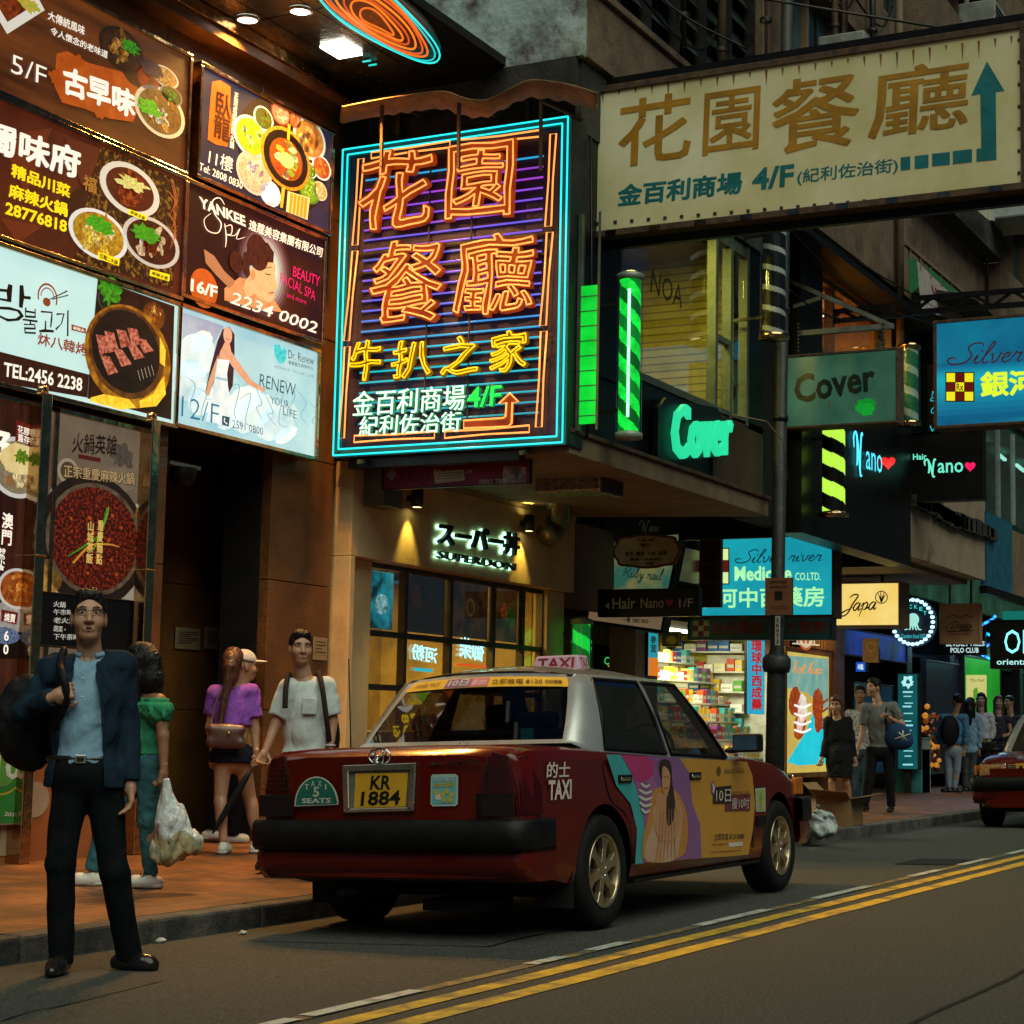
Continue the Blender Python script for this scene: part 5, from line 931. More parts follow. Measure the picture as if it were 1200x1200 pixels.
mb = MB(); mb.box((19.45, UY-.02, 7.05), (24.8, UY+.2, 8.35), BEIGE); mb.box((19.45, UY-.08, 8.353), (24.9, UY+.2, 8.48), CREAMD); mb.build('stained_wall', nb, bevel=.01)
mb = MB(); mb.box((19.45, UY+.25, 8.4), (24.9, UY+.3, 15), DARK)
for k in range(3): z = 8.5+k*2.3; mb.box((19.45, UY-.05, z+1.5), (24.9, UY+.24, z+2.25), BEIGE if k != 1 else CREAMD)
mb.build('upper_wall', nb)
TGL = pm('dusk_glass', (.05, .11, .12), .1, .2, var=.6, scale=1.2)
for k in range(3):
    win = MB(); z = 8.5+k*2.3
    for i in range(5): x = 19.6+i*1.05; win.box((x, UY+.16, z), (x+.96, UY+.2, z+1.48), TGL); win.box((x-.05, UY+.08, z), (x-.004, UY+.24, z+1.48), CREAMD); win.box((x+.45, UY+.14, z), (x+.49, UY+.158, z+1.48), DSTEEL)
    win.build('window', nb)
mb = MB(); mb.tube([(23.95, UY-.1, 5.4), (23.95, UY-.1, 14)], .055, CREAMD, 8); mb.build('drain_pipe', nb)
nn_ = thing('salon_wall_sign', 'cyan neon script with a red heart on the black salon block', 'neon sign', (23, UY-.03, 4.2)); sh = Sheet(1, UY-.02); mb = MB(); CYN = em('50d8f0', 1.4, lamp=True)
script(sh, mb, 'N', (1003, 545), (1011, 547), 40, CYN, 2.0, .01, .0); sh.text(mb, 'ano', (1014, 549.5), (1033, 555), (1014, 528), CYN, -.0, .01); mb.build('lettering', nn_); mb = MB(); heart(sh, mb, (1040, 542), 8.6, em('e81818', 1.3, lamp=True), .01); mb.build('heart', nn_)
b = Board('hair_salon_sign', 'square black hanging sign with pale green script and a pink heart', 'sign', BLK, q=[(1067, 507), (1150, 505), (1152, 585), (1070, 587)], val=24.85, axis=0, depth=.2, frame=BLK, fw=.01); MN = em('6ae0c0', 1.15, lamp=True)
script(b.sh, b.let, 'N', (1088, 554), (1098, 554), 16, MN, 2.2, .006, .0); b.text('ano', (1099, 554.5), (1129, 553.5), (1099, 542.5), MN, .01, .006); b.text('Hair', (1070, 539), (1086, 538.5), (1070, 532), MN, .02, .006); heart(b.sh, b.pic, (1137, 546.5), 6.4, em('f01858', 1.2, lamp=True), .006); b.done()

# ================================================================ FURTHER BUILDINGS along the street
fb = thing('beige_building', 'beige rendered building with a cracked parapet and green hoarding past the black salon block', 'building', (27, UY, .06)); mb = MB()
mb.box((24.83, UY+.02, 3.5), (29.15, UY+.3, 4.95), pm('cracked_beige', (.34, .25, .17), .85, var=.2, scale=1.2, bump=.3, dirt=((.1, .06, .04), 1.2, .2))); mb.box((29.08, UY+.3, 3.5), (29.15, 9.2, 7), BEIGE); mb.box((24.83, UY+.3, 3.44), (29.15, 9.3, 3.50), CREAMD); mb.build('parapet', fb)
mb = MB(); P = smooth([(1073, 586), (1095, 595), (1110, 606), (1130, 612), (1160, 624)], 5); sh = Sheet(1, UY-.0)
for p in P[::1]: c = sh.P(p, .02); mb.box(c-np.array([.22, .05, .08+random.uniform(0, .06)]), c+np.array([.22, .05, .05+random.uniform(0, .05)]), GRIME)
split(mb, 'broken_ledge', fb)
mb = MB(); mb.box((24.9, UY+.9, 5.0), (29.1, UY+1.0, 7.2), pm('green_tarp', (.015, .07, .03), .6, var=.7, scale=5, stretch=(1, 1, .2))); mb.box((24.83, UY, 7.2), (29.15, UY+.4, 8.6), BEIGE); mb.prism([(24.83, UY-.9, 7.0), (24.83, UY-.85, 7.06), (24.83, UY+.1, 7.3), (24.83, UY+.1, 7.2)], (4.3, 0, 0), GRIME); mb.box((24.83, UY+.3, 8.6), (29.15, UY+.4, 15), DARK)
for k in range(3): z = 8.6+k*2.2; mb.box((24.83, UY-.3, z), (29.15, UY+.3, z+.9), BEIGE if k else GRIME)
mb.build('wall', fb)
for k in range(3):
    win = MB(); z = 9.5+k*2.2
    for i in range(4): x = 24.95+i*1.05; win.box((x, UY+.2, z), (x+.95, UY+.25, z+1.28), TGL); win.box((x-.05, UY+.12, z), (x-.004, UY+.29, z+1.28), CREAMD)
    win.build('window', fb)
hb = thing('slogan_hoarding', 'sagging white and green banner with red lettering tied to a railing', 'banner', tuple(hit(1095, 340, 1, 6.5))); sh = Sheet(1, 6.5); mb = MB()
sh.poly(mb, [(1064, 298), (1074, 306), (1076, 336), (1066, 345)], pm('hoard_green', (.02, .20, .06), .6), 0, .01); sh.poly(mb, [(1074, 306), (1086, 318), (1122, 352), (1128, 360), (1128, 378), (1080, 364), (1076, 336)], pm('hoard_white', (.45, .38, .36), .7, var=.2), 0, .01); sh.poly(mb, [(1086, 312), (1124, 345), (1122, 352), (1086, 318)], pm('hoard_green', (.02, .20, .06), .6), 0, .012); mb.build('cloth', hb)
mb = MB(); sh.text(mb, 'WINE', (1092, 350), (1116, 364), (1090, 334), pm('hoard_red', (.3, .03, .04), .6), .02, .016); mb.build('lettering', hb)
mb = MB(); mb.bar(sh.P((1060, 285)), sh.P((1128, 342)), .05, CREAMD)
for k in range(6): p = (1066+k*12, 290+k*10); mb.bar(sh.P(p), sh.P((p[0], p[1]+16)), .035, CREAMD)
mb.build('railing', hb)
sb2 = thing('blank_white_plate', 'small tilted white plate with faint lettering high on the beige building', 'sign', tuple(hit(1148, 250, 1, 6.4))); sh = Sheet(1, 6.4); mb = MB(); sh.poly(mb, [(1136, 240), (1162, 247), (1164, 259), (1156, 258), (1134, 240)], PWT, 0, .03); mb.build('plate', sb2)
# teal glass building
tb = thing('teal_glass_building', 'building with green lit glass rooms and blue panels near the right edge', 'building', (36, UY, .06)); mb = MB(); ROOMG = pm('green_room', (.10, .30, .22), .7, var=.5, scale=2); BLP = pm('blue_panel', (.015, .12, .19), .5, var=.3)
mb.box((29.2, UY+1.6, 3.4), (46, UY+1.7, 6.2), ROOMG); mb.box((29.2, UY+.1, 6.2), (46, UY+1.7, 6.3), ROOMG); mb.box((29.2, UY, 3.3), (46, UY+.12, 3.42), BLK)
mb.box((29.2, UY, 3.42), (31.0, UY+.1, 4.6), BLP); mb.box((31.05, UY+.02, 3.42), (34, UY+.1, 4.5), CREAMD); mb.box((34.05, UY, 3.42), (46, UY+.1, 4.3), BLP); mb.box((29.2, UY, 6.3), (46, UY+.4, 7.6), GRIME); mb.box((29.2, UY+.35, 7.6), (46, UY+.5, 20), DARK)
for k in range(5): z = 7.6+k*2.5; mb.box((29.2, UY-.25, z), (46, UY+.34, z+1.0), GRIME if k % 2 else BEIGE)
mb.build('wall', tb)
win = MB()
for i in range(15): x = 29.25+i*1.1; win.box((x, UY+.05, 4.62), (x+.06, UY+.12, 6.18), pm('pale_frame', (.3, .4, .36), .4))
wo = win.build('glass_wall', tb); mb = MB(); mb.box((29.25, UY+.08, 4.62), (46, UY+.085, 6.18), GLASS); mb.build('pane', wo)
mb = MB()
for k in range(9): mb.bar((29.8+k*1.6, UY+.7, 6.1), (30.7+k*1.6, UY+.75, 6.1), .05, em('b0fff0', 2.0, lamp=True))
split(mb, 'ceiling_tube', tb)
for k in range(5):
    win = MB(); z = 8.6+k*2.5
    for i in range(14): x = 29.4+i*1.18; win.box((x, UY+.25, z), (x+1.06, UY+.3, z+1.45), TGL); win.box((x-.06, UY+.1, z), (x-.004, UY+.33, z+1.45), CREAMD)
    win.build('window', tb)
nw2 = thing('window_neon_script', 'small teal neon loops glowing behind the glass left of the blue pharmacy box', 'neon sign', tuple(hit(1092, 480, 1, 6.95))); sh = Sheet(1, 6.8); mb = MB(); TN = em('18c0c8', 1.1, lamp=True)
script(sh, mb, 'o', (1088, 470), (1096, 470), 10, TN, .8); script(sh, mb, 'o', (1088, 484), (1100, 484), 18, TN, .8); script(sh, mb, 'n', (1090, 466), (1096, 466), 16, TN, .8); sh.text(mb, 'WAND', (1088, 506), (1131, 508), (1089, 499), TN, -.01, .006); mb.build('lettering', nw2)
eb = thing('end_building', 'dim high block closing the far end of the street', 'building', (95, 8, 0)); mb = MB(); ENDW = pm('end_wall', (.05, .06, .06), .8, var=.4, scale=.3); mb.box((46, UY, 0), (140, UY+8, 34), ENDW); mb.box((100, -30, 0), (110, 6.8, 40), ENDW); mb.build('wall', eb)
for k in range(5):
    win = MB(); z = 4+k*3.2
    for i in range(18): x = 46.5+i*1.9; win.box((x, UY-.06, z), (x+1.3, UY-.004, z+1.6), TGL if (i*7+k*3) % 5 else em('58a8a0', .45, lamp=None))
    win.build('window', eb)
ab = thing('air_conditioner', 'white window air conditioner box near the upper right edge', 'air conditioner', tuple(hit(1185, 245, 1, 6.3))); mb = MB(); c = np.array(hit(1188, 240, 1, 6.3)); mb.box(c-np.array([.55, .3, .35]), c+np.array([.55, .3, .35]), pm('ac_white', (.4, .45, .43), .5, var=.2)); mb.build('case', ab, bevel=.03)
mb = MB()
for k in range(6): mb.box(c+np.array([-.57, -.31, -.28+k*.1]), c+np.array([.5, -.302, -.25+k*.1]), DSTEEL)
mb.build('grille', ab)
# ================================================================ TAXIS
def paint():
    m = pm('taxi_red', (.09, .005, .003), .16, 0, var=.12, scale=1.2, bump=.0); m.node_tree.nodes['Principled BSDF'].inputs['Specular IOR Level'].default_value = .42; return m
TRED = paint(); TSIL = pm('taxi_silver', (.42, .43, .42), .25, .55, var=.08, scale=2, bump=0, coat=.8); TBLK = pm('taxi_trim', (.005, .005, .005), .5, var=.3, scale=9, bump=.1); RUB = pm('tyre_rubber', (.007, .007, .007), .75, var=.4, scale=14, bump=.3)
ALOY = pm('alloy', (.50, .40, .25), .3, .85, var=.25, scale=6); CAB = pm('cabin_dark', (.010, .010, .010), .7, var=.3); CHR = pm('bright_chrome', (.75, .78, .78), .08, 1.0, var=.1, bump=.05, bscale=12)
CGL = glassy('car_glass', (.04, .06, .05), .66, .02, .15); RLENS = pm('red_lens', (.045, .002, .002), .22, var=.3); BLENS = pm('black_lens', (.008, .007, .008), .12, coat=.8)
XS = np.array([-1.10, -1.07, -1.0, -.9, -.75, -.6, -.45, -.3, -.15, 0, .2, .45, .7, .95, 1.2, 1.45, 1.7, 1.95, 2.15, 2.35, 2.55, 2.8, 3.0, 3.15, 3.28, 3.38, 3.45, 3.49])
def cW(x): return float(np.interp(x, [-1.10, -1.07, -1.0, -.85, -.4, 2.4, 2.9, 3.15, 3.3, 3.42, 3.49], [.77, .815, .838, .848, .855, .855, .845, .82, .785, .73, .66]))
def cT(x): return float(np.interp(x, [-1.10, -1.06, -1.0, -.6, -.25, .95, 1.95, 2.2, 2.8, 3.15, 3.33, 3.43, 3.49], [.955, .99, 1.005, 1.01, 1.0, .955, .925, .945, .895, .835, .785, .73, .66]))
def cB(x): return float(np.interp(x, [-1.1, -.9, -.5, 2.3, 3.2, 3.49], [.33, .30, .23, .225, .22, .26]))
def section(x):
    W, T, Bz = cW(x), cT(x), cB(x); dk = .02*np.interp(x, [-1.1, -.4, .0, 1.9, 2.3, 3.49], [1, 1, .3, .3, 1.3, .6])
    return [(W-.10, Bz), (W-.03, Bz+.03), (W-.012, Bz+.10), (W, .52), (W-.001, .60), (W-.004, .605), (W-.004, .74), (W-.016, T-.065), (W-.045, T-.018), (W-.10, T), (W*.62, T+dk*.8), (0, T+dk)]
def bow(x, y, W): return (-.055*(1-(y/W)**2) if x < -1.0 else (.06*(1-(y/W)**2)*(x-3.2)/.29 if x > 3.2 else 0.0))*(1 if x > 3.2 else max(0, (-1.0-x)/.10))
def car_body(root):
    V = []; F = []; M = []; n = len(section(0)); N = 2*n-1
    for x in XS:
        s = section(x); W = cW(x); ring = [(x+bow(x, y, W), -y, z) for y, z in s] + [(x+bow(x, y, W), y, z) for y, z in s[-2::-1]]; V += ring
    for i in range(len(XS)-1):
        for j in range(N-1): F.append((i*N+j, i*N+j+1, (i+1)*N+j+1, (i+1)*N+j)); xc = (XS[i]+XS[i+1])/2; M.append(1 if (n-3 <= j < n+1 and -.2 < xc < 1.99) else 0)
        F.append((i*N+N-1, i*N, (i+1)*N, (i+1)*N+N-1)); M.append(1)
    for i, x in ((0, XS[0]), (len(XS)-1, XS[-1])):      # rear and front faces, bowed, in rows of section height
        base = i*N; s = section(x); W = cW(x); C = 9; ids = []
        for j in range(n-1):
            y, z = s[j]; row = [base+j]
            for k in range(1, C): yy = -y+2*y*k/C; V.append((x+bow(x, yy, W), yy, z)); row.append(len(V)-1)
            row.append(base+N-1-j); ids.append(row)
        for j in range(n-2):
            for k in range(C): f = (ids[j][k], ids[j][k+1], ids[j+1][k+1], ids[j+1][k]); F.append(f if i else f[::-1]); M.append(0)
        top = ids[-1]; f = [base+n-2, base+n-1, base+n]; F.append(tuple(top)+tuple([base+n-1])); M.append(0)
    me = bpy.data.meshes.new('body'); me.from_pydata(V, [], F); bm = bmesh.new(); bm.from_mesh(me); bmesh.ops.remove_doubles(bm, verts=bm.verts, dist=1e-5)
    for f, mi in zip(bm.faces, M): f.material_index = mi
    bmesh.ops.recalc_face_normals(bm, faces=bm.faces); bm.to_mesh(me); bm.free(); me.materials.append(TRED); me.materials.append(CAB)
    o = bpy.data.objects.new('body', me); COL.objects.link(o); cutters = []
    for ax in (-.15, 2.8):
        for s in (-1, 1):
            bm = bmesh.new(); r = bmesh.ops.create_cone(bm, cap_ends=True, segments=40, radius1=.372, radius2=.372, depth=.62)
            bmesh.ops.transform(bm, matrix=Matrix.Translation((ax, s*.80, .315)) @ Matrix.Rotation(R(90), 4, 'X'), verts=bm.verts); cm = bpy.data.meshes.new('c'); bm.to_mesh(cm); bm.free()
            cm.materials.append(TRED); cm.materials.append(CAB); cm.polygons.foreach_set('material_index', [1]*len(cm.polygons)); c = bpy.data.objects.new('c', cm); COL.objects.link(c); md = o.modifiers.new('b', 'BOOLEAN'); md.object = c; md.solver = 'EXACT'; cutters.append(c)
    dg = bpy.context.evaluated_depsgraph_get(); m2 = bpy.data.meshes.new_from_object(o.evaluated_get(dg)); o.modifiers.clear(); o.data = m2
    for c in cutters: bpy.data.objects.remove(c)
    m2.polygons.foreach_set('use_smooth', [True]*len(m2.polygons)); m2.set_sharp_from_angle(angle=R(28)); o.parent = root; ORG[o.name] = np.zeros(3); return o
CB = [(-.26, .70, .12, .55), (-.17, .785, .13, .60), (-.03, .80, .19, .63), (.895, .80, .80, .635), (.965, .80, .87, .635), (1.97, .79, 1.42, .62), (2.05, .755, 1.47, .60), (2.10, .69, 1.50, .55)]
TR_ = [0.0, .055, .3, .6, .86, .94, 1.0]
def cabP(c, t, s):
    xb, yb, xt, yt = CB[c]; zb = cT(xb)-.02+(.05 if c == 0 else 0); zt = 1.435; bul = .016*math.sin(math.pi*t)
    curl = .03*max(0, (t-.86)/.14)**2
    return (xb+(xt-xb)*t, s*(yb+(yt-yb)*t+bul-curl), zb+(zt-zb)*t+.0)
def car_cabin(root):
    mb = MB(); gl = {}
    for s in (-1, 1):
        g = [[cabP(c, t, s) for t in TR_] for c in range(8)]
        for c in range(7):
            for j in range(6):
                q = (g[c][j], g[c+1][j], g[c+1][j+1], g[c][j+1]); q = q if s < 0 else q[::-1]
                if c in (2, 4) and 1 <= j <= 4: gl.setdefault((s, c), []).append(q)
                else: mb.add(q, [(0, 1, 2, 3)], TSIL if not (c == 3 and False) else TSIL, True)
    def endp(c, t, v): a = np.array(cabP(c, t, -1)); b_ = np.array(cabP(c, t, 1)); p = a+(b_-a)*v; p[0] += (-.07 if c == 0 else .10)*(1-(2*v-1)**2); p[2] += .02*t*(1-(2*v-1)**2); return p
    vs = [0, .035, .2, .35, .5, .65, .8, .965, 1]
    for c in (0, 7):
        for i in range(8):
            for j in range(6):
                q = [endp(c, TR_[j], vs[i]), endp(c, TR_[j], vs[i+1]), endp(c, TR_[j+1], vs[i+1]), endp(c, TR_[j+1], vs[i])]; q = q if c == 7 else q[::-1]
                if 1 <= i <= 6 and 1 <= j <= 4: gl.setdefault(('e', c), []).append(q)
                else: mb.add(q, [(0, 1, 2, 3)], TSIL, True)
    P = [[None]*13 for _ in range(15)]
    for i in range(15):
        u = i/14
        for k in range(13):
            v = k/12; a = endp(0, 1, v); b_ = endp(7, 1, v); p = a+(b_-a)*u; p[2] += .055*(1-abs(2*u-1)**2.6)*(1-abs(2*v-1)**3)+.012*(1-abs(2*v-1)**6); P[i][k] = p
        # roof edge follows the side panels
    rail = MB()
    mb.grid(P, TSIL)
    o = mb.build('cabin', root, local=True); me = o.data; bm = bmesh.new(); bm.from_mesh(me); bmesh.ops.remove_doubles(bm, verts=bm.verts, dist=.004); bm.to_mesh(me); bm.free(); me.set_sharp_from_angle(angle=R(40))
    for s in (-1, 1):                    # fill between roof and side rails
        m2 = MB(); rows = []
        for c in range(0, 8): a = np.array(cabP(c, 1, s)); rows.append(a)
        R_ = [P[i][0 if s < 0 else 12] for i in range(15)]
        A = [np.array([np.interp(i/14, np.linspace(0, 1, 8), [r[d] for r in rows]) for d in range(3)]) for i in range(15)]
        m2.grid([[A[i], (A[i]+R_[i])/2+np.array([0, 0, .004]), R_[i]] for i in range(15)], TSIL); m2.build('roof_rail', root, local=True)
    for key, qs in gl.items():
        m2 = MB()
        for q in qs: m2.add(q, [(0, 1, 2, 3)], CGL, True)
        nm = 'rear_window' if key == ('e', 0) else ('windscreen' if key == ('e', 7) else 'side_window'); m2.build(nm, root, local=True)
    for s in (-1, 1):                    # black rubber round the side windows
        m2 = MB()
        for c in (2, 4):
            q = [cabP(c, .055, s), cabP(c+1, .055, s), cabP(c+1, .94, s), cabP(c, .94, s)]; q = [np.array(p)+np.array([0, s*.004, 0]) for p in q]
            mid = [np.array(cabP(c+1, .5, s))+np.array([0, s*.006, 0]), np.array(cabP(c, .5, s))+np.array([0, s*.006, 0])]
            m2.tube([q[0], q[1], mid[0], q[2], q[3], mid[1]], .011, TBLK, 6, closed=True)
        m2.build('window_seal', root, local=True)
    return endp
def car_wheel(root, x, s):
    w = bpy.data.objects.new('wheel', None); COL.objects.link(w); w.parent = root; w.location = (x, s*.745, .315); ORG[w.name] = np.zeros(3); n = 40
    mb = MB(); mb.lathe([(.20, -.10), (.285, -.105), (.308, -.09), (.316, -.06), (.317, 0), (.316, .06), (.308, .09), (.285, .105), (.215, .10), (.20, .085)], (0, 0, 0), RUB, axis=(0, s, 0), n=n); mb.build('tyre', w, local=True)
    mb = MB(); mb.lathe([(.205, .09), (.208, .10), (.200, .104), (.186, .092), (.180, .04)], (0, 0, 0), ALOY, axis=(0, s, 0), n=n); mb.lathe([(.0, .030), (.18, .02)], (0, 0, 0), CAB, axis=(0, s, 0), n=n); mb.lathe([(.062, .03), (.060, .088), (.045, .094), (.03, .086), (0, .086)], (0, 0, 0), ALOY, axis=(0, s, 0), n=n)
    for k in range(6):
        a = 2*math.pi*k/6+.3; d = np.array([math.cos(a), 0, math.sin(a)]); t = np.array([-math.sin(a), 0, math.cos(a)]); yv = np.array([0, s, 0])
        a0, a1, a2 = d*.045, d*.12, d*.19; ws = (.026, .022, .046); pts = [a0-t*ws[0], a1-t*ws[1], a2-t*ws[2], a2+t*ws[2], a1+t*ws[1], a0+t*ws[0]]; mb.prism([p+yv*.055 for p in pts] if s > 0 else [p+yv*.055 for p in pts][::-1], yv*.036, ALOY)
        mb.lathe([(.012, .08), (.010, .092), (0, .094)], d*.042, CHR, axis=(0, s, 0), n=8)
    mb.build('rim', w, local=True, bevel=.004)
def taxi(label, O, rz, roll):
    root = bpy.data.objects.new('taxi', None); COL.objects.link(root); tag(root, label, 'taxi', 'red taxis on the road'); ORG[root.name] = np.zeros(3)
    root.matrix_world = Matrix.Translation(O) @ Matrix.Rotation(rz, 4, 'Z') @ Matrix.Rotation(roll, 4, 'X')
    car_body(root); endp = car_cabin(root)
    for x in (-.15, 2.8):
        for s in (-1, 1): car_wheel(root, x, s)
    L = lambda: MB(); B_ = lambda m, nm, **k: m.build(nm, root, local=True, **k)
    m = L(); m.box((-.60, -.70, .2), (3.3, .70, .28), CAB); m.box((-.9, -.5, .14), (-.6, -.1, .2), CAB); m.tube([(-1.02, .35, .24), (-.4, .35, .24)], .028, DSTEEL, 8); m.box((-.56, -.84, .14), (-.55, -.62, .36), CAB); m.box((-.56, .62, .14), (-.55, .84, .36), CAB); B_(m, 'underbody')
    # bumpers: a black band wrapping the ends over painted valances
    for x0, sg, nm in ((-1.10, -1, 'rear_bumper'), (3.46, 1, 'front_bumper')):
        ys = np.linspace(-1, 1, 25); prof = [(0, .475), (.035, .47), (.062, .49), (.07, .55), (.06, .615), (.035, .635), (0, .632)]; rows = []
        for v in ys:
            W = .862; y = W*math.sin(v*math.pi/2) if abs(v) > .8 else W*v*math.sin(.8*math.pi/2)/.8; c = abs(v)
            xb = x0-sg*(-.05*(1-v*v)) - sg*(0 if c < .8 else .30*((c-.8)/.2)**2)
            k = 1 if c < .8 else 1-.55*((c-.8)/.2); rows.append([(xb+sg*d*k, y+math.copysign(d*(1-k)*.5, y), z) for d, z in prof])
        m = L(); m.grid(rows, TBLK, flip=(sg < 0)); m.grid([[(r[-1][0]-sg*.002, r[-1][1], .633), (x0-sg*.14, r[-1][1]*.95, .637)] for r in rows], TBLK, flip=(sg > 0)); B_(m, nm)
        m = L(); pr = [(0, .475), (.015, .44), (.01, .36), (-.06, .31)]; m.grid([[(r[0][0]+sg*d, r[0][1], z) for d, z in pr] for r in rows], TRED, flip=(sg > 0)); B_(m, 'valance')
    for s in (-1, 1):                     # lamps
        m = L(); m.prism([(-1.165+.04, s*.57, .65), (-1.158+.04, s*.60, .80), (-1.15+.05, s*.66, .985), (-1.12+.03, s*.745, .96), (-1.10+.02, s*.79, .78), (-1.10+.02, s*.80, .65)][::(1 if s < 0 else -1)], (-.022, 0, 0), RLENS); m.prism([(-1.08, s*.80, .655), (-1.08, s*.795, .79), (-1.07, s*.765, .955), (-1.02, s*.795, .965), (-.93, s*.838, .80), (-.93, s*.845, .655)], (0, s*.014, 0), RLENS)
        m.box((-1.152, min(s*.575, s*.80), .652), (-1.146, max(s*.575, s*.80), .77), BLENS); [m.box((-1.151, min(s*.60, s*.785), .80+.028*k), (-1.1475, max(s*.60, s*.785)-(.02*k if s > 0 else 0), .804+.028*k), CAB) for k in range(5)]; B_(m, 'tail_light', bevel=.008)
        m = L(); m.box((3.455, min(s*.42, s*.72), .655), (3.50, max(s*.42, s*.72), .785), pm('headlamp_glass', (.6, .3, .12), .1, .3, var=.4, scale=20)); m.box((3.44, min(s*.40, s*.735), .64), (3.47, max(s*.40, s*.735), .80), CHR); B_(m, 'headlight', bevel=.01)
        m = L(); m.box((3.28, min(s*.775, s*.80), .655), (3.46, max(s*.775, s*.80), .78), pm('orange_lens', (.5, .13, .01), .15)); B_(m, 'indicator', bevel=.01)
        # handles, mirror, mouldings, door gaps
        for hx in (.12, 1.20): m = L(); m.box((hx-.09, min(s*.852, s*.868), .80), (hx+.09, max(s*.852, s*.868), .845), TBLK); m.box((hx-.07, min(s*.866, s*.874), .812), (hx+.06, max(s*.866, s*.874), .832), CHR); B_(m, 'door_handle', bevel=.005)
        m = L(); m.prism([(1.78, s*.83, .96), (1.92, s*.83, .955), (1.95, s*.92, .97), (1.86, s*.92, .975)], (0, 0, .035), TBLK); m.box((1.83, min(s*.87, s*1.06), .965), (1.93, max(s*.87, s*1.06), 1.085), TBLK); mo = B_(m, 'wing_mirror', bevel=.02)
        m = L(); m.box((1.826, min(s*.885, s*1.045), .98), (1.829, max(s*.885, s*1.045), 1.07), pm('mirror_glass', (.35, .6, .6), .03, 1, bump=0)); m.build('mirror_glass', mo, local=True)
        m = L(); m.box((.25, min(s*.835, s*.85), .225), (2.36, max(s*.835, s*.85), .245), TBLK); B_(m, 'side_moulding', bevel=.003)
        m = L()
        for pts in ([(.955, .33), (.955, .62), (.94, .93)], [(2.22, .33), (2.25, .6), (2.12, .90)], [(.235, .33), (.16, .60), (-.08, .72), (-.15, .95)]): P_ = smooth(pts, 4); m.tube([(p[0], s*(cW(p[0])-.003-(.0 if p[1] < .8 else .10*(p[1]-.8))), p[1]) for p in P_], .005, CAB, 5)
        B_(m, 'door_gap')
    # cabin furniture
    m = L()
    for y in (-.36, .36): m.box((.95, y-.24, .6), (1.1, y+.24, 1.12), CAB); m.box((.93, y-.13, 1.13), (1.03, y+.13, 1.30), CAB)
    m.box((-.05, -.6, .6), (.1, .6, 1.12), CAB)
    for y in (-.36, .36): m.box((-.03, y-.13, 1.12), (.06, y+.13, 1.22), CAB)
    m.box((1.75, -.68, .85), (2.0, .68, 1.0), CAB); B_(m, 'seats', bevel=.03)
    m = L(); m.tube([(1.62, -.36+.18*math.cos(t), 1.0+.16*math.sin(t)) for t in np.linspace(0, 6.283, 24, endpoint=False)], .014, CAB, 6, closed=True); B_(m, 'steering_wheel')
    sg = L(); PNK = em('c8a8b0', .35, lamp=None); sg.prism([(.93, -.20, 1.502), (.93, .14, 1.502), (.95, .12, 1.60), (.95, -.18, 1.60)][::-1], (.15, 0, 0), PNK); so = B_(sg, 'roof_sign', bevel=.012)
    tm = MB(); V_, F_, _ = glyphs('TAXI', .03); RDT = pm('sign_red', (.25, .012, .015), .5)
    tm.add([(.9295+.02*v-.004, .10-.26*u, 1.515+.07*v) for u, v in V_], F_, RDT); tm.add([(.955+.11*u, -.202+.012*v-.004, 1.515+.07*v) for u, v in V_], F_, RDT); tm.build('sign_lettering', so, local=True)
    m = L(); m.box((3.485, -.36, .66), (3.515, .36, .79), CHR)
    for k in range(5): m.box((3.512, -.34, .672+k*.024), (3.519, .34, .683+k*.024), CAB)
    B_(m, 'grille', bevel=.004)
    return root, endp, B_
XFR = math.atan(.042)
t1, endp, B_ = taxi('red and silver taxi with a coloured beauty advertisement on its doors, nearest the camera', (9.72, 5.22, zroad(5.22)), 0, -XFR)
TM = np.array(t1.matrix_world); TMi = np.linalg.inv(TM)
class CarSheet(Sheet):
    """a plane of the nearer taxi, in that car's own axes"""
    def __init__(s, ax, val): s.ax = ax; s.val = val; s.a = 1 if ax == 1 else 0; s.n = np.array([0, -1., 0]) if ax == 1 else np.array([-1., 0, 0])
    def P(s, p, off=0.0):
        o = TMi[:3, :3] @ CAM + TMi[:3, 3]; d = TMi[:3, :3] @ ray(*p); return o+d*((s.val-o[s.ax])/d[s.ax])+s.n*off
# --- advertisement on the near side doors
sd = CarSheet(1, -.857); ad = MB(); D_ = lambda n, c, **k: pm('ad_'+n, c, .35, var=.08, bump=0, coat=.5, **k)
TEA, MAG, PUR, YEW, SKN, HRD, CHAIR, WHI = D_('teal', (.04, .34, .36)), D_('magenta', (.42, .03, .15)), D_('purple', (.22, .09, .25)), D_('yellow', (.50, .24, .03)), D_('skin', (.50, .24, .12)), D_('hair', (.03, .010, .008)), D_('chair', (.48, .20, .04)), D_('white', (.6, .55, .5))
zq = lambda x, y: (640+x/3.333, 750+y/3.333)
yel = [zq(*p) for p in ((522, 462), (560, 520), (572, 640), (602, 720), (608, 852), (700, 846), (790, 838), (808, 740), (816, 640), (806, 530), (785, 476), (700, 470))]
tel = [zq(*p) for p in ((235, 447), (275, 570), (330, 640), (355, 740), (348, 876), (375, 872), (388, 760), (372, 640), (332, 520), (292, 449))]
pur = [zq(*p) for p in ((292, 449), (332, 520), (372, 640), (388, 760), (375, 872), (480, 862), (608, 852), (602, 720), (572, 640), (560, 520), (522, 462), (400, 454))]
sd.poly(ad, pur, PUR, .0); sd.poly(ad, tel, TEA, .0); sd.poly(ad, yel, YEW, .0)
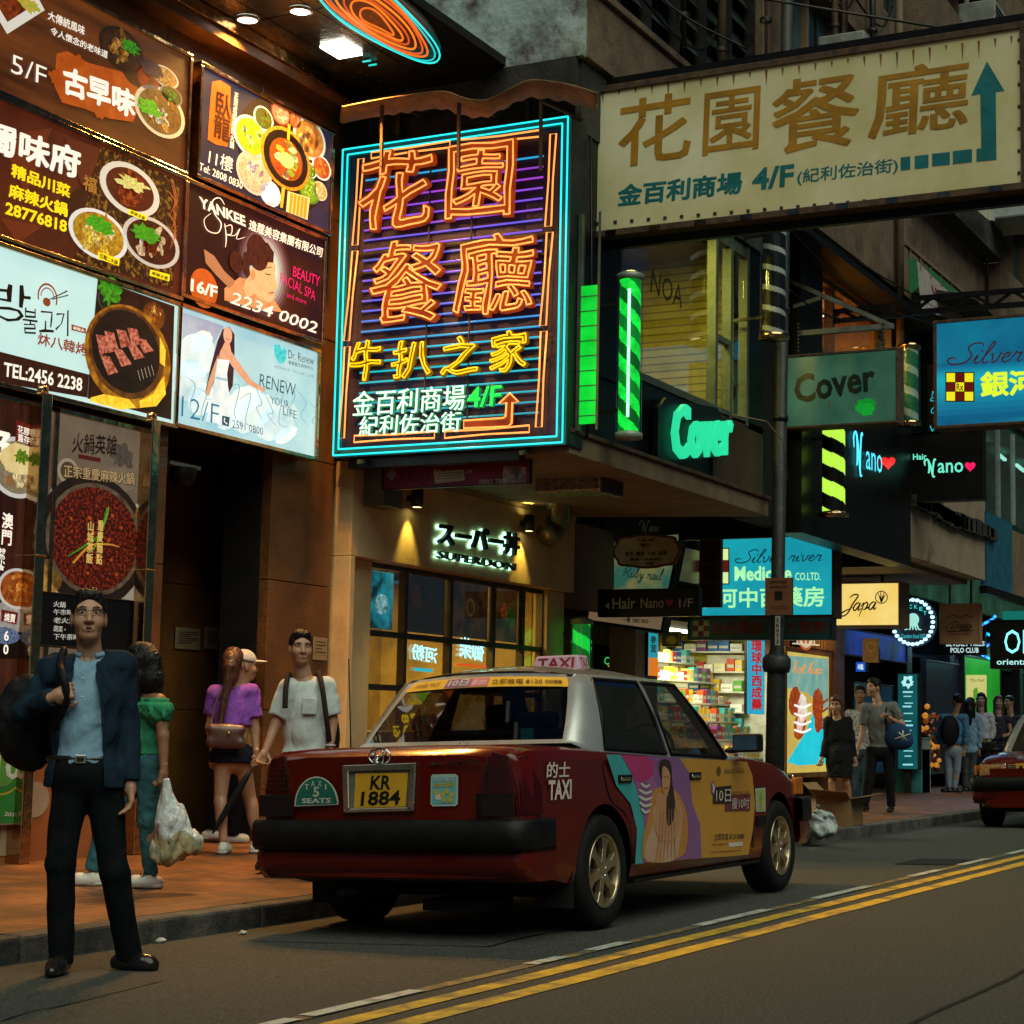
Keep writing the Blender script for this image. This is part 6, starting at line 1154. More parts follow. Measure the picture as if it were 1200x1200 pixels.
sd.poly(ad, [zq(*p) for p in ((292, 449), (390, 454), (425, 480), (415, 530), (380, 560), (345, 550), (332, 520))], MAG, .002); sd.poly(ad, [zq(*p) for p in ((345, 550), (380, 560), (415, 530), (440, 600), (400, 700), (388, 760), (372, 640))], D_('mauve', (.33, .10, .25)), .002)
sd.poly(ad, [zq(*p) for p in smooth([(412, 600), (440, 575), (500, 585), (535, 640), (550, 700), (550, 790), (520, 850), (388, 866), (376, 780), (395, 700)], 4, True)], CHAIR, .003); sd.poly(ad, [zq(*p) for p in smooth([(425, 640), (515, 640), (528, 700), (520, 780), (500, 858), (395, 864), (385, 800), (415, 720)], 4, True)], D_('dress', (.50, .30, .20)), .004)
sd.poly(ad, [zq(*p) for p in smooth([(428, 610), (460, 600), (500, 600), (515, 650), (520, 720), (500, 790), (470, 800), (455, 860), (420, 862), (440, 790), (425, 720)], 4, True)], SKN, .005)
sd.poly(ad, [zq(*p) for p in smooth([(440, 480), (462, 466), (484, 485), (490, 560), (500, 640), (490, 710), (470, 720), (466, 640), (470, 560), (448, 540)], 4, True)], HRD, .0062); sd.poly(ad, [zq(*p) for p in smooth([(450, 500), (468, 500), (480, 530), (476, 585), (462, 605), (450, 580)], 4, True)], SKN, .0072)
for p, q in (((455, 535), (462, 533)), ((468, 535), (475, 537))): sd.stroke(ad, [zq(*p), zq(*q)], .9, HRD, .0085, 0)
sd.stroke(ad, [zq(456, 575), zq(464, 580), zq(472, 575)], [.6, 1.4, .6], D_('lip', (.4, .03, .03)), .0085, 3)
sd.stroke(ad, [zq(470, 600), zq(440, 640), zq(428, 720), zq(440, 770)], [3, 5, 5, 4], SKN, .0065); sd.stroke(ad, [zq(505, 620), zq(515, 700), zq(490, 770), zq(440, 780)], [4, 5, 5, 3], SKN, .0068)
for k in range(6): sd.stroke(ad, [zq(445+k*10, 660), zq(438+k*12, 760), zq(425+k*15, 855)], [.4, 1.0, .4], D_('fold', (.36, .18, .11)), .0075)
sd.disc(ad, zq(385, 614), 20, PUR, .8, .004); 
for k in range(5): y = 565+k*25; hw = 26*math.sqrt(max(.1, 1-((y-614)/66)**2)); sd.stroke(ad, [zq(385-hw, y-6), zq(385, y+8), zq(385+hw, y)], [2.2, 3.2, 2.2], WHI, .0055)
sd.text(ad, '10日', zq(660, 632), zq(718, 632), zq(661, 582), WHI, .0, .006); sd.poly(ad, [zq(650, 575), zq(722, 568), zq(722, 640), zq(650, 640)], HRD, .003); sd.poly(ad, [zq(697, 605), zq(797, 600), zq(795, 668), zq(697, 670)], D_('maroon', (.14, .02, .02)), .002); sd.text(ad, '瘦10吋', zq(722, 660), zq(790, 658), zq(723, 615), WHI, -.01, .006); sd.disc(ad, zq(650, 578), 8, PUR, .8, .004); sd.stroke(ad, [zq(646, 560), zq(652, 578), zq(648, 596)], [1, 2.4, 1], WHI, .006)
sd.disc(ad, zq(672, 512), 5.4, HRD, 1, .003, inner=.8); sd.text(ad, '面', zq(663, 522), zq(681, 521), zq(663, 502), HRD, .0, .004); sd.text(ad, 'ANGEL FACE', zq(694, 522), zq(772, 520), zq(694, 504), HRD, -.01, .003); sd.text(ad, 'ONE DAY BEAUTY CENTRE', zq(725, 600), zq(792, 598), zq(725, 592), HRD, .0, .003)
sd.text(ad, '立即致電 8120 0088', zq(655, 783), zq(771, 778), zq(656, 756), HRD, .0, .003); sd.text(ad, 'www.angelface.hk', zq(648, 806), zq(708, 802), zq(648, 795), HRD, .0, .003); sd.poly(ad, [zq(712, 792), zq(766, 788), zq(766, 804), zq(712, 808)], WHI, .003); sd.stroke(ad, [zq(642, 829), zq(760, 822)], .6, HRD, .003, 0)
ad.build('door_advertisement', t1, local=True)
mk = MB(); WLT = pm('white_vinyl', (.62, .55, .48), .45, var=.1, bump=0); sl_ = CarSheet(1, -.842); sl2 = CarSheet(1, -.850); sl_.text(mk, '的士', (640, 912), (667, 911), (641, 893), WLT, .02, .003); sl2.text(mk, 'TAXI', (642, 938), (669, 936), (642.5, 914.5), WLT, .03, .003)
sd.poly(mk, [(885, 924), (897, 923), (897, 951), (886, 951)], D_('sticker_rim', (.35, .5, .45)), .0); sd.poly(mk, [(886.5, 926), (895.5, 925), (895.5, 949), (887, 949)], D_('sticker_yellow', (.45, .4, .08)), .002); sd.disc(mk, (891, 934), 5, D_('sticker_green', (.1, .35, .2)), .9, .004); sd.disc(mk, (891, 944), 3.4, D_('sticker_blue', (.1, .3, .5)), .9, .004); sd.poly(mk, [(886, 957), (896, 956), (896, 967), (886, 968)], BLK, .0, .01)
mk.build('side_lettering', t1, local=True)
# --- tail: number plate, badges, stickers
rp = CarSheet(0, -1.162); m = MB(); pts = [(402, 896.5), (489, 893.5), (486, 950.5), (404, 952.5)]; ip = [(410, 904), (482, 901.5), (479, 945.5), (411, 947.5)]
for i in range(4): a, b_, c, d = pts[i], pts[(i+1) % 4], ip[(i+1) % 4], ip[i]; rp.poly(m, [a, b_, c, d], CHR, -.012, .028)
m.build('plate_surround', t1, local=True, bevel=.006); m = MB(); rp.poly(m, ip, pm('grey_recess', (.2, .22, .22), .3, .3), -.012, .006)
PLY = pm('plate_yellow', (.62, .34, .02), .45, var=.12, scale=4, bump=0); rp.poly(m, [(417, 906.5), (478.5, 905.5), (475.5, 945), (415, 947)], PLY, .0, .004); PLB = pm('plate_black', (.012, .010, .008), .5); rp.text(m, 'KR', (434, 925.5), (458, 925), (436, 909), PLB, .025, .006); rp.text(m, '1884', (423, 944.5), (469, 943), (424.5, 927.5), PLB, .025, .006); m.build('number_plate', t1, local=True)
m = MB(); SG = pm('seats_green', (.006, .13, .085), .5, var=.1); SW = pm('seats_white', (.55, .6, .5), .5)
rp.poly(m, [(345, 945)]+[(371-26*math.cos(t), 944-34*math.sin(t)) for t in np.linspace(0, math.pi, 20)]+[(397, 943)], SW, .0); rp.poly(m, [(347, 943.5)]+[(371-24*math.cos(t), 943-31.5*math.sin(t)) for t in np.linspace(0, math.pi, 20)]+[(395, 942)], SG, .002)
rp.text(m, '5', (367, 934), (374.5, 934), (367.5, 922), SW, .03, .004); rp.text(m, 'SEATS', (354, 941.5), (388, 941), (354, 935.5), SW, .03, .004)
for k, ch in enumerate('TAXI'): a = math.pi*(.30+.133*k); w_ = .7 if ch == 'I' else 2.2; rp.text(m, ch, (371-19*math.cos(a)-w_, 944-23*math.sin(a)), (371-19*math.cos(a)+w_, 944-23*math.sin(a)), (371-19*math.cos(a)-w_*.9, 937.5-23*math.sin(a)), SW, .03, .004)
m.build('seat_badge', t1, local=True)
rp2 = CarSheet(0, -1.150); m = MB(); SB = D_('sticker_cyan', (.12, .42, .46)); rp2.poly(m, [(505, 910), (507, 907.5), (534, 907), (537, 909.5), (536.5, 942), (534, 944.5), (507, 945), (504.5, 942)], D_('sticker_rim', (.35, .5, .45)), .0); rp2.poly(m, [(507, 911), (534.5, 910.5), (534, 941), (507, 942)], SB, .002)
for c in ((524, 927), (530, 931), (528, 937), (521, 937), (519, 931), (512, 928)): rp2.disc(m, c, 3.4, D_('sticker_yellow', (.5, .42, .05)), 1, .004)
rp2.text(m, '的士電召', (509, 916), (532, 915.5), (509, 911.5), WLT, .02, .004); rp2.text(m, '8名的服務', (508, 923), (533, 922), (508, 917.5), D_('sticker_yellow', (.5, .42, .05)), .04, .004); rp2.poly(m, [(509, 930), (519, 930), (517, 937), (511, 937)], WLT, .003); m.build('round_sticker', t1, local=True)
m = MB(); CH2 = CHR; c0 = rp.P((446, 886), .012); 
for rx, rz, dz in ((.066, .044, 0), (.026, .042, 0), (.045, .020, .018)): m.tube([c0+np.array([0, rx*math.cos(t), dz+rz*math.sin(t)]) for t in np.linspace(0, 6.283, 28, endpoint=False)], .0055, CH2, 6, closed=True)
m.build('emblem', t1, local=True); m = MB(); rp2.text(m, 'COMFORT', (525, 896.5), (563, 895.5), (526, 891.5), CH2, .02, .0, .008); rp2.text(m, 'CROWN', (503, 897), (521, 896.8), (504, 893), CH2, .01, .0, .006); m.build('chrome_lettering', t1, local=True)
m = MB(); m.tube([(-1.135, .03, .965), (-1.17, .03, .938)], .02, CHR, 8)
m.tube(smooth([(-1.13, -.64, .60), (-1.136, -.645, .75), (-1.13, -.63, .98)], 3), .004, CAB, 5); m.tube(smooth([(-1.13, .64, .60), (-1.136, .645, .75), (-1.13, .63, .98)], 3), .004, CAB, 5); m.build('boot_seam', t1, local=True)
# yellow advertising strip along the top of the rear window
m = MB(); rows = [[endp(0, t, v)+np.array([-.006, 0, .003]) for t in (.80, .87, .94)] for v in np.linspace(.03, .97, 15)]; m.grid(rows, pm('strip_yellow', (.62, .36, .02), .4, var=.1, bump=0))
def stripT(t, v0, v1, t0, t1_, mat, bold=.0):
    V_, F_, _ = glyphs(t, bold); m.add([endp(0, t0+(t1_-t0)*b_, v1+(v0-v1)*a)+np.array([-.010, 0, .005]) for a, b_ in V_], F_, mat)
rows = [[endp(0, t, v)+np.array([-.008, 0, .004]) for t in (.81, .93)] for v in np.linspace(.56, .72, 5)]; m.grid(rows, PUR); rows = [[endp(0, t, v)+np.array([-.0085, 0, .004]) for t in (.81, .93)] for v in np.linspace(.46, .56, 5)]; m.grid(rows, D_('strip_pink', (.5, .12, .2)))
stripT('10日', .58, .70, .825, .92, WHI, .02); stripT('瘦10吋', .47, .555, .825, .91, WHI); stripT('ANGEL FACE', .76, .92, .845, .90, HRD); stripT('立即致電 8120 0088', .06, .44, .835, .905, HRD, .01); m.build('rear_strip', t1, local=True)
m = MB(); m.tube([(-.42, .66, 1.0), (-.44, .66, 1.55)], .004, CAB, 5); m.tube([(-.42, .66, 1.0), (-.42, .66, 1.03)], .014, CAB, 8); m.build('aerial', t1, local=True)
m = MB(); m.box((-.20, -.02, 1.035), (-.12, .2, 1.045), pm('paper_card', (.5, .48, .25), .6)); m.box((-.21, -.44, 1.03), (-.205, -.36, 1.12), TEA); m.build('shelf_card', t1, local=True)
# second taxi, facing the camera at the right edge
t2, _, B2 = taxi('red taxi with amber headlights facing the camera, cut by the right edge of the photo', (26.9, 4.85, zroad(4.85)), math.pi, XFR)
m = MB(); m.box((3.53, -.26, .655), (3.54, .26, .80), PLY); V_, F_, _ = glyphs('1639', .03); m.add([(3.5435, -.22+.44*u, .675+.10*v) for u, v in V_], F_, PLB); B2(m, 'number_plate')
m = MB(); c = (-.50, .50)
for r, mt, d in ((.145, SW, 0), (.135, SG, .002)): m.add([(3.542+d, c[0]+r*math.cos(t), c[1]-.02+r*.95*math.sin(t)) for t in np.linspace(0, math.pi, 18)], [tuple(range(18))], mt)
V_, F_, _ = glyphs('4', .03); m.add([(3.546, c[0]-.02+.045*u, .52+.055*v) for u, v in V_], F_, SW); V_, F_, _ = glyphs('SEATS', .03); m.add([(3.546, c[0]-.09+.18*u, .485+.028*v) for u, v in V_], F_, SW); B2(m, 'seat_badge')
# ================================================================ PEOPLE: signed-distance bodies and clothes turned into smooth meshes
def smin(a, b, k): h = np.clip(.5+.5*(b-a)/k, 0, 1); return b*(1-h)+a*h-k*h*(1-h)
def cone(P, a, b, ra, rb):
    a = np.array(a, float); b = np.array(b, float); d = b-a; t = np.clip(((P-a)@d)/max(d@d, 1e-9), 0, 1); return np.linalg.norm(P-a-t[:, None]*d, axis=1)-(ra+(rb-ra)*t)
def ell(P, c, r, M=None):
    q = (P-np.array(c, float)); q = q if M is None else q@M; r = np.array(r, float); k0 = np.linalg.norm(q/r, axis=1); k1 = np.linalg.norm(q/(r*r), axis=1); return k0*(k0-1)/np.maximum(k1, 1e-6)
def rotz(a): c, s = math.cos(a), math.sin(a); return np.array([[c, -s, 0], [s, c, 0], [0, 0, 1.]])
def rotx(a): c, s = math.cos(a), math.sin(a); return np.array([[1., 0, 0], [0, c, -s], [0, s, c]])
class Sdf:
    def __init__(s): s.p = []; s.cut = []; s.wr = None
    def c(s, a, b, ra, rb=None, k=.02, end=None, start=None): s.p.append(('c', a, b, ra, rb if rb is not None else ra, k, end, start)); return s
    def e(s, c, r, M=None, k=.02): s.p.append(('e', c, r, M, k)); return s
    def sub(s, fn): s.cut.append(fn); return s
    def plane(s, p, n): p = np.array(p, float); n = np.array(n, float); n /= np.linalg.norm(n); s.cut.append(lambda P: (P-p)@n); return s    # keeps the side n points away from
    def wrinkle(s, amp, seed=1, wl=.12, stretch=(1, 1, .9)):
        r = np.random.default_rng(seed); s.wr = (amp, [(r.normal(size=3)*np.array(stretch)*2*math.pi/wl/1.7, r.uniform(0, 6.3)) for _ in range(7)]); return s
    def f(s, P):
        d = None
        for q in s.p:
            if q[0] == 'c':
                v = cone(P, *q[1:5])
                if q[6] is not None: e = np.array(q[2], float); t = e-np.array(q[1], float); t /= np.linalg.norm(t); v = np.maximum(v, (P-e)@t-q[6])
                k = q[5]
            else: v = ell(P, q[1], q[2], q[3]); k = q[4]
            d = v if d is None else smin(d, v, k)
        if s.wr:
            w = 0; a, L = s.wr; prev = 0
            for kv, ph in L: prev = np.sin(P@kv+ph+1.3*prev); w = w+prev
            d = d+a*w/3
        for c in s.cut: d = np.maximum(d, c(P))
        return d
    def box(s):
        lo, hi = np.full(3, 1e9), np.full(3, -1e9)
        for q in s.p:
            if q[0] == 'c':
                for p, r in ((q[1], q[3]), (q[2], q[4])): lo = np.minimum(lo, np.array(p)-r); hi = np.maximum(hi, np.array(p)+r)
            else: r = max(q[2]); lo = np.minimum(lo, np.array(q[1])-r); hi = np.maximum(hi, np.array(q[1])+r)
        return lo-.03, hi+.03
    def mesh(s, mb, mat, h, lo=None, hi=None):
        if lo is None: lo, hi = s.box()
        n = np.maximum(3, np.ceil((np.array(hi)-lo)/h).astype(int)+1); ax = [lo[i]+h*np.arange(n[i]) for i in range(3)]
        G = np.stack(np.meshgrid(*ax, indexing='ij'), -1).reshape(-1, 3); D = s.f(G).reshape(n); S = D < 0
        a = n-1; acc = np.zeros((*a, 3)); cnt = np.zeros(a); cor = [(i, j, k) for i in (0, 1) for j in (0, 1) for k in (0, 1)]
        sl = lambda A, o: A[o[0]:o[0]+a[0], o[1]:o[1]+a[1], o[2]:o[2]+a[2]]
        for o in cor:
            for d in range(3):
                if o[d]: continue
                o2 = list(o); o2[d] = 1; va, vb = sl(D, o), sl(D, o2); x = (va < 0) != (vb < 0); t = np.where(x, va/np.where(x, va-vb, 1), 0)
                for m_ in range(3): acc[..., m_] += np.where(x, o[m_]+(t if m_ == d else 0), 0)
                cnt += x
        act = cnt > 0; idx = -np.ones(a, int); idx[act] = np.arange(act.sum()); I = np.argwhere(act); V = (I+acc[act]/cnt[act][:, None])*h+lo
        F = []
        for d in range(3):
            e1, e2 = [(1, 2), (2, 0), (0, 1)][d]; o2 = [0, 0, 0]; o2[d] = 1; m0 = S[:n[0]-o2[0], :n[1]-o2[1], :n[2]-o2[2]]; m1 = S[o2[0]:, o2[1]:, o2[2]:]; X = np.argwhere(m0 != m1)
            ok = (X[:, e1] > 0) & (X[:, e2] > 0) & (X[:, e1] < a[e1]) & (X[:, e2] < a[e2]); X = X[ok]
            if not len(X): continue
            def g(da, db): Y = X.copy(); Y[:, e1] -= da; Y[:, e2] -= db; return idx[Y[:, 0], Y[:, 1], Y[:, 2]]
            q = np.stack([g(1, 1), g(0, 1), g(0, 0), g(1, 0)], 1); fl = m0[X[:, 0], X[:, 1], X[:, 2]]; q[~fl] = q[~fl][:, ::-1]; F.append(q[(q >= 0).all(1)])
        if len(V): mb.add(V, np.vstack(F).tolist() if F else [], mat, True)
        return mb
SKIN = pm('skin', (.40, .205, .12), .5, var=.14, scale=14, bump=.05, bscale=200); SKINT = pm('skin_tan', (.27, .125, .065), .5, var=.16, scale=14, bump=.05, bscale=200)
HAIRB = pm('black_hair', (.010, .008, .007), .4, var=.6, scale=60, stretch=(1, 1, .15), bump=.4, bscale=120); HAIRR = pm('brown_hair', (.10, .035, .015), .38, var=.6, scale=50, stretch=(1, 1, .12), bump=.5, bscale=110)
EYW, EYI, LIP = pm('eye_white', (.55, .5, .45), .3, var=0.05, bump=0), pm('eye_dark', (.012, .008, .006), .15, bump=0), pm('lip', (.26, .085, .06), .4, var=.1, bump=0)
def cloth(n, c, **k): k.setdefault('var', .14); k.setdefault('rough', .85); k.setdefault('spec', .12); k.setdefault('stretch', (1, 1, .55)); return pm(n, c, scale=k.pop('scale', 9), bump=k.pop('bump', .9), bscale=k.pop('bscale', 13), **k)
class Person:
    """local axes: x to the person's right, y forward, z up"""
    def __init__(s, label, pos, face, H=1.7, skin=SKIN, res=.010, fine=.0045, group=None):
        s.pos = np.array(pos, float); s.rz = face-math.pi/2; s.o = thing('person', label, 'person', tuple(pos), s.rz, group); ORG[s.o.name] = np.zeros(3); s.J = {}; s.res = res; s.fine = fine; s.skin = skin; s.H = H; s.body = Sdf(); s.mb = MB()
    def jp(s, px, py, toward=0.0):
        """joint seen at a photo pixel, on an upright plane through the person"""
        d = s.pos-CAM; d[2] = 0; d /= np.linalg.norm(d); o = s.pos-d*toward; r_ = ray(px, py); p = CAM+r_*(((o-CAM)@d)/(r_@d)); return rotz(-s.rz)@(p-s.pos)
    def joints(s, **k):
        for n, v in k.items(): s.J[n] = s.jp(*v) if not isinstance(v, np.ndarray) else v
    def add(s, sdf, name, mat, h=None): mb = MB(); sdf.mesh(mb, mat, h or s.res); return mb.build(name, s.o, local=True)
    def head(s, yaw=0.0, pitch=0.0, hair='short', hmat=HAIRB, face=True, sc=1.0, mouth=0.0, roll=0.0):
        J = s.J; s.HM = M = rotz(yaw)@rotx(pitch)@np.array([[math.cos(roll), 0, math.sin(roll)], [0, 1, 0], [-math.sin(roll), 0, math.cos(roll)]]); c = J['head']; X = lambda x, y, z: c+M@(np.array([x, y, z])*sc); E = lambda *r: tuple(np.array(r)*sc); Mt = M
        h = Sdf(); h.e(X(0, -.012, .035), E(.074, .094, .094), Mt, k=.03).e(X(0, .022, -.035), E(.060, .070, .088), Mt, k=.03).e(X(0, .055, -.095), E(.030, .030, .022), Mt, k=.03)
        for q in (-1, 1): h.e(X(q*.040, .055, -.028), E(.026, .030, .030), Mt, k=.025)
        h.c(X(0, .082, .015), X(0, .108, -.030), .008*sc, .0135*sc, k=.014).e(X(.013, .096, -.033), E(.010, .012, .008), Mt, k=.008).e(X(-.013, .096, -.033), E(.010, .012, .008), Mt, k=.008)
        h.c(X(-.045, .072, .034), X(.045, .072, .034), .012*sc, k=.02).e(X(0, .086, -.066), E(.024, .012, .012), Mt, k=.012)
        for q in (-1, 1): h.e(X(q*.075, -.012, -.008), E(.010, .022, .034), Mt, k=.008)
        ey = [X(q*.031, .0985, .012) for q in (-1, 1)]; h.sub(lambda P: -np.minimum(ell(P, ey[0], E(.017, .016, .009), Mt), ell(P, ey[1], E(.017, .016, .009), Mt)))
        if mouth: mo = X(0, .098, -.067); h.sub(lambda P: -ell(P, mo, E(.016, .016, .0035+mouth), Mt))
        nk = J['neck']; h.c(nk, X(0, -.018, -.06), .058*sc, .052*sc, k=.03); h.mesh(s.mb, s.skin, s.fine)
        if face:
            for q in (-1, 1):
                m = MB(); e = Sdf().e(X(q*.031, .079, .012), E(.0145, .011, .0082), Mt); e.mesh(m, EYW, s.fine*.5); e = Sdf().e(X(q*.031+.001, .0885, .0125), E(.0058, .0028, .0058), Mt); e.mesh(m, EYI, s.fine*.35); m.tube([X(q*.017, .0895, .017), X(q*.031, .092, .0205), X(q*.046, .083, .017)], .0018*sc, HAIRB, 5); m.build('eye', s.o, local=True)
                m = MB(); m.tube([X(q*.014, .096, .030), X(q*.030, .095, .0365), X(q*.050, .080, .033)], [.0022*sc, .0034*sc, .0016*sc], HAIRB, 6); m.build('eyebrow', s.o, local=True)
            m = MB(); m.tube([X(-.024, .086, -.066), X(-.008, .0965, -.062+mouth), X(0, .0965, -.0635+mouth), X(.008, .0965, -.062+mouth), X(.024, .086, -.066)], [.001, .0034, .003, .0034, .001], LIP, 6); m.tube([X(-.022, .086, -.067), X(0, .096, -.072-mouth), X(.022, .086, -.067)], [.001, .0046, .001], LIP, 6); m.build('lips', s.o, local=True)
        if hair:
            g = Sdf(); g.e(X(0, -.016, .042), E(.081, .1, .098), Mt, k=.02)
            if hair == 'short': g.e(X(0, .038, .100), E(.060, .042, .026), Mt, k=.03)
            fr = X(0, .074, .070); n1 = M@np.array([0, .85, -.55]); n1 /= np.linalg.norm(n1); lo = X(0, -.05, -.055); n2 = M@np.array([0, .35, -1.0]); n2 /= np.linalg.norm(n2); sd1 = X(0, .028, 0); n3 = M@np.array([0, 1., 0])
            if hair == 'short': g.cut.append(lambda P: np.maximum(np.minimum((P-sd1)@n3, np.maximum((P-fr)@n1, -1)), (P-lo)@n2)); g.sub(lambda P: -np.minimum(ell(P, X(.082, 0, -.02), E(.016, .032, .046), Mt), ell(P, X(-.082, 0, -.02), E(.016, .032, .046), Mt)))
            else:
                g.e(X(0, .03, .088), E(.07, .06, .045), Mt, k=.03)
                if hair in ('long', 'tail'):
                    T = J.get('tail', X(0, -.10, -.32)); g.c(X(0, -.075, .02), X(0, -.095, -.10), .068*sc, .062*sc, k=.03)
                    if hair == 'long':
                        for q in (-1, 1): g.c(X(q*.066, -.02, .02), X(q*.072, -.02, -.22), .032*sc, .030*sc, k=.03)
                        g.c(X(0, -.09, -.1), T, .07*sc, .055*sc, k=.04)
                    else: g.c(X(0, -.11, .045), X(0, -.13, -.02), .034*sc, .04*sc, k=.02).c(X(0, -.13, -.02), T, .040*sc, .022*sc, k=.03)
                fr = X(0, .070, .052); g.cut.append(lambda P: np.maximum(np.minimum((P-sd1)@n3, (P-fr)@n1), -1.0))
            g.wrinkle(.0028*sc, 3, .035, (1.6, 1.6, .2)); s.add(g, 'hair', hmat, s.fine*1.3)
        s.X, s.E = X, E; return X
    def hand(s, w, d, n, curl=.6, grip=0.0, thumb=1, sc=1.0):
        d = np.array(d, float); d /= np.linalg.norm(d); n = np.array(n, float); n -= d*(n@d); n /= np.linalg.norm(n); l = np.cross(d, n)*thumb; g = Sdf(); w = np.array(w, float); W = lambda a, b_, c: w+(d*a+l*b_+n*c)*sc
        g.c(W(-.03, 0, 0), W(.03, 0, 0), .024*sc, .026*sc, k=.02)
        for b_ in (-.026, -.009, .009, .026): g.c(W(.02, b_*.6, 0), W(.075, b_, 0), .015*sc, .0125*sc, k=.012)
        for i, (b_, L) in enumerate(((-.029, .062), (-.010, .073), (.010, .078), (.029, .070))):
            a = curl*(1+.1*i); q = W(.082, b_, 0); e1 = q+(d*math.cos(a)+n*math.sin(a))*L*.5*sc; a2 = a*2.1; e2 = e1+(d*math.cos(a2)+n*math.sin(a2))*L*.5*sc; g.c(q, e1, .0092*sc, .0085*sc, k=.005).c(e1, e2, .0083*sc, .0068*sc, k=.005)
        q = W(.018, .026, .004); e1 = W(.052, .050, .018+.02*curl); e2 = W(.078, .044, .032+.03*curl); g.c(q, e1, .0135*sc, .0108*sc, k=.010).c(e1, e2, .0102*sc, .0078*sc, k=.006); g.mesh(s.mb, s.skin, max(.0035, s.fine*.8))
    def limbs(s, arms=True, legs=True, fem=False, thin=1.0):
        J = s.J; b = s.body; k = s.thin = thin
        mid = (J['shL']+J['shR'])/2; hip = (J['hipL']+J['hipR'])/2; yaw = math.atan2((J['shR']-J['shL'])[1], (J['shR']-J['shL'])[0]); s.TM = rotz(yaw); s.mid, s.hip = mid, hip
        b.c(J['shL'], J['shR'], .052*k, k=.04).e(mid*.68+hip*.32, (.150*k, .098*k, .20), s.TM, k=.05).e(mid*.35+hip*.65, (.128*k, .092*k, .15), s.TM, k=.05).e(hip, (.160*k, .108*k, .12), s.TM, k=.05).c(mid+np.array([0, 0, .0]), J['neck'], .07*k, .056*k, k=.03)
        for q in 'LR':
            if arms and 'wr'+q in J: b.c(J['sh'+q], J['el'+q], .048*k, .039*k, k=.02).c(J['el'+q], J['wr'+q], .040*k, .026*k, k=.015)
            if legs and 'an'+q in J:
                b.c(J['hip'+q], J['kn'+q], .080*k, .050*k, k=.03).c(J['kn'+q], J['an'+q], .050*k, .034*k, k=.02); u_ = J['an'+q]-J['kn'+q]; f_ = np.array([0, -1., 0]); b.e(J['kn'+q]+u_*.3+f_*.018, (.045*k, .048*k, .11), None, k=.03)
    def finish(s): s.body.mesh(s.mb, s.skin, s.res); s.mb.build('body', s.o, local=True)
    def torso(s, fat=.022, nkr=1.0, hem=None, dn=.0, sleeve=None, slr=(.066, .058), loose=1.0, long=False, k=.05, shr=.014):
        """a top: torso swell, sleeves to a fraction of the arm, hem height"""
        J = s.J; g = Sdf(); mid, hip = s.mid, s.hip; kx = s.thin
        g.c(J['shL'], J['shR'], .052*kx+shr, k=.04).e(mid*.68+hip*.32, (.150*kx+fat*loose, .098*kx+fat, .21), s.TM, k=k).e(mid*.35+hip*.65, (.130*kx+fat*1.3*loose, .094*kx+fat*1.2, .17), s.TM, k=k).e(hip, (.162*kx+fat*loose, .108*kx+fat, .13), s.TM, k=k)
        if long: g.e(hip+np.array([0, 0, -.10]), (.166*kx+fat, .115*kx+fat, .2), s.TM, k=k)
        if sleeve:
            for q in 'LR':
                if 'el'+q not in J: continue
                a, e, w = J['sh'+q], J['el'+q], J['wr'+q]
                if sleeve <= 1: g.c(a, a+(e-a)*sleeve, slr[0], slr[1], k=.025, end=.0)
                else: g.c(a, e, slr[0], slr[1], k=.025); g.c(e, e+(w-e)*(sleeve-1), slr[1], slr[1]*.82, k=.02, end=.0)
        if hem is not None: g.plane((0, 0, hem), (0, 0, -1))
        nk = J['neck']; g.sub(lambda P: -cone(P, nk+np.array([0, .035, .07]), nk+np.array([0, .01, -.012]), .075*nkr, .066*nkr)); return g
    def legs(s, r=(.098, .074, .066), hemL=.0, top=None, k=.03, seat=.018):
        J = s.J; g = Sdf(); hip = s.hip; g.e(hip, (.162*s.thin+seat, .108*s.thin+seat, .14), s.TM, k=.05)
        for q in 'LR': g.c(J['hip'+q], J['kn'+q], r[0], r[1], k=k); a = J['kn'+q]; b_ = J['an'+q]; g.c(a, a+(b_-a)*(1+hemL), r[1], r[2], k=.02, end=.0)
        if top is not None: g.plane((0, 0, top), (0, 0, 1))
        return g
    def shoe(s, q, toe, mat, sole=None, h=None, w=.042, tall=.05):
        a = s.J['an'+q]; t = np.array(toe, float); d = t-a; d[2] = 0; L = np.linalg.norm(d); d /= L; z0 = t[2]; g = Sdf(); heel = np.array([a[0], a[1], z0+.035])-d*.045; g.c(heel, heel+d*.15, w*.95, w, k=.02).c(heel+d*.12, np.array([t[0], t[1], z0+.022])-d*.02, w, w*.72, k=.03).c(heel+d*.035+np.array([0, 0, .01]), heel+d*.05+np.array([0, 0, tall]), w*.95, w*.85, k=.02, end=.0).plane((0, 0, z0+.008), (0, 0, -1)); s.add(g, 'shoe', mat, h or s.fine*1.6)
        if sole: g2 = Sdf(); g2.c(heel, np.array([t[0], t[1], z0+.03])-d*.02, w*1.08, w*.82, k=.02).plane((0, 0, z0), (0, 0, -1)).plane((0, 0, z0+.026), (0, 0, 1)); s.add(g2, 'shoe_sole', sole, h or s.fine*1.6)
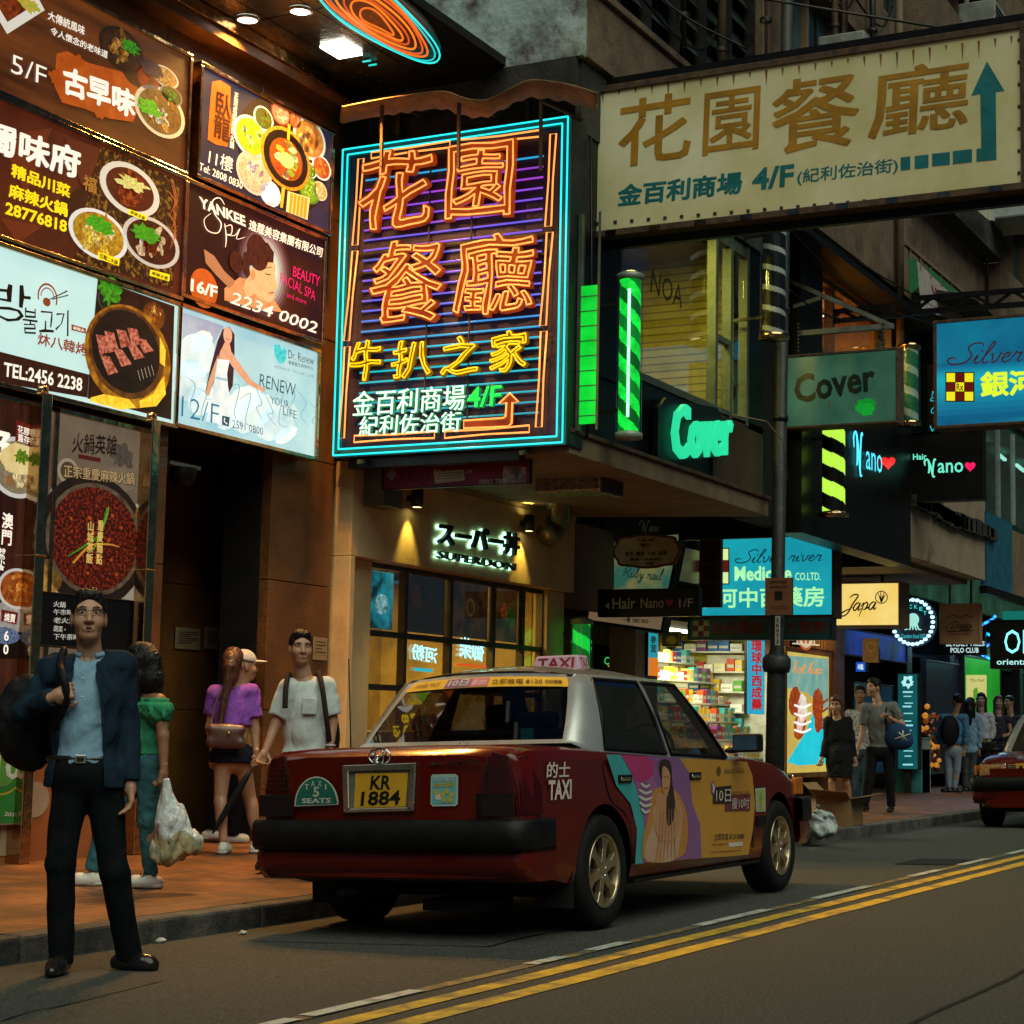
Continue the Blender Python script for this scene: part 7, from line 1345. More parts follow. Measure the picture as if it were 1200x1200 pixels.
    def strap(s, name, pts, r, mat, flat=.4):
        m = MB(); P = smooth(pts, 5); vs = []
        for i, p in enumerate(P):
            t = P[min(i+1, len(P)-1)]-P[max(i-1, 0)]; t /= np.linalg.norm(t); o_ = np.array([p[0]-s.mid[0], p[1]-s.mid[1], 0]); o_ = o_-t*(o_@t); o_ /= max(1e-6, np.linalg.norm(o_)); x = np.cross(t, o_)
            vs += [p+x*r+o_*r*flat, p-x*r+o_*r*flat, p-x*r-o_*r*flat, p+x*r-o_*r*flat]
        m.add(vs, [(4*i+j, 4*i+(j+1) % 4, 4*i+4+(j+1) % 4, 4*i+4+j) for i in range(len(P)-1) for j in range(4)], mat); return m.build(name, s.o, local=True)
def ang(d): return math.atan2(d[1], d[0])
TOCAM = lambda p: ang(-np.array(p)[:2])

# ---------------------------------------------------------------- the man in the suit
p0 = np.array([6.84, 5.69, zroad(5.69)]); s = Person('man in a navy suit and glasses standing in the road with a backpack', p0, TOCAM(p0)+R(-6), res=.008, fine=.0036)
s.joints(head=(104, 724, .03), neck=(105, 768, .0), shR=(62, 785, .0), shL=(143, 781, -.02), elR=(28, 836, .02), wrR=(62, 817, .17), elL=(150, 850, -.02), wrL=(153, 918, .05), hipR=(86, 905), hipL=(119, 905), knR=(70, 1012, .03), knL=(134, 1022, .03), anR=(72, 1118, .0), anL=(150, 1116, -.04))
SUIT = cloth('navy_suit', (.008, .020, .036), var=.2); TRO = cloth('dark_trousers', (.004, .005, .007), var=.2); SHB = cloth('blue_shirt', (.20, .34, .46), var=.10, scale=5); LEA = pm('black_leather', (.012, .010, .010), .25, var=.3, coat=.3)
s.limbs(); X = s.head(yaw=R(8), pitch=R(7), sc=1.02, mouth=.003)
J = s.J; hem = s.jp(60, 922)[2]
j = s.torso(.028, hem=hem, sleeve=1.98, slr=(.066, .054), long=True, shr=.020).wrinkle(.0055, 5, .13, (1, 1, .9))
zt, zb_ = J['neck'][2]-.02, hem; cx = (J['shL'][0]+J['shR'][0])/2
def opening(P):
    t = np.clip((zt-P[:, 2])/(zt-zb_), 0, 1); half = .045+.055*np.minimum(t*2.2, 1)+.02*np.maximum(0, t-.65)/.35; return np.maximum(np.abs(P[:, 0]-cx-.005)-half, .02-P[:, 1])
j.sub(lambda P: -opening(P)); s.add(j, 'jacket', SUIT)
g = s.torso(.014, nkr=.72, hem=s.jp(100, 896)[2], shr=.004).wrinkle(.0035, 9, .10, (1.3, 1, .7)); s.add(g, 'shirt', SHB)
m = MB(); nk = J['neck']
for q in (-1, 1): m.add([nk+np.array([q*.004, .068, -.045]), nk+np.array([q*.056, .058, -.065]), nk+np.array([q*.060, .012, .018]), nk+np.array([q*.030, .058, .022]), nk+np.array([q*.006, .080, -.055])], [(0, 1, 2, 3)], SHB)
m.tube([nk+np.array([.062*math.cos(t), .058*math.sin(t)-.002, .006+.010*math.sin(t+math.pi)]) for t in np.linspace(R(60), R(-240), 16)], .014, SHB, 6); m.build('collar', s.o, local=True)
for q in (-1, 1):                                            # lapels: folded strips beside the opening
    m = MB(); pts = [(cx+q*.052, zt-.01, .052), (cx+q*.100, zt-.10, .108), (cx+q*.125, zt-.17, .118), (cx+q*.100, zt-.21, .126), (cx+q*.096, zt-.36, .126), (cx+q*.080, zt-.18, .128), (cx+q*.050, zt-.08, .095)]; m.prism([(x, y+.012, z) for x, z, y in pts][::q], (0, .006, 0), SUIT); m.build('lapel', s.o, local=True)
m = MB(); 
for k in range(6): m.lathe([(.006, 0), (.005, .003), (0, .003)], (cx+.004, .119-.002*k, zt-.09-.085*k), pm('shirt_button', (.4, .45, .5), .4), axis=(0, 1, .15), n=8)
m.build('button', s.o, local=True)
g = s.legs((.090, .066, .058), .10, s.jp(100, 884)[2], seat=.016).wrinkle(.0045, 11, .16, (1.3, 1.3, .45)); s.add(g, 'trousers', TRO)
bz = s.jp(100, 889)[2]; m = MB(); m.tube([np.array([cx+.160*math.cos(t), .112*math.sin(t), bz]) for t in np.linspace(0, 6.283, 32, endpoint=False)], .016, LEA, 6, closed=True); m.build('belt', s.o, local=True)
m = MB(); m.box((cx-.028, .118, bz-.02), (cx+.024, .136, bz+.02), pm('buckle', (.4, .42, .42), .2, 1)); m.box((cx-.018, .134, bz-.012), (cx+.015, .139, bz+.012), LEA); m.build('belt_buckle', s.o, local=True, bevel=.004)
s.shoe('R', J['anR']+np.array([.02, .20, -J['anR'][2]+p0[2]*0-.0])*np.array([1, 1, 1]), LEA); tl = s.jp(182, 1134, .02); tl[2] = 0; s.shoe('L', tl, LEA)
s.hand(J['wrR'], (-.85, .05, .35), (-.1, -1, -.15), 1.35, thumb=-1, sc=1.05); s.hand(J['wrL'], (-.05, .08, -1), (.9, .25, 0), .45, thumb=1, sc=1.05)
s.finish()
m = MB(); GLS = pm('spectacle_frame', (.03, .025, .02), .3, .6)
for q in (-1, 1): m.tube([X(q*.033+.023*math.cos(t), .104-abs(.02*math.cos(t)), .008+.016*math.sin(t)) for t in np.linspace(0, 6.283, 18, endpoint=False)], .0016, GLS, 5, closed=True); m.tube([X(q*.056, .088, .012), X(q*.080, .02, .012), X(q*.080, -.03, .004)], .0016, GLS, 5)
m.tube([X(-.010, .108, .012), X(0, .112, .014), X(.010, .108, .012)], .0016, GLS, 5); m.build('glasses', s.o, local=True)
bk = thing('backpack', 'black backpack slung on the back of the man in the suit', 'backpack', tuple(p0), s.rz); ORG[bk.name] = np.zeros(3); m = MB(); c = s.jp(40, 850, -.20); BKF = cloth('black_nylon', (.010, .010, .012), rough=.6)
Sdf().e(c, (.14, .10, .21), None).e(c+np.array([.05, -.02, .02]), (.14, .10, .22), None, k=.06).wrinkle(.006, 4, .15).mesh(m, BKF, .010); m.build('bag', bk, local=True)
hw = J['wrR']; sh_ = J['shR']; s2 = s; m = MB(); P = smooth([sh_+np.array([-.03, -.10, .02]), sh_+np.array([-.045, .0, .095]), sh_+np.array([-.045, .095, .02]), hw+np.array([-.05, .02, .08]), hw+np.array([-.06, .0, -.02]), hw+np.array([.0, -.1, -.14])], 6); m.tube(P, .018, BKF, 6); m.build('strap', bk, local=True)

# ---------------------------------------------------------------- woman in green with a carrier bag
p0 = on_pave(150, 1040); s = Person('woman in a green off shoulder top and jeans walking behind the suited man', p0, ang(-_r[:2])+R(-18), skin=SKINT, res=.010, fine=.005)
s.joints(head=(166, 778, .02), neck=(172, 806), shL=(186, 822, .17), shR=(164, 820, -.17), elL=(191, 862, .20), wrL=(192, 902, .22), elR=(158, 862, -.18), wrR=(150, 900, -.18), hipL=(176, 896, .08), hipR=(170, 896, -.08), knL=(173, 962, .08), knR=(124, 962, -.08), anL=(176, 1022, .06), anR=(108, 1018, -.08), tail=(180, 818, .0))
s.limbs(thin=.92); X = s.head(yaw=R(-10), hair='long'); GRT = cloth('green_top', (.035, .26, .12), var=.2); JEA = cloth('teal_jeans', (.035, .12, .14), var=.25)
g = s.torso(.022, hem=s.jp(175, 884)[2], shr=.020).wrinkle(.005, 3, .10); zs = s.jp(175, 818)[2]; g.plane((0, 0, zs), (0, 0, 1)); s.add(g, 'top', GRT)
m = Sdf(); c = (s.J['shL']+s.J['shR'])/2; m.c(s.J['shL']+np.array([0, .0, -.05]), s.J['shR']+np.array([0, 0, -.05]), .095, k=.03).e(c+np.array([0, 0, -.06]), (.20, .13, .055), s.TM, k=.03).wrinkle(.010, 8, .05).plane(c+np.array([0, 0, -.01]), (0, 0, 1)); s.add(m, 'frill', GRT)
s.add(s.legs((.088, .058, .044), .04, s.jp(175, 882)[2], seat=.010).wrinkle(.004, 6, .12), 'jeans', JEA); WSH = pm('white_shoe', (.55, .52, .46), .5, var=.15); WSO = pm('white_sole', (.62, .6, .55), .5, var=.1); STR = pm('shoe_stripe', (.02, .02, .02), .5)
for q, tx in (('L', (157, 1040, .06)), ('R', (82, 1040, -.08))): t = s.jp(*tx); t[2] = 0; s.shoe(q, t, WSH, WSO)
m = MB(); a = s.J['anL']; 
for k in range(3): m.tube([a+np.array([-.045, .05+.025*k, -.06]), a+np.array([-.05, .03+.025*k, -.035]), a+np.array([-.03, .02+.025*k, -.01])], .005, STR, 5)
m.build('shoe_stripe', s.o, local=True)
s.hand(s.J['wrL'], (0, .05, -1), (.3, 1, 0), 1.0, thumb=1); s.hand(s.J['wrR'], (0, .3, -1), (0, 1, 0), .5, thumb=-1); s.finish()
bg_ = thing('carrier_bag', 'white translucent carrier bag of groceries hanging from the hand of the woman in green', 'bag', tuple(p0), s.rz); ORG[bg_.name] = np.zeros(3); m = MB(); BGW = pm('bag_plastic', (.50, .52, .52), .35, var=.2, scale=9, bump=.4, bscale=30)
tp = s.jp(194, 916, .22); c1 = s.jp(204, 985, .24); ang0 = s.jp(178, 1012, .24); ang1 = s.jp(234, 996, .24); g = Sdf().c(tp, s.jp(200, 960, .24), .02, .07, k=.03).c(s.jp(192, 1000, .24), s.jp(222, 988, .24), .075, .075, k=.05).e(s.jp(203, 975, .24), (.09, .11, .15), s.TM, k=.06).wrinkle(.012, 2, .10, (2, 2, .5)); g.mesh(m, BGW, .009); zc = s.jp(205, 978, .24)[2]; i2 = m.mi(pm('bag_contents', (.33, .27, .12), .4, var=.8, scale=11, col2=(.10, .13, .15), bump=.4, bscale=30)); m.m = [i2 if np.mean([m.v[a][2] for a in f]) < zc+.03*math.sin(40*m.v[f[0]][1]) else k for f, k in zip(m.f, m.m)]; m.build('bag', bg_, local=True)

# ---------------------------------------------------------------- woman in purple with brown hair, umbrella and shoulder bag
p0 = on_pave(277, 1000); s = Person('woman in a purple tee and dark shorts with long brown hair seen from behind', p0, ang(_f[:2])+R(14), res=.010, fine=.005)
s.joints(head=(273, 779, .0), neck=(272, 803), shL=(253, 813), shR=(293, 811), elL=(246, 852, -.03), wrL=(250, 885, -.12), elR=(299, 856), wrR=(300, 884, .05), hipL=(262, 888), hipR=(283, 888), knL=(258, 940, .04), knR=(294, 942, -.08), anL=(262, 984, .10), anR=(300, 974, -.04), tail=(258, 850, .16))
s.limbs(thin=.93); X = s.head(hair='tail', hmat=HAIRR, face=False, yaw=R(-14)); PT = cloth('purple_tee', (.26, .085, .46), var=.16); SHT = cloth('navy_shorts', (.010, .012, .022), var=.2)
s.add(s.torso(.024, hem=s.jp(272, 850)[2], sleeve=.66, slr=(.068, .070)).wrinkle(.006, 21, .12, (1.2, 1.2, .7)), 'tee_shirt', PT); g = s.legs((.105, .095, .09), -.0, s.jp(272, 842)[2], seat=.022); g.plane((0, 0, s.jp(272, 894)[2]), (0, 0, -1)); s.add(g.wrinkle(.004, 3, .1), 'shorts', SHT)
for q, tx in (('L', (268, 998, -.12)), ('R', (304, 996, -.2))): t = s.jp(*tx); t[2] = 0; s.shoe(q, t, WSH, WSO)
s.hand(s.J['wrR'], (.0, .15, -1), (-.6, .6, 0), 1.15, thumb=-1); s.hand(s.J['wrL'], (0, .3, -1), (.6, .6, 0), .5, thumb=1); s.finish()
sb_ = thing('shoulder_bag', 'small brown leather bag hanging across the back of the woman in purple', 'bag', tuple(p0), s.rz); ORG[sb_.name] = np.zeros(3); m = MB(); BRL = pm('brown_leather', (.10, .045, .035), .4, var=.25, coat=.2); c = s.jp(265, 862, .20); M_ = s.TM
Sdf().e(c, (.125, .055, .085), M_).c(c+M_@np.array([-.11, 0, .05]), c+M_@np.array([.11, 0, .045]), .04, k=.03).c(c+M_@np.array([-.11, 0, -.05]), c+M_@np.array([.11, 0, -.055]), .045, k=.03).mesh(m, BRL, .008); m.build('bag', sb_, local=True); m = MB(); m.lathe([(.012, 0), (.012, .006), (0, .008)], c+M_@np.array([.02, -.064, .02]), pm('brass_clasp', (.55, .36, .1), .25, 1), axis=M_@np.array([0, -1, 0]), n=10); m.build('clasp', sb_, local=True)
m = MB(); m.tube(smooth([c+M_@np.array([-.12, 0, .06]), s.jp(249, 840, .17), s.jp(257, 812, .13), s.jp(268, 800, .07), s.jp(280, 800, -.08)], 5), .008, BRL, 6); m.build('strap', sb_, local=True)
um = thing('umbrella', 'folded black umbrella with a ring handle held by the woman in purple', 'umbrella', tuple(p0), s.rz); ORG[um.name] = np.zeros(3); m = MB(); a, b_ = s.jp(297, 897, .12), s.jp(249, 977, .18); d = b_-a
m.tube([a+d*.06, a+d*.2, a+d*.5, a+d*.8, a+d*.93, b_], [.012, .024, .030, .022, .012, .006], cloth('umbrella_black', (.008, .009, .009), rough=.6, bump=.5), 10)
m.build('canopy', um, local=True); m = MB(); m.tube([a, a+d*.08], .007, DSTEEL, 8); m.build('shaft', um, local=True); m = MB(); e = d/np.linalg.norm(d); m.tube([a-e*.03+.03*(math.cos(t)*e+math.sin(t)*np.array([1, 0, 0])) for t in np.linspace(0, 6.283, 18, endpoint=False)], .005, pm('bamboo_ring', (.35, .2, .08), .4), 6, closed=True); m.build('handle', um, local=True)

# ---------------------------------------------------------------- person in a white cap beyond her
p0 = np.array([13.0, 8.95, zpave(8.95)]); s = Person('person in a white cap and mustard top half hidden behind the woman in purple', p0, ang(_f[:2])+R(-60), res=.012, fine=.006)
s.joints(head=(287, 781), neck=(284, 803), shL=(268, 812), shR=(294, 812, .05), elL=(262, 852), wrL=(262, 885), elR=(295, 850, .05), wrR=(292, 880, .05), hipL=(268, 890), hipR=(282, 890), knL=(258, 935), knR=(276, 938), anL=(248, 972), anR=(272, 980))
s.limbs(thin=.9); X = s.head(hair=None, face=False); s.add(s.torso(.026, hem=s.jp(280, 880)[2], sleeve=.6).wrinkle(.005, 4, .1), 'top', cloth('mustard_top', (.28, .17, .03))); s.add(s.legs((.09, .07, .06), -.02, s.jp(280, 878)[2]), 'trousers', TRO)
g = Sdf().e(X(0, -.012, .058), s.E(.090, .106, .088), s.HM); pz = X(0, 0, .045); nz = s.HM@np.array([0, -.12, -1.]); g.plane(pz, nz); s.add(g, 'cap', pm('white_cap', (.60, .57, .54), .7, var=.12), .006); g = Sdf().e(X(0, .115, .045), s.E(.068, .085, .014), s.HM); s.add(g, 'cap_peak', pm('white_cap', (.60, .57, .54), .7), .005)
for q, tx in (('L', (258, 984)), ('R', (282, 992))): t = s.jp(*tx); t[2] = 0 if q == 'R' else .03; s.shoe(q, t, WSH, WSO)
s.hand(s.J['wrL'], (0, 0, -1), (0, 1, 0), .5); s.hand(s.J['wrR'], (0, 0, -1), (0, 1, 0), .5); s.finish()

# ---------------------------------------------------------------- young man in a white tee with dark straps
p0 = on_pave(345, 1024); s = Person('young man in a white pocket tee with dark bag straps walking behind the taxi', p0, TOCAM(p0)+R(6), res=.009, fine=.0042)
s.joints(head=(352, 760, .02), neck=(356, 792), shR=(338, 806), shL=(382, 804), elR=(323, 848, .02), wrR=(311, 880, .10), elL=(390, 846), wrL=(387, 876, .05), hipR=(347, 890), hipL=(370, 890), knR=(332, 955, .06), knL=(368, 955, .02), anR=(314, 1003, -.05), anL=(366, 1012, .08))
s.limbs(thin=.95); X = s.head(yaw=R(6), pitch=R(2), sc=.98); WT = cloth('white_tee', (.50, .55, .54), var=.08, scale=5); hemz = s.jp(356, 884)[2]
s.add(s.torso(.026, hem=hemz, sleeve=.82, slr=(.070, .072)).wrinkle(.006, 31, .13, (1.2, 1.2, .6)), 'tee_shirt', WT); m = MB(); c = s.jp(363, 826, .145); m.box(c-np.array([.05, .012, .065]), c+np.array([.05, .0, .05]), WT); m.build('pocket', s.o, local=True, bevel=.008)
s.add(s.legs((.090, .070, .060), .08, s.jp(356, 876)[2]).wrinkle(.005, 3, .14, (1.2, 1.2, .5)), 'trousers', TRO)
for q, tx in (('R', (303, 1012, .1)), ('L', (364, 1026, .2))): t = s.jp(*tx); t[2] = .02 if q == 'R' else 0; s.shoe(q, t, LEA)
s.hand(s.J['wrR'], (.35, .25, -.8), (-.4, .8, .2), .7, thumb=-1); s.hand(s.J['wrL'], (0, .1, -1), (.8, .3, 0), .5, thumb=1); s.finish()
bk = thing('backpack', 'dark backpack worn by the young man in white, seen as straps and an edge', 'backpack', tuple(p0), s.rz); ORG[bk.name] = np.zeros(3); m = MB(); c = s.jp(370, 850, -.19); Sdf().e(c, (.16, .10, .23)).e(s.jp(383, 868, -.17), (.09, .09, .15), k=.05).mesh(m, BKF, .011); m.build('bag', bk, local=True)
for pts in ([(342, 797, -.08), (338, 790, .03), (335, 806, .12), (334, 830, .13)], [(372, 795, -.08), (374, 789, .03), (378, 808, .135), (382, 838, .14), (386, 868, .06)]):
    m = MB(); m.tube(smooth([s.jp(*q) for q in pts], 6), .019, cloth('strap_brown', (.035, .022, .020)), 6); m.build('strap', bk, local=True)
m = MB(); w_ = s.J['wrL']; m.tube([w_+np.array([.032*math.cos(t), .030*math.sin(t), .015]) for t in np.linspace(0, 6.283, 16, endpoint=False)], .008, pm('watch_white', (.5, .5, .5), .3), 6, closed=True); m.build('wristwatch', s.o, local=True)

# ---------------------------------------------------------------- people further along the pavement (simple wear per figure)
def walker(label, root, face, J, top, bottom, hair='short', hmat=HAIRB, sleeve=.7, hem=None, skirt=False, shoes=LEA, toes=(), yaw=0, fem=False, topm=None, botm=None, slr=(.066, .060), group=None, facef=True, skin=SKIN, bare=False):
    s = Person(label, root, face, res=.015, fine=.0065, skin=skin, group=group); s.joints(**J); s.limbs(thin=.9 if fem else .97); s.head(yaw=yaw, hair=hair, hmat=hmat, face=facef); sd_ = abs(hash_(label)) % 50
    g = s.torso(.022, hem=s.J['hem'][2], sleeve=sleeve, slr=slr, long=skirt).wrinkle(.006, sd_, .12); nm = 'dress' if skirt else 'top'
    if skirt: h_ = s.hip; g.c(h_, h_*np.array([1, 1, 0])+np.array([0, 0, s.J['hem'][2]]), .155, .17, k=.06)
    s.add(g, nm, top, .013)
    if not skirt: s.add(s.legs((.088, .066, .056), .08, s.hip[2]+.06).wrinkle(.004, sd_, .14, (1.2, 1.2, .5)), 'trousers', bottom, .013)
    for q, tx in zip('LR', toes): t = s.jp(*tx); t[2] = 0; s.shoe(q, t, shoes, h=.010)
    for q in 'LR': s.hand(s.J['wr'+q], s.J['wr'+q]-s.J['el'+q], (.2, 1, 0), .7, thumb=1 if q == 'L' else -1)
    s.finish(); return s
def hash_(t): return sum(ord(c)*(i+3) for i, c in enumerate(t))
GP = None
p = on_pave(986, 950); s = walker('woman in a black knee length dress with shoulder length brown hair on the far pavement', p, TOCAM(p)+R(-14), dict(head=(980, 827), neck=(981, 841), shR=(971, 846), shL=(994, 846), elR=(968, 870), wrR=(963, 889, .06), elL=(998, 868), wrL=(1001, 888), hipR=(977, 884), hipL=(991, 884), knR=(975, 917, .05), knL=(992, 918), anR=(975, 942, .06), anL=(996, 943, -.1), hem=(985, 911)), cloth('black_dress', (.012, .012, .013)), None, 'long', pm('auburn_hair', (.09, .04, .018), .4, var=.5, scale=50), 1.9, skirt=True, toes=((996, 950, .1), (973, 952, .25)), fem=True, slr=(.064, .05))
p = on_pave(1029, 951); s = walker('tall man in a grey tee and black trousers carrying a blue tote on his shoulder', p, TOCAM(p)+R(-22), dict(head=(1024, 806), neck=(1028, 821), shR=(1014, 829), shL=(1047, 828), elR=(1011, 858), wrR=(1004, 881, .08), elL=(1058, 850, .02), wrL=(1040, 840, .17), hipR=(1022, 880), hipL=(1041, 880), knR=(1019, 914, .05), knL=(1043, 914), anR=(1014, 941, .05), anL=(1044, 943, -.05), hem=(1030, 876)), cloth('grey_tee', (.16, .16, .15)), cloth('black_jeans', (.010, .010, .012)), toes=((1042, 953, .2), (1006, 951, .25)), yaw=R(-30))
tb_ = thing('tote_bag', 'large blue tote bag with a white bow under the arm of the man in grey', 'bag', tuple(p), s.rz); ORG[tb_.name] = np.zeros(3); m = MB(); c = s.jp(1051, 862, .10); Sdf().e(c, (.20, .10, .17)).e(s.jp(1056, 868, .1), (.17, .10, .12), k=.05).mesh(m, cloth('blue_canvas', (.022, .055, .13), bump=.3), .014); m.build('bag', tb_, local=True); m = MB()
for a, b_ in (((1049, 866), (1067, 860)), ((1053, 858), (1063, 868)), ((1058, 856), (1058, 868))): m.tube([s.jp(*a, .215), s.jp((a[0]+b_[0])/2, (a[1]+b_[1])/2, .225), s.jp(*b_, .215)], .010, PWT, 5)
m.build('bow', tb_, local=True); m = MB(); m.tube(smooth([s.jp(1040, 856, .12), s.jp(1038, 836, .1), s.jp(1042, 825, 0), s.jp(1050, 836, -.05), s.jp(1054, 852, .08)], 4), .012, BKF, 6); m.build('strap', tb_, local=True)
p = on_pave(1012, 944); s = walker('man in a white patterned shirt and faded jeans walking between the two in front', p, TOCAM(p)+R(-5), dict(head=(1008, 814), neck=(1008, 829), shR=(996, 837), shL=(1022, 837), elR=(994, 862), wrR=(996, 880), elL=(1025, 862), wrL=(1024, 880), hipR=(1002, 880), hipL=(1016, 880), knR=(1003, 910), knL=(1014, 912), anR=(1003, 935), anL=(1012, 938), hem=(1010, 878)), pm('patterned_shirt', (.34, .33, .32), .8, var=.9, scale=45, col2=(.03, .03, .035)), cloth('faded_jeans', (.045, .075, .10), var=.4), toes=((1012, 946, .2), (1003, 942, .2)), skin=SKINT)
p = on_pave(1114, 929); s = walker('man in a blue shirt and pale trousers with a black backpack seen from behind', p, ang(_f[:2])+R(20), dict(head=(1122, 822), neck=(1120, 834), shL=(1105, 841), shR=(1130, 841), elL=(1101, 862), wrL=(1104, 880), elR=(1133, 862), wrR=(1130, 880), hipL=(1110, 880), hipR=(1122, 880), knL=(1111, 903), knR=(1121, 903), anL=(1112, 922), anR=(1118, 922), hem=(1115, 872)), cloth('blue_shirt_far', (.07, .20, .36)), cloth('pale_trousers', (.22, .27, .34)), toes=((1112, 930), (1121, 929)), facef=False, sleeve=1.9)
bk = thing('backpack', 'black backpack on the man in the blue shirt far along the pavement', 'backpack', tuple(p), s.rz); ORG[bk.name] = np.zeros(3); m = MB(); Sdf().e(s.jp(1113, 856, .22), (.19, .11, .27)).mesh(m, BKF, .016); m.build('bag', bk, local=True)
p = on_pave(1130, 928); walker('woman in a long pale blue shirt beside the man with the backpack', p, ang(_f[:2])+R(-30), dict(head=(1137, 826), neck=(1136, 837), shL=(1125, 843), shR=(1146, 843), elL=(1123, 862), wrL=(1122, 878), elR=(1149, 862), wrR=(1147, 878), hipL=(1131, 880), hipR=(1141, 880), knL=(1131, 905), knR=(1138, 905), anL=(1131, 921), anR=(1136, 922), hem=(1136, 882)), cloth('pale_blue_shirt', (.20, .32, .44)), cloth('grey_leggings', (.06, .07, .08)), 'long', toes=((1131, 929), (1138, 929)), fem=True, facef=False, sleeve=1.9)
p = on_pave(1150, 926); walker('woman in a white blouse holding a phone to her ear', p, TOCAM(p)+R(-10), dict(head=(1150, 820), neck=(1150, 832), shR=(1140, 839), shL=(1161, 839), elR=(1134, 853, .1), wrR=(1142, 830, .12), elL=(1164, 858), wrL=(1158, 873, .1), hipR=(1146, 876), hipL=(1156, 876), knR=(1146, 900), knL=(1156, 900), anR=(1146, 919), anL=(1156, 919), hem=(1150, 866)), cloth('white_blouse', (.46, .42, .40)), cloth('black_skirt', (.012, .012, .014)), 'long', toes=((1156, 926), (1146, 926)), fem=True, sleeve=1.6)
p = on_pave(1170, 925); walker('woman with long hair and bare arms in a dark vest beside the oncoming taxi', p, TOCAM(p)+R(10), dict(head=(1170, 823), neck=(1170, 835), shR=(1160, 842), shL=(1181, 842), elR=(1156, 860), wrR=(1164, 850, .15), elL=(1185, 860), wrL=(1178, 862, .14), hipR=(1165, 876), hipL=(1176, 876), knR=(1166, 900), knL=(1175, 900), anR=(1166, 918), anL=(1175, 918), hem=(1170, 872)), cloth('dark_vest', (.03, .028, .03)), cloth('black_skirt', (.012, .012, .014)), 'long', HAIRR, toes=((1175, 926), (1166, 926)), fem=True, sleeve=.3)
p = on_pave(1184, 923); walker('dark haired man standing behind the roof of the oncoming taxi', p, TOCAM(p)+R(-50), dict(head=(1183, 823), neck=(1184, 835), shR=(1174, 842), shL=(1196, 842), elR=(1172, 862), wrR=(1172, 880), elL=(1198, 862), wrL=(1196, 880), hipR=(1179, 876), hipL=(1190, 876), knR=(1179, 900), knL=(1190, 900), anR=(1179, 918), anL=(1190, 918), hem=(1184, 872)), cloth('charcoal_top', (.02, .022, .025)), cloth('black_jeans', (.010, .010, .012)), toes=((1190, 926), (1179, 926)))
# the driver of the nearer taxi
dl = np.array([1.16, -.36, .0]); dw = (TM@np.append(dl, 1))[:3]; s = Person('driver sitting at the wheel inside the nearer taxi', dw, R(0), res=.014, fine=.008, skin=SKINT); s.J = {k: np.array(v, float) for k, v in dict(head=(0, -.02, 1.27), neck=(0, -.05, 1.13), shL=(-.19, -.07, 1.06), shR=(.19, -.07, 1.06), elL=(-.23, .12, .86), wrL=(-.15, .38, .95), elR=(.23, .12, .86), wrR=(.15, .38, .95), hipL=(-.1, -.12, .58), hipR=(.1, -.12, .58), knL=(-.12, .34, .62), knR=(.12, .34, .62), anL=(-.12, .5, .36), anR=(.12, .5, .36)).items()}
s.limbs(); s.head(hair='short', face=False); s.add(s.torso(.026, hem=.56, sleeve=.7), 'shirt', cloth('driver_shirt', (.05, .045, .04))); s.add(s.legs((.09, .07, .06), -.02, .7), 'trousers', TRO, .016)
for q in 'LR': s.hand(s.J['wr'+q], (0, .8, .3), (0, .3, -1), 1.1)
s.finish()
# ================================================================ SHOPS BEHIND THE TAXI
sr = thing('shop_row', 'row of ground floor shops with dark piers beyond the cream shop', 'building', (26, 9.3, .1)); mb = MB(); PIER = pm('beige_pier', (.34, .25, .15), .7, var=.2); UMB = pm('umber_wall', (.16, .10, .065), .8, var=.35, scale=2); TIL = pm('dark_tile', (.03, .028, .026), .35, var=.4)
mb.box((18.94, 9.2, 2.45), (21.5, 9.4, 3.42), UMB); mb.box((20.75, 9.15, .08), (21.45, 9.5, 2.44), PIER); mb.box((18.94, 10.2, .08), (20.75, 10.3, 2.5), TIL); mb.box((28.75, 9.2, .08), (29.3, 9.6, 3.4), pm('orange_pier', (.28, .11, .04), .5)); mb.box((26.4, 9.25, .08), (26.75, 9.6, 3.4), pm('orange_pier', (.28, .11, .04), .5))
mb.box((21.45, 9.22, 3.0), (60, 9.5, 3.45), TIL); mb.box((29.3, 9.9, .08), (60, 10.0, 3.4), TIL); mb.box((18.94, 9.4, 2.5), (60, 12.5, 2.56), DARK)
for k in range(9): x = 33.2+k*3.1; mb.box((x, 9.25, .08), (x+.35, 9.9, 3.0), TIL)
mb.build('pier', sr); mb = MB(); mb.box((21.45, 11.3, .08), (26.4, 11.4, 3.0), pm('lime_wall', (.50, .46, .06), .7, var=.15)); mb.box((26.38, 9.7, .08), (26.4, 11.3, 3.0), pm('lime_wall', (.50, .46, .06), .7)); mb.box((21.45, 9.5, .08), (21.5, 11.3, 3.0), pm('lime_wall', (.50, .46, .06), .7)); mb.box((26.75, 9.6, .08), (28.75, 9.7, 3.0), TIL); mb.build('interior', sr)
def arealamp(x, y, z, e, col, par, size=1.0):
    ld = bpy.data.lights.new('shop_lamp', 'AREA'); ld.energy = e; ld.size = size; ld.color = col; lo = bpy.data.objects.new('shop_lamp', ld); COL.objects.link(lo); lo.parent = par; lo.location = np.array([x, y, z])-ORG[par.name]
mb = MB()
for x in (22.6, 24.2, 25.6): mb.box((x-.5, 10.0, 2.44), (x+.5, 10.1, 2.48), em('f4ffd8', 3.5, lamp=True))
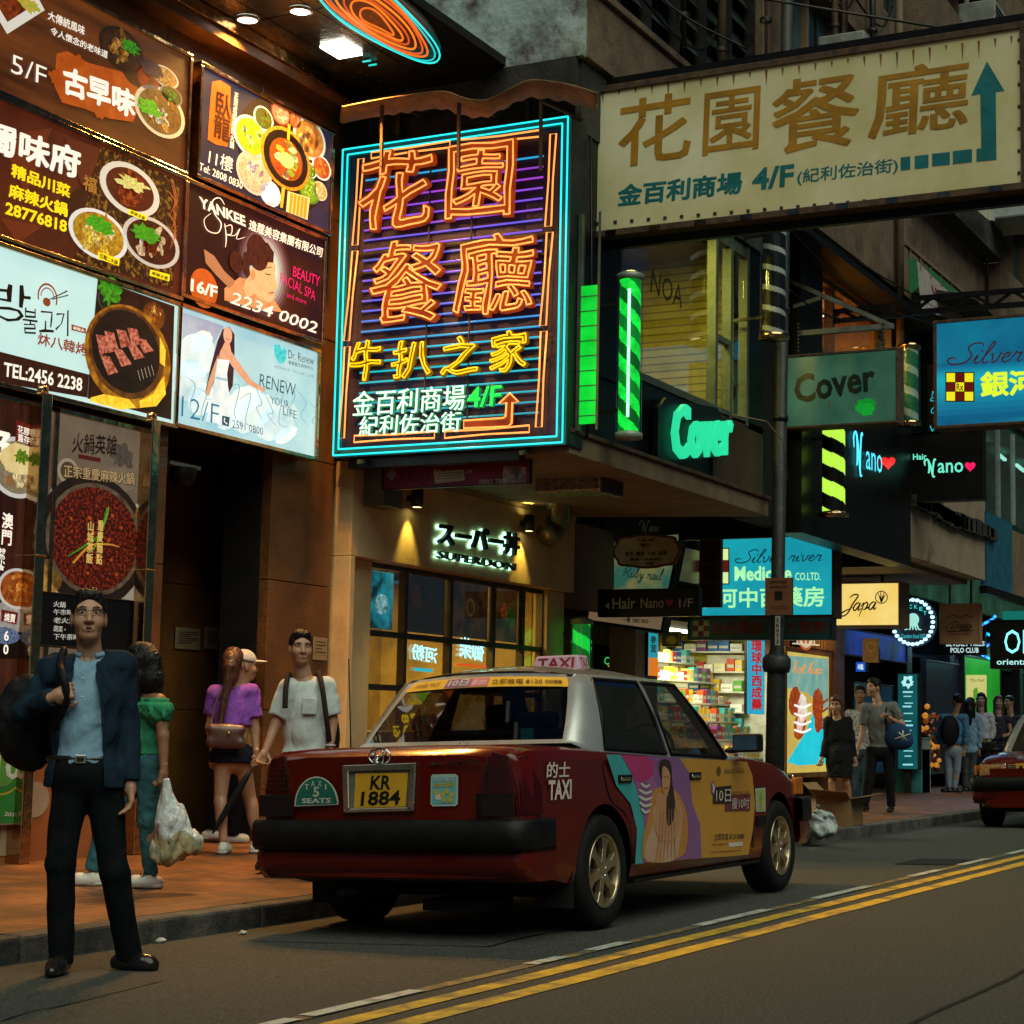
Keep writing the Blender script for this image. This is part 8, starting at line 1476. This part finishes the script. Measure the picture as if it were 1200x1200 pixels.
split(mb, 'ceiling_tube', sr); arealamp(24, 10.2, 2.4, 190, (1, .96, .6), sr, 2.0); arealamp(34, 9.0, 3.0, 22, (.2, .5, 1), sr, 1.5); arealamp(44, 8.6, 3.0, 60, (.25, 1, .6), sr, 2.0); arealamp(27.8, 8.9, 2.9, 14, (1, .62, .2), sr, .8); arealamp(38, 8.8, 2.9, 40, (.4, .75, 1), sr, 1.5)
# pharmacy counter and shelving, cartons as single things
cs = thing('pharmacy_shelves', 'white shelving packed with medicine cartons in the lit pharmacy', 'shelves', (24.6, 9.8, .1)); SHW = pm('shelf_white', (.55, .56, .5), .5)
SHELF = [(23.4, 26.3, 9.35, .42), (23.4, 26.3, 9.5, .68), (23.3, 26.3, 9.65, .94), (23.2, 26.3, 9.85, 1.2), (23.2, 26.3, 10.0, 1.46), (23.0, 26.3, 10.2, 1.78), (21.7, 26.2, 10.5, 2.06)]
for x0, x1, y, z in SHELF: mb = MB(); mb.box((x0, y, z-.025), (x1, y+.26, z), SHW); mb.build('shelf', cs)
mb = MB(); mb.box((23.3, 9.62, .08), (26.3, 10.2, .9), SHW); mb.box((26.28, 9.4, .08), (26.33, 10.4, 2.2), SHW); mb.build('frame', cs)
CC = ['d8b020', 'c84018', 'e8e8e0', '2060a8', '58a838', 'e0d8a0', '7a3a80', '30a0a8', 'f0f0f0', 'b82828', 'e8c860']; protos = []
for c in CC: m = MB(); w_, h_, d_ = random.uniform(.10, .19), random.uniform(.10, .22), .10; cm = pm('carton_'+c, lin(c), .5, var=.1); m.box((-w_/2, -d_/2, 0), (w_/2, d_/2, h_), cm); m.box((-w_*.42, -d_/2-.002, h_*.3), (w_*.42, -d_/2-.0005, h_*.55), pm('carton_band'+random.choice('ab'), random.choice(((.6, .6, .55), (.05, .08, .2))), .5)); o = m.build('medicine_carton'); protos.append((o, w_)); 
first = set()
for x0, x1, y, z in SHELF:
    x = x0+.1
    while x < x1-.1:
        k = random.randrange(len(protos)); o, w_ = protos[k]
        if k in first: c = o.copy(); COL.objects.link(c)
        else: c = o; first.add(k)
        c.location = (x+w_/2, y+.11, z+.001); tag(c, 'small coloured carton standing on the pharmacy shelves', 'carton', 'medicine cartons on the pharmacy shelves'); x += w_+random.uniform(.004, .03)
for z in (.45, .75, 1.05, 1.35, 1.65, 1.95, 2.25):
    mb = MB(); mb.box((26.1, 9.72, z-.025), (26.37, 11.28, z), SHW); mb.build('shelf', cs); y = 9.8
    while y < 11.1: o, w_ = random.choice(protos); c = o.copy(); COL.objects.link(c); c.location = (26.22, y+w_/2, z+.001); c.rotation_euler = (0, 0, R(-90)); y += w_+random.uniform(.004, .03); tag(c, 'small coloured carton standing on the pharmacy shelves', 'carton', 'medicine cartons on the pharmacy shelves')
b = Board('vertical_blue_banner', 'vertical sky blue banner of red characters in front of the pharmacy shelves', 'banner', em('2ea8cc', .9, lamp=None), q=[(876, 745), (896, 745), (896, 836), (876, 838)], y=9.15, depth=.05, fw=0); b.text('環\n球\n中\n西\n成\n藥', (880, 832), (893, 832), (880, 750), ink('b01818', 1), .03, .004, line=1.0); b.done()
b = Board('orange_side_banner', 'small cyan and orange vertical banner left of the pharmacy opening', 'banner', em('30a8b8', .7, lamp=None), q=[(760, 742), (771, 742), (771, 792), (760, 792)], y=9.1, depth=.04, fw=0); b.rect(0, 1, 0, .42, ink('e07818', .9)); b.text('參\n茸', (762, 765), (769, 765), (762, 745), RDI, .02, .005); b.done()
b = Board('salon_door_sign', 'black door sign with green lettering and scissors under the nail salon box', 'sign', BLK, q=[(700, 757), (738, 757), (738, 792), (700, 792)], y=9.6, depth=.05, fw=0); GNL = ink('40e070', .9); b.text('Cover', (708, 779), (730, 778), (708, 770), GNL, .0, .004); b.sh.stroke(b.pic, [(712, 788), (726, 780)], 1.4, ink('c8c030', .8), .005, 0); b.sh.stroke(b.pic, [(712, 780), (726, 788)], 1.4, ink('c8c030', .8), .005, 0); b.done()
p = hit(681, 768, 1, 9.0); barber('barber_pole', 'small green glowing barber pole low in the salon doorway behind the taxi', (p[0], 9.0, p[2]-.35), .7, .12, [em('10c038', 1.2, lamp=True), em('086820', .8, lamp=True)], .3, None, GLC)
b = Board('shield_sign', 'small dark blue shield emblem hanging at the pharmacy front', 'sign', pm('shield_blue', (.02, .05, .08), .4), q=[(776, 741), (797, 741), (795, 757), (778, 757)], val=22.5, axis=0, depth=.05, fw=.01); b.poly([(778, 757), (795, 757), (787, 763)], pm('shield_blue', (.02, .05, .08), .4)); b.disc((787, 750), 5, pm('shield_gold', (.4, .3, .08), .4), 1.3); b.done()
# sandal shop
WDF = pm('warm_wood', (.30, .14, .04), .5, var=.3, scale=5, stretch=(1, 1, .2))
b = Board('sandal_poster', 'bright window poster of two brown and white sandals over a cyan wave', 'poster', em('c8a850', .85, col2='e0cc60', scale=1.2, lamp=True), q=[(921, 764), (971, 769), (971, 906), (921, 904)], y=9.2, depth=.06, frame=WDF, fw=.08)
b.poly([(922, 768), (970, 772), (970, 835), (946, 812), (922, 806)], ink('5aa0a0', .85, col2='98b8a0', scale=3)); b.poly([(930, 880), (944, 858), (952, 836), (970, 842), (970, 895), (935, 897), (922, 893)], ink('18b8d0', 1, col2='28d0d8', scale=2)); 
for c, r, k, mt in (((931, 822), 17, 1.3, 'a84818'), ((958, 826), 19, 1.1, 'b85018'), ((937, 850), 16, 1.5, 'c05a20'), ((959, 846), 12, 1.3, 'a84010'), ((940, 830), 17, 1.0, 'f0ece0'), ((937, 848), 10, 1.2, 'f4f0e4')): b.disc(c, r, ink(mt, .95, col2='7a2c08' if mt[0] != 'f' else 'd8d0c0', scale=14), k, .006, rot=18, ragged=.06)
for y in (826, 836, 846, 855): b.sh.stroke(b.pic, [(930, y), (940, y+3), (950, y-1)], [2.4, 3, 2], ink('fbf8f0', 1), .009); b.sh.stroke(b.pic, [(954, y-6), (962, y-2), (970, y-7)], [2.2, 3, 2], ink('8a3410', 1), .009)
script(b.sh, b.let, 'hot hup', (928, 788), (962, 790), 14, ink('e88a20', 1), 1.0, .008) if 'h' in PEN else None; b.done()
em_ = thing('round_emblem', 'round lattice emblem of orange and cream above the sandal poster', 'emblem', tuple(hit(945, 742, 1, 9.1))); sh = Sheet(1, 9.12); m = MB(); sh.disc(m, (944, 741), 21, ink('c86820', .7), 1.6, 0); sh.disc(m, (944, 741), 18, ink('d8c8a8', .8), 1.6, .004, inner=.8)
for k in range(5): sh.stroke(m, [(934+k*5, 729), (934+k*5, 755)], 1.6, ink('e0d0b0', .8), .004, 0); sh.stroke(m, [(928, 730+k*6), (960, 732+k*6)], 1.6, ink('e0d0b0', .8), .005, 0)
m.build('face', em_); ws = thing('wood_slat_panel', 'panel of upright brown slats beside the round emblem', 'panel', (28.2, 9.1, 2.4)); m = MB()
for k in range(9): m.box((27.5+k*.14, 9.14, 2.36), (27.58+k*.14, 9.2, 2.98), WDF)
split(m, 'slats', ws)
for i, (px, py, hh, c) in enumerate(((911, 921, .5, (.05, .3, .3)), (934, 922, .62, (.3, .42, .36)))): q = on_pave(px, py); q[1] = min(q[1], 8.9); o = thing('display_plinth', ('low teal display plinth behind the lamp post', 'pale green display plinth in front of the sandal poster')[i], 'plinth', (q[0], 8.85, zpave(8.85))); m = MB(); m.box((q[0]-.28, 8.6, .06), (q[0]+.28, 9.1, .06+hh*1.5), pm('plinth%d' % i, c, .5)); m.build('block', o, bevel=.01); m = MB(); m.box((q[0]-.3, 8.58, .06+hh*1.5), (q[0]+.3, 9.12, .08+hh*1.5), pm('plinth_top', (.3, .45, .4), .4)); m.build('top', o)
# round bulb sign, yellow sign, tan sign, black sign, menu light box, dark blue sign
b = Board('yellow_lit_sign', 'yellow lit box sign with black script lettering beyond the cyan pharmacy sign', 'sign', em('f0c860', 1.0, col2='f8e08a', scale=1.5, lamp=True), q=[(976, 684), (1053, 684), (1053, 732), (977, 733)], val=27.0, axis=0, depth=.5, frame=pm('tan_frame', (.2, .12, .05), .5), fw=.03); script(b.sh, b.let, 'i Japa', (976, 717), (1026, 714), 19, ink('140c06', 1), 1.7, .006); b.sh.disc(b.pic, (1033, 700), 7.6, ink('140c06', 1), 1, .005, inner=.86)
for a in ((1029, 695), (1032, 692), (1036, 694), (1038, 697)): b.sh.stroke(b.pic, [(1033, 706), ((1033+a[0])/2, 700), a], [1.6, 1.4, .5], ink('140c06', 1), .006)
b.done(); m = MB(); m.bar(hit(1034, 683, 0, 27.2), hit(1034, 655, 0, 27.2), .04, CREAMD); split(m, 'hanger', b.o)
rb = thing('round_bulb_sign', 'round dark sign ringed by blue white bulbs with a pale emblem', 'sign', tuple(hit(1070, 729, 0, 30.0))); sh = Sheet(0, 30.0); m = MB(); sh.disc(m, (1070, 729), 29, pm('night_blue', (.006, .014, .03), .4), .92, -.1); m.build('disc', rb); m = MB()
for k in range(28): a = 2*math.pi*k/28; c = sh.P((1070+23.6*math.cos(a), 729+26*math.sin(a)), .02); m.lathe([(.0, -.03), (.03, -.02), (.038, 0), (.03, .02), (0, .03)], c, em('a8e4ff', 2.4, lamp=True), n=8)
split(m, 'bulb', rb); m = MB(); sh.disc(m, (1070, 726), 7.5, ink('a8f0e0', .9), .95, .0); 
for k in range(5): sh.stroke(m, [(1066+k*2, 731), (1063+k*3.4, 737), (1060+k*5, 738)], [2.4, 1.6, .8], ink('a8f0e0', .9), .001)
for k, ch in enumerate('POCKET'): a = R(215+k*22); sh.text(m, ch, (1070+17*math.cos(a)-2, 729+18*math.sin(a)+2), (1070+17*math.cos(a)+2, 729+18*math.sin(a)+2), (1070+17*math.cos(a)-2, 729+18*math.sin(a)-2.6), ink('30d8d0', .9), .03, .001)
sh.text(m, 'Comfort food 507', (1056, 748), (1084, 748), (1056, 743), ink('30c8d8', .8), .01, .001); m.build('emblem', rb)
TANF = pm('tan_board', (.42, .24, .13), .6, var=.12)
b = Board('tan_hanging_sign', 'tan square sign with fine brown lettering hanging from two rods', 'sign', TANF, q=[(1102, 708), (1148, 708), (1148, 754), (1102, 754)], val=30.0, axis=0, depth=.15, frame=TANF, fw=.01); script(b.sh, b.let, 'i Doggy', (1108, 737), (1139, 735), 8, BRD, .8, .005); b.sh.stroke(b.let, [(1110, 740), (1140, 739)], 1.2, BRD, .005, 0); b.text('THE GROOMERY', (1113, 745), (1137, 744.5), (1113, 742), BRD, .0, .005); b.sh.stroke(b.let, [(1110, 724), (1118, 721), (1125, 724), (1132, 721), (1140, 724)], .8, BRD, .005); b.done(); m = MB()
for px in (1113, 1138): m.bar(hit(px, 708, 0, 30.07), hit(px, 672, 0, 30.07), .03, RUST)
split(m, 'rod', b.o)
b = Board('navy_club_sign', 'dark navy sign with white capitals just below the tan hanging sign', 'sign', pm('navy_face', (.004, .008, .02), .4), q=[(1094, 736), (1154, 738), (1154, 768), (1094, 766)], val=31.0, axis=0, depth=.1, frame=BLK, fw=.01); WI = ink('d0f0f0', .9); b.text('BEVERLY HILLS', (1109, 757.5), (1154, 757), (1109, 752), WI, .02, .005); b.text('POLO CLUB', (1114, 765), (1147, 765), (1114, 759), WI, .02, .005); b.done()
b = Board('black_cyan_sign', 'black sign with huge cyan capitals cut by the right edge', 'sign', BLK, q=[(1161, 727), (1232, 727), (1232, 783), (1161, 783)], val=28.0, axis=0, depth=.2, frame=BLK, fw=.01); b.text('OK', (1177, 766), (1214, 766), (1177, 738), ink('90ffff', 1.2), .0, .005); b.text('oriental', (1168, 779), (1206, 779), (1168, 772), ink('b8f0f0', 1), .01, .005); b.done()
b = Board('menu_light_box', 'tall teal menu light box with white lettering on the pavement behind the man in grey', 'light box', em('0c4c50', .8, col2='106468', scale=2, lamp=True), q=[(1052, 790), (1076, 790), (1075, 901), (1053, 901)], val=31.5, axis=0, depth=.2, frame=DSTEEL, fw=.015); b.disc((1064, 799), 7, ink('b0f0f0', 1), 1, .004, ragged=.25, inner=.35)
for k, y in enumerate((811, 816, 824, 828, 836, 845, 850, 856, 866, 872, 880, 886, 896)): b.sh.stroke(b.let, [(1058+(k % 3), y), (1070-(k % 2)*2, y)], [2.0 if k % 3 == 0 else 1.2]*2, ink('98e8e8', .9), .005, 0)
b.done(); m = MB(); c = hit(1064, 901, 0, 31.6); m.bar(c, (c[0], c[1], zpave(c[1])), .1, DSTEEL); m.build('stand', b.o)
b = Board('green_shop_window', 'green lit shop window with a cream poster beyond the pedestrians', 'window', em('1c8a18', .7, col2='28a830', scale=1, lamp=True), q=[(1130, 772), (1172, 774), (1172, 905), (1130, 905)], y=9.15, depth=.1, fw=.04, frame=DSTEEL); b.poly([(1132, 791), (1156, 791), (1156, 822), (1132, 822)], ink('c8c070', .9)); b.disc((1143, 815), 8, ink('509020', .9), 1.5, ragged=.3); b.sh.text(b.let, 'Mon Nuit', (1137, 799), (1153, 799), (1137, 795), ink('604818', .8), .0, .006); b.done()
b = Board('teal_fascia_strip', 'teal lit fascia strip above the black sign at the right edge', 'light strip', em('107068', .8, lamp=True), q=[(1175, 716), (1230, 716), (1230, 727), (1175, 727)], val=29.0, axis=0, depth=.1, fw=0); b.done()
for nm, q, c1, lab in (('blue_fascia', [(985, 736), (1062, 750), (1062, 776), (985, 765)], '1a3aa8', 'blue lit fascia behind the round bulb sign'), ('cyan_window', [(1000, 800), (1046, 806), (1046, 905), (1000, 905)], '0c3850', 'dim cyan lit window behind the two men on the far pavement'), ('violet_window', [(1085, 775), (1126, 780), (1126, 905), (1085, 905)], '140c14', 'dark shop window of hanging amber baubles')): b = Board(nm, lab, 'window', em(c1, .6, col2='081020', scale=1.5, lamp=None), q=q, y=9.22, depth=.1, fw=.03, frame=DSTEEL); b.done()  # violet_window: the amber baubles stand for assorted warm lit goods
ag = thing('amber_goods', 'cluster of amber and orange baubles glowing in the dark shop window', 'garland', tuple(hit(1090, 860, 1, 9.1))); m = MB()  # assorted warm lit shop goods, put in as round, partly glowing beads
for k in range(45): c = hit(random.gauss(1090, 7), random.triangular(800, 905, 885), 1, 9.0+random.uniform(0, .1)); rr = random.uniform(.03, .075); m.lathe([(0, -rr), (rr*.8, -rr*.6), (rr, 0), (rr*.8, rr*.6), (0, rr)], c, random.choice([ink('7a3808', .7), ink('401804', .6), pm('goods_bead', (.3, .12, .03), .15, .6), ink('c07820', .9)]), n=8)
split(m, 'goods_bead', ag)
bt = thing('blue_light_string', 'loops of blue fairy lights beside the tan hanging sign', 'light string', tuple(hit(1155, 745, 1, 9))); m = MB()
for k in range(46): t = k/46*12; c = hit(1157+9*math.cos(t), 722+k*1.15, 0, 31.2); m.lathe([(0, -.03), (.03, 0), (0, .03)], c, ink(('40a8ff', '20e0ff', '3060ff')[k % 3], 1.5), n=6)
split(m, 'bulb', bt)
b = Board('beige_round_logo_sign', 'small beige hanging sign with a gold ring below the yellow lit sign', 'sign', pm('beige_sign', (.3, .2, .1), .6), q=[(1011, 748), (1030, 748), (1029, 777), (1011, 776)], val=29.0, axis=0, depth=.1, fw=0); b.disc((1021, 758), 6, pm('ring_gold', (.5, .32, .06), .4), 1, .004, inner=.7); b.done()
b = Board('blue_round_lantern', 'small blue square lantern sign with white strokes over the far pavement', 'sign', em('1850c0', .9, lamp=None), q=[(1003, 776), (1014, 776), (1014, 787), (1003, 787)], val=29.5, axis=0, depth=.2, fw=0); b.text('魂', (1005, 785), (1012, 785), (1005, 778), WI, .02, .004); b.done()
for par, x0, x1 in ((sb, 14.6, 18.6), (nb, 20.4, 24.6), (fb, 25.2, 29.0), (tb, 30, 44)):
    for k in range(4 if par is not tb else 7):
        m = MB(); x = random.uniform(x0, x1); z0 = random.choice((7.7, 8.5, 9.0)); m.tube([(x, UY-.16, z0), (x, UY-.14, z0+random.uniform(2, 5))], random.uniform(.02, .05), random.choice((RUST, CREAMD, DSTEEL)), 8)
        for j in range(3): m.lathe([(.07, 0), (.07, .04)], (x, UY-.15, z0+.3+j*.8), DSTEEL, n=10)
        m.build('drain_pipe', par); m = MB(); z = z0+random.uniform(0, 2); m.tube(smooth([(x-.9, UY-.12, z), (x-.2, UY-.14, z-.1), (x+.6, UY-.12, z+.03), (x+1.1, UY-.1, z+.5)], 4), .014, BLK, 5); m.build('conduit', par)
# ================================================================ LAMP POST, BOXES, LITTER, WIRES
lp = thing('lamp_post', 'dark grey steel lamp post with a brown notice, rising behind the taxi', 'lamp post', (18.62, 6.6, zpave(6.6))); PST = pm('post_grey', (.024, .026, .025), .55, .2, var=.4, scale=6, bump=.15, dirt=((.08, .08, .075), 14, .05)); base = np.array([18.60, 6.6, zpave(6.6)]); top = np.array([19.02, 6.6, 12.0]); d = (top-base)/(12.0-base[2]); at_ = lambda z: base+d*(z-base[2])
m = MB(); m.tube([at_(.05), at_(1.75), at_(1.85), at_(1.95), at_(12)], [.105, .098, .098, .074, .062], PST, 16); m.build('shaft', lp); m = MB(); m.tube([at_(1.70), at_(1.76), at_(1.84), at_(1.88)], [.135, .15, .15, .12], PST, 16); m.build('collar', lp); m = MB()
for k in range(3): m.tube([at_(4.4+k*1.2), at_(4.46+k*1.2)], .085, DSTEEL, 12)
split(m, 'clamp', lp); b = Board('post_notice', 'brown paper notice strapped to the lamp post in front of the cyan sign', 'notice', pm('notice_brown', (.20, .075, .03), .6, var=.15), q=[(897, 677), (929, 677), (928, 721), (896, 720)], val=18.50, axis=0, depth=.03, fw=0); b.poly([(908, 693), (917, 693), (917, 703), (908, 703)], BRD); b.text('NOTICE 告示', (903, 684), (922, 684), (903, 680), BRD, .02, .004)
for k in range(4): b.sh.stroke(b.let, [(902, 687+k*1.6 if k < 2 else 706+k*2.5), (923, 687+k*1.6 if k < 2 else 706+k*2.5)], .5, BRD, .004, 0)
b.done(); b = Board('post_number_plate', 'narrow white plate of black digits running down the lamp post', 'plate', pm('plate_white', (.5, .48, .4), .5), q=[(908.5, 722), (914.5, 722), (914, 756), (908, 756)], val=18.49, axis=0, depth=.02, fw=0); b.text('3\n6\n0\n7\n3', (909.5, 754), (913.3, 754), (909.5, 724), BRD, .02, .004, line=1.0); b.done()
cb = thing('cardboard_box', 'open cardboard box left on the pavement edge ahead of the taxi', 'box', tuple(on_pave(984, 966))); CRD = pm('cardboard', (.30, .17, .07), .8, var=.2, scale=5); c = on_pave(984, 966); m = MB(); x, y, z = c
for lo, hi in (((x-.25, y-.2, z), (x+.25, y-.19, z+.3)), ((x-.25, y+.19, z), (x+.25, y+.2, z+.3)), ((x-.25, y-.19, z), (x-.24, y+.19, z+.3)), ((x+.24, y-.19, z), (x+.25, y+.19, z+.3)), ((x-.24, y-.19, z), (x+.24, y+.19, z+.01))): m.box(lo, hi, CRD)
m.build('carton', cb)
for pts in ([(x-.25, y-.2, z+.3), (x+.25, y-.2, z+.3), (x+.27, y-.42, z+.36), (x-.27, y-.42, z+.34)], [(x-.25, y-.2, z+.3), (x-.25, y+.2, z+.3), (x-.45, y+.22, z+.40), (x-.44, y-.22, z+.38)], [(x-.25, y+.2, z+.3), (x+.25, y+.2, z+.3), (x+.25, y+.36, z+.46), (x-.25, y+.36, z+.46)]): m = MB(); m.prism(pts, (0, 0, .006), CRD); m.build('flap', cb)
pb = thing('rubbish_bag', 'pale crumpled plastic bag slumped over the kerb in front of the taxi', 'bag', tuple(on_pave(962, 978))); c = on_pave(960, 976); m = MB(); Sdf().e((0, 0, .10), (.19, .15, .13)).e((-.09, -.05, .07), (.15, .13, .09), k=.06).c((.04, .04, .18), (.07, .06, .26), .05, .025, k=.05).wrinkle(.022, 4, .14).mesh(m, pm('bag_pale', (.34, .38, .37), .4, var=.25, scale=8, bump=.5, bscale=25), .014); ORG[pb.name] = np.zeros(3); m.build('bag', pb, local=True)
PPR = pm('litter_paper', (.5, .5, .45), .7)
for k, (px, py, sz, lab) in enumerate(((188, 1105, .035, 'scrap of white paper in the gutter right of the suited man'), (124, 1108, .05, 'crumpled grey scrap in the gutter between the suited man and the kerb'), (570, 1052, .11, 'crumpled white tissue on the road under the taxi'), (285, 1095, .03, 'tiny pale scrap on the road behind the taxi'))):
    q = on_road(px, py); m = MB(); Sdf().e((0, 0, sz*.3), (sz, sz*.7, sz*.35)).e((sz*.5, sz*.3, sz*.25), (sz*.6, sz*.4, sz*.3), k=.01).wrinkle(sz*.2, k+1, sz).mesh(m, PPR, max(.006, sz*.12)); o = m.build('paper_scrap'); o.location = q; tag(o, lab, 'litter')
for i, (pts, lab) in enumerate((([(14.2, 6.7, 8.6), (14.6, 6.3, 7.6), (14.7, 5.5, 7.0)], 'thin black cable running down the beige parapet to the cream signboard'), ([(18.9, 6.6, 6.9), (20.5, 6.55, 6.75), (22.6, 6.5, 6.8), (26, 6.5, 7.0)], 'thin black wire sagging across the stained beige wall'), ([(18.9, 6.6, 6.6), (21.5, 6.5, 6.35), (24.5, 6.4, 6.6)], 'thin black wire sagging below the stained wall'), ([(19.0, 6.6, 5.9), (20, 6.3, 5.75), (22, 5.6, 6.2)], 'thin black wire from the lamp post to the blue box'))): m = MB(); m.tube(smooth([np.array(p) for p in pts], 6), .011, BLK, 5); tag(m.build('overhead_wire'), lab, 'wire')
for k, (x, z, lab) in enumerate(((21.0, 9.1, 'grimy air conditioner on the dark building above the signboard'), (26.2, 9.8, 'grimy air conditioner on the beige building above the signboard'), (27.8, 12.0, 'grimy air conditioner high on the beige building'), (31.5, 10.2, 'grimy air conditioner on the teal glass building'))):
    o = thing('air_conditioner', lab, 'air conditioner', (x, UY-.3, z)); m = MB(); m.box((x-.4, UY-.62, z-.28), (x+.4, UY-.05, z+.28), pm('ac_grey', (.24, .25, .22), .6, var=.4, scale=4)); m.build('case', o, bevel=.02); m = MB()
    for j in range(6): m.box((x-.36, UY-.632, z-.22+j*.075), (x+.36, UY-.622, z-.19+j*.075), DSTEEL)
    m.build('grille', o); m = MB(); m.box((x-.45, UY-.62, z-.33), (x+.45, UY-.05, z-.285), RUST); split(m, 'bracket', o)
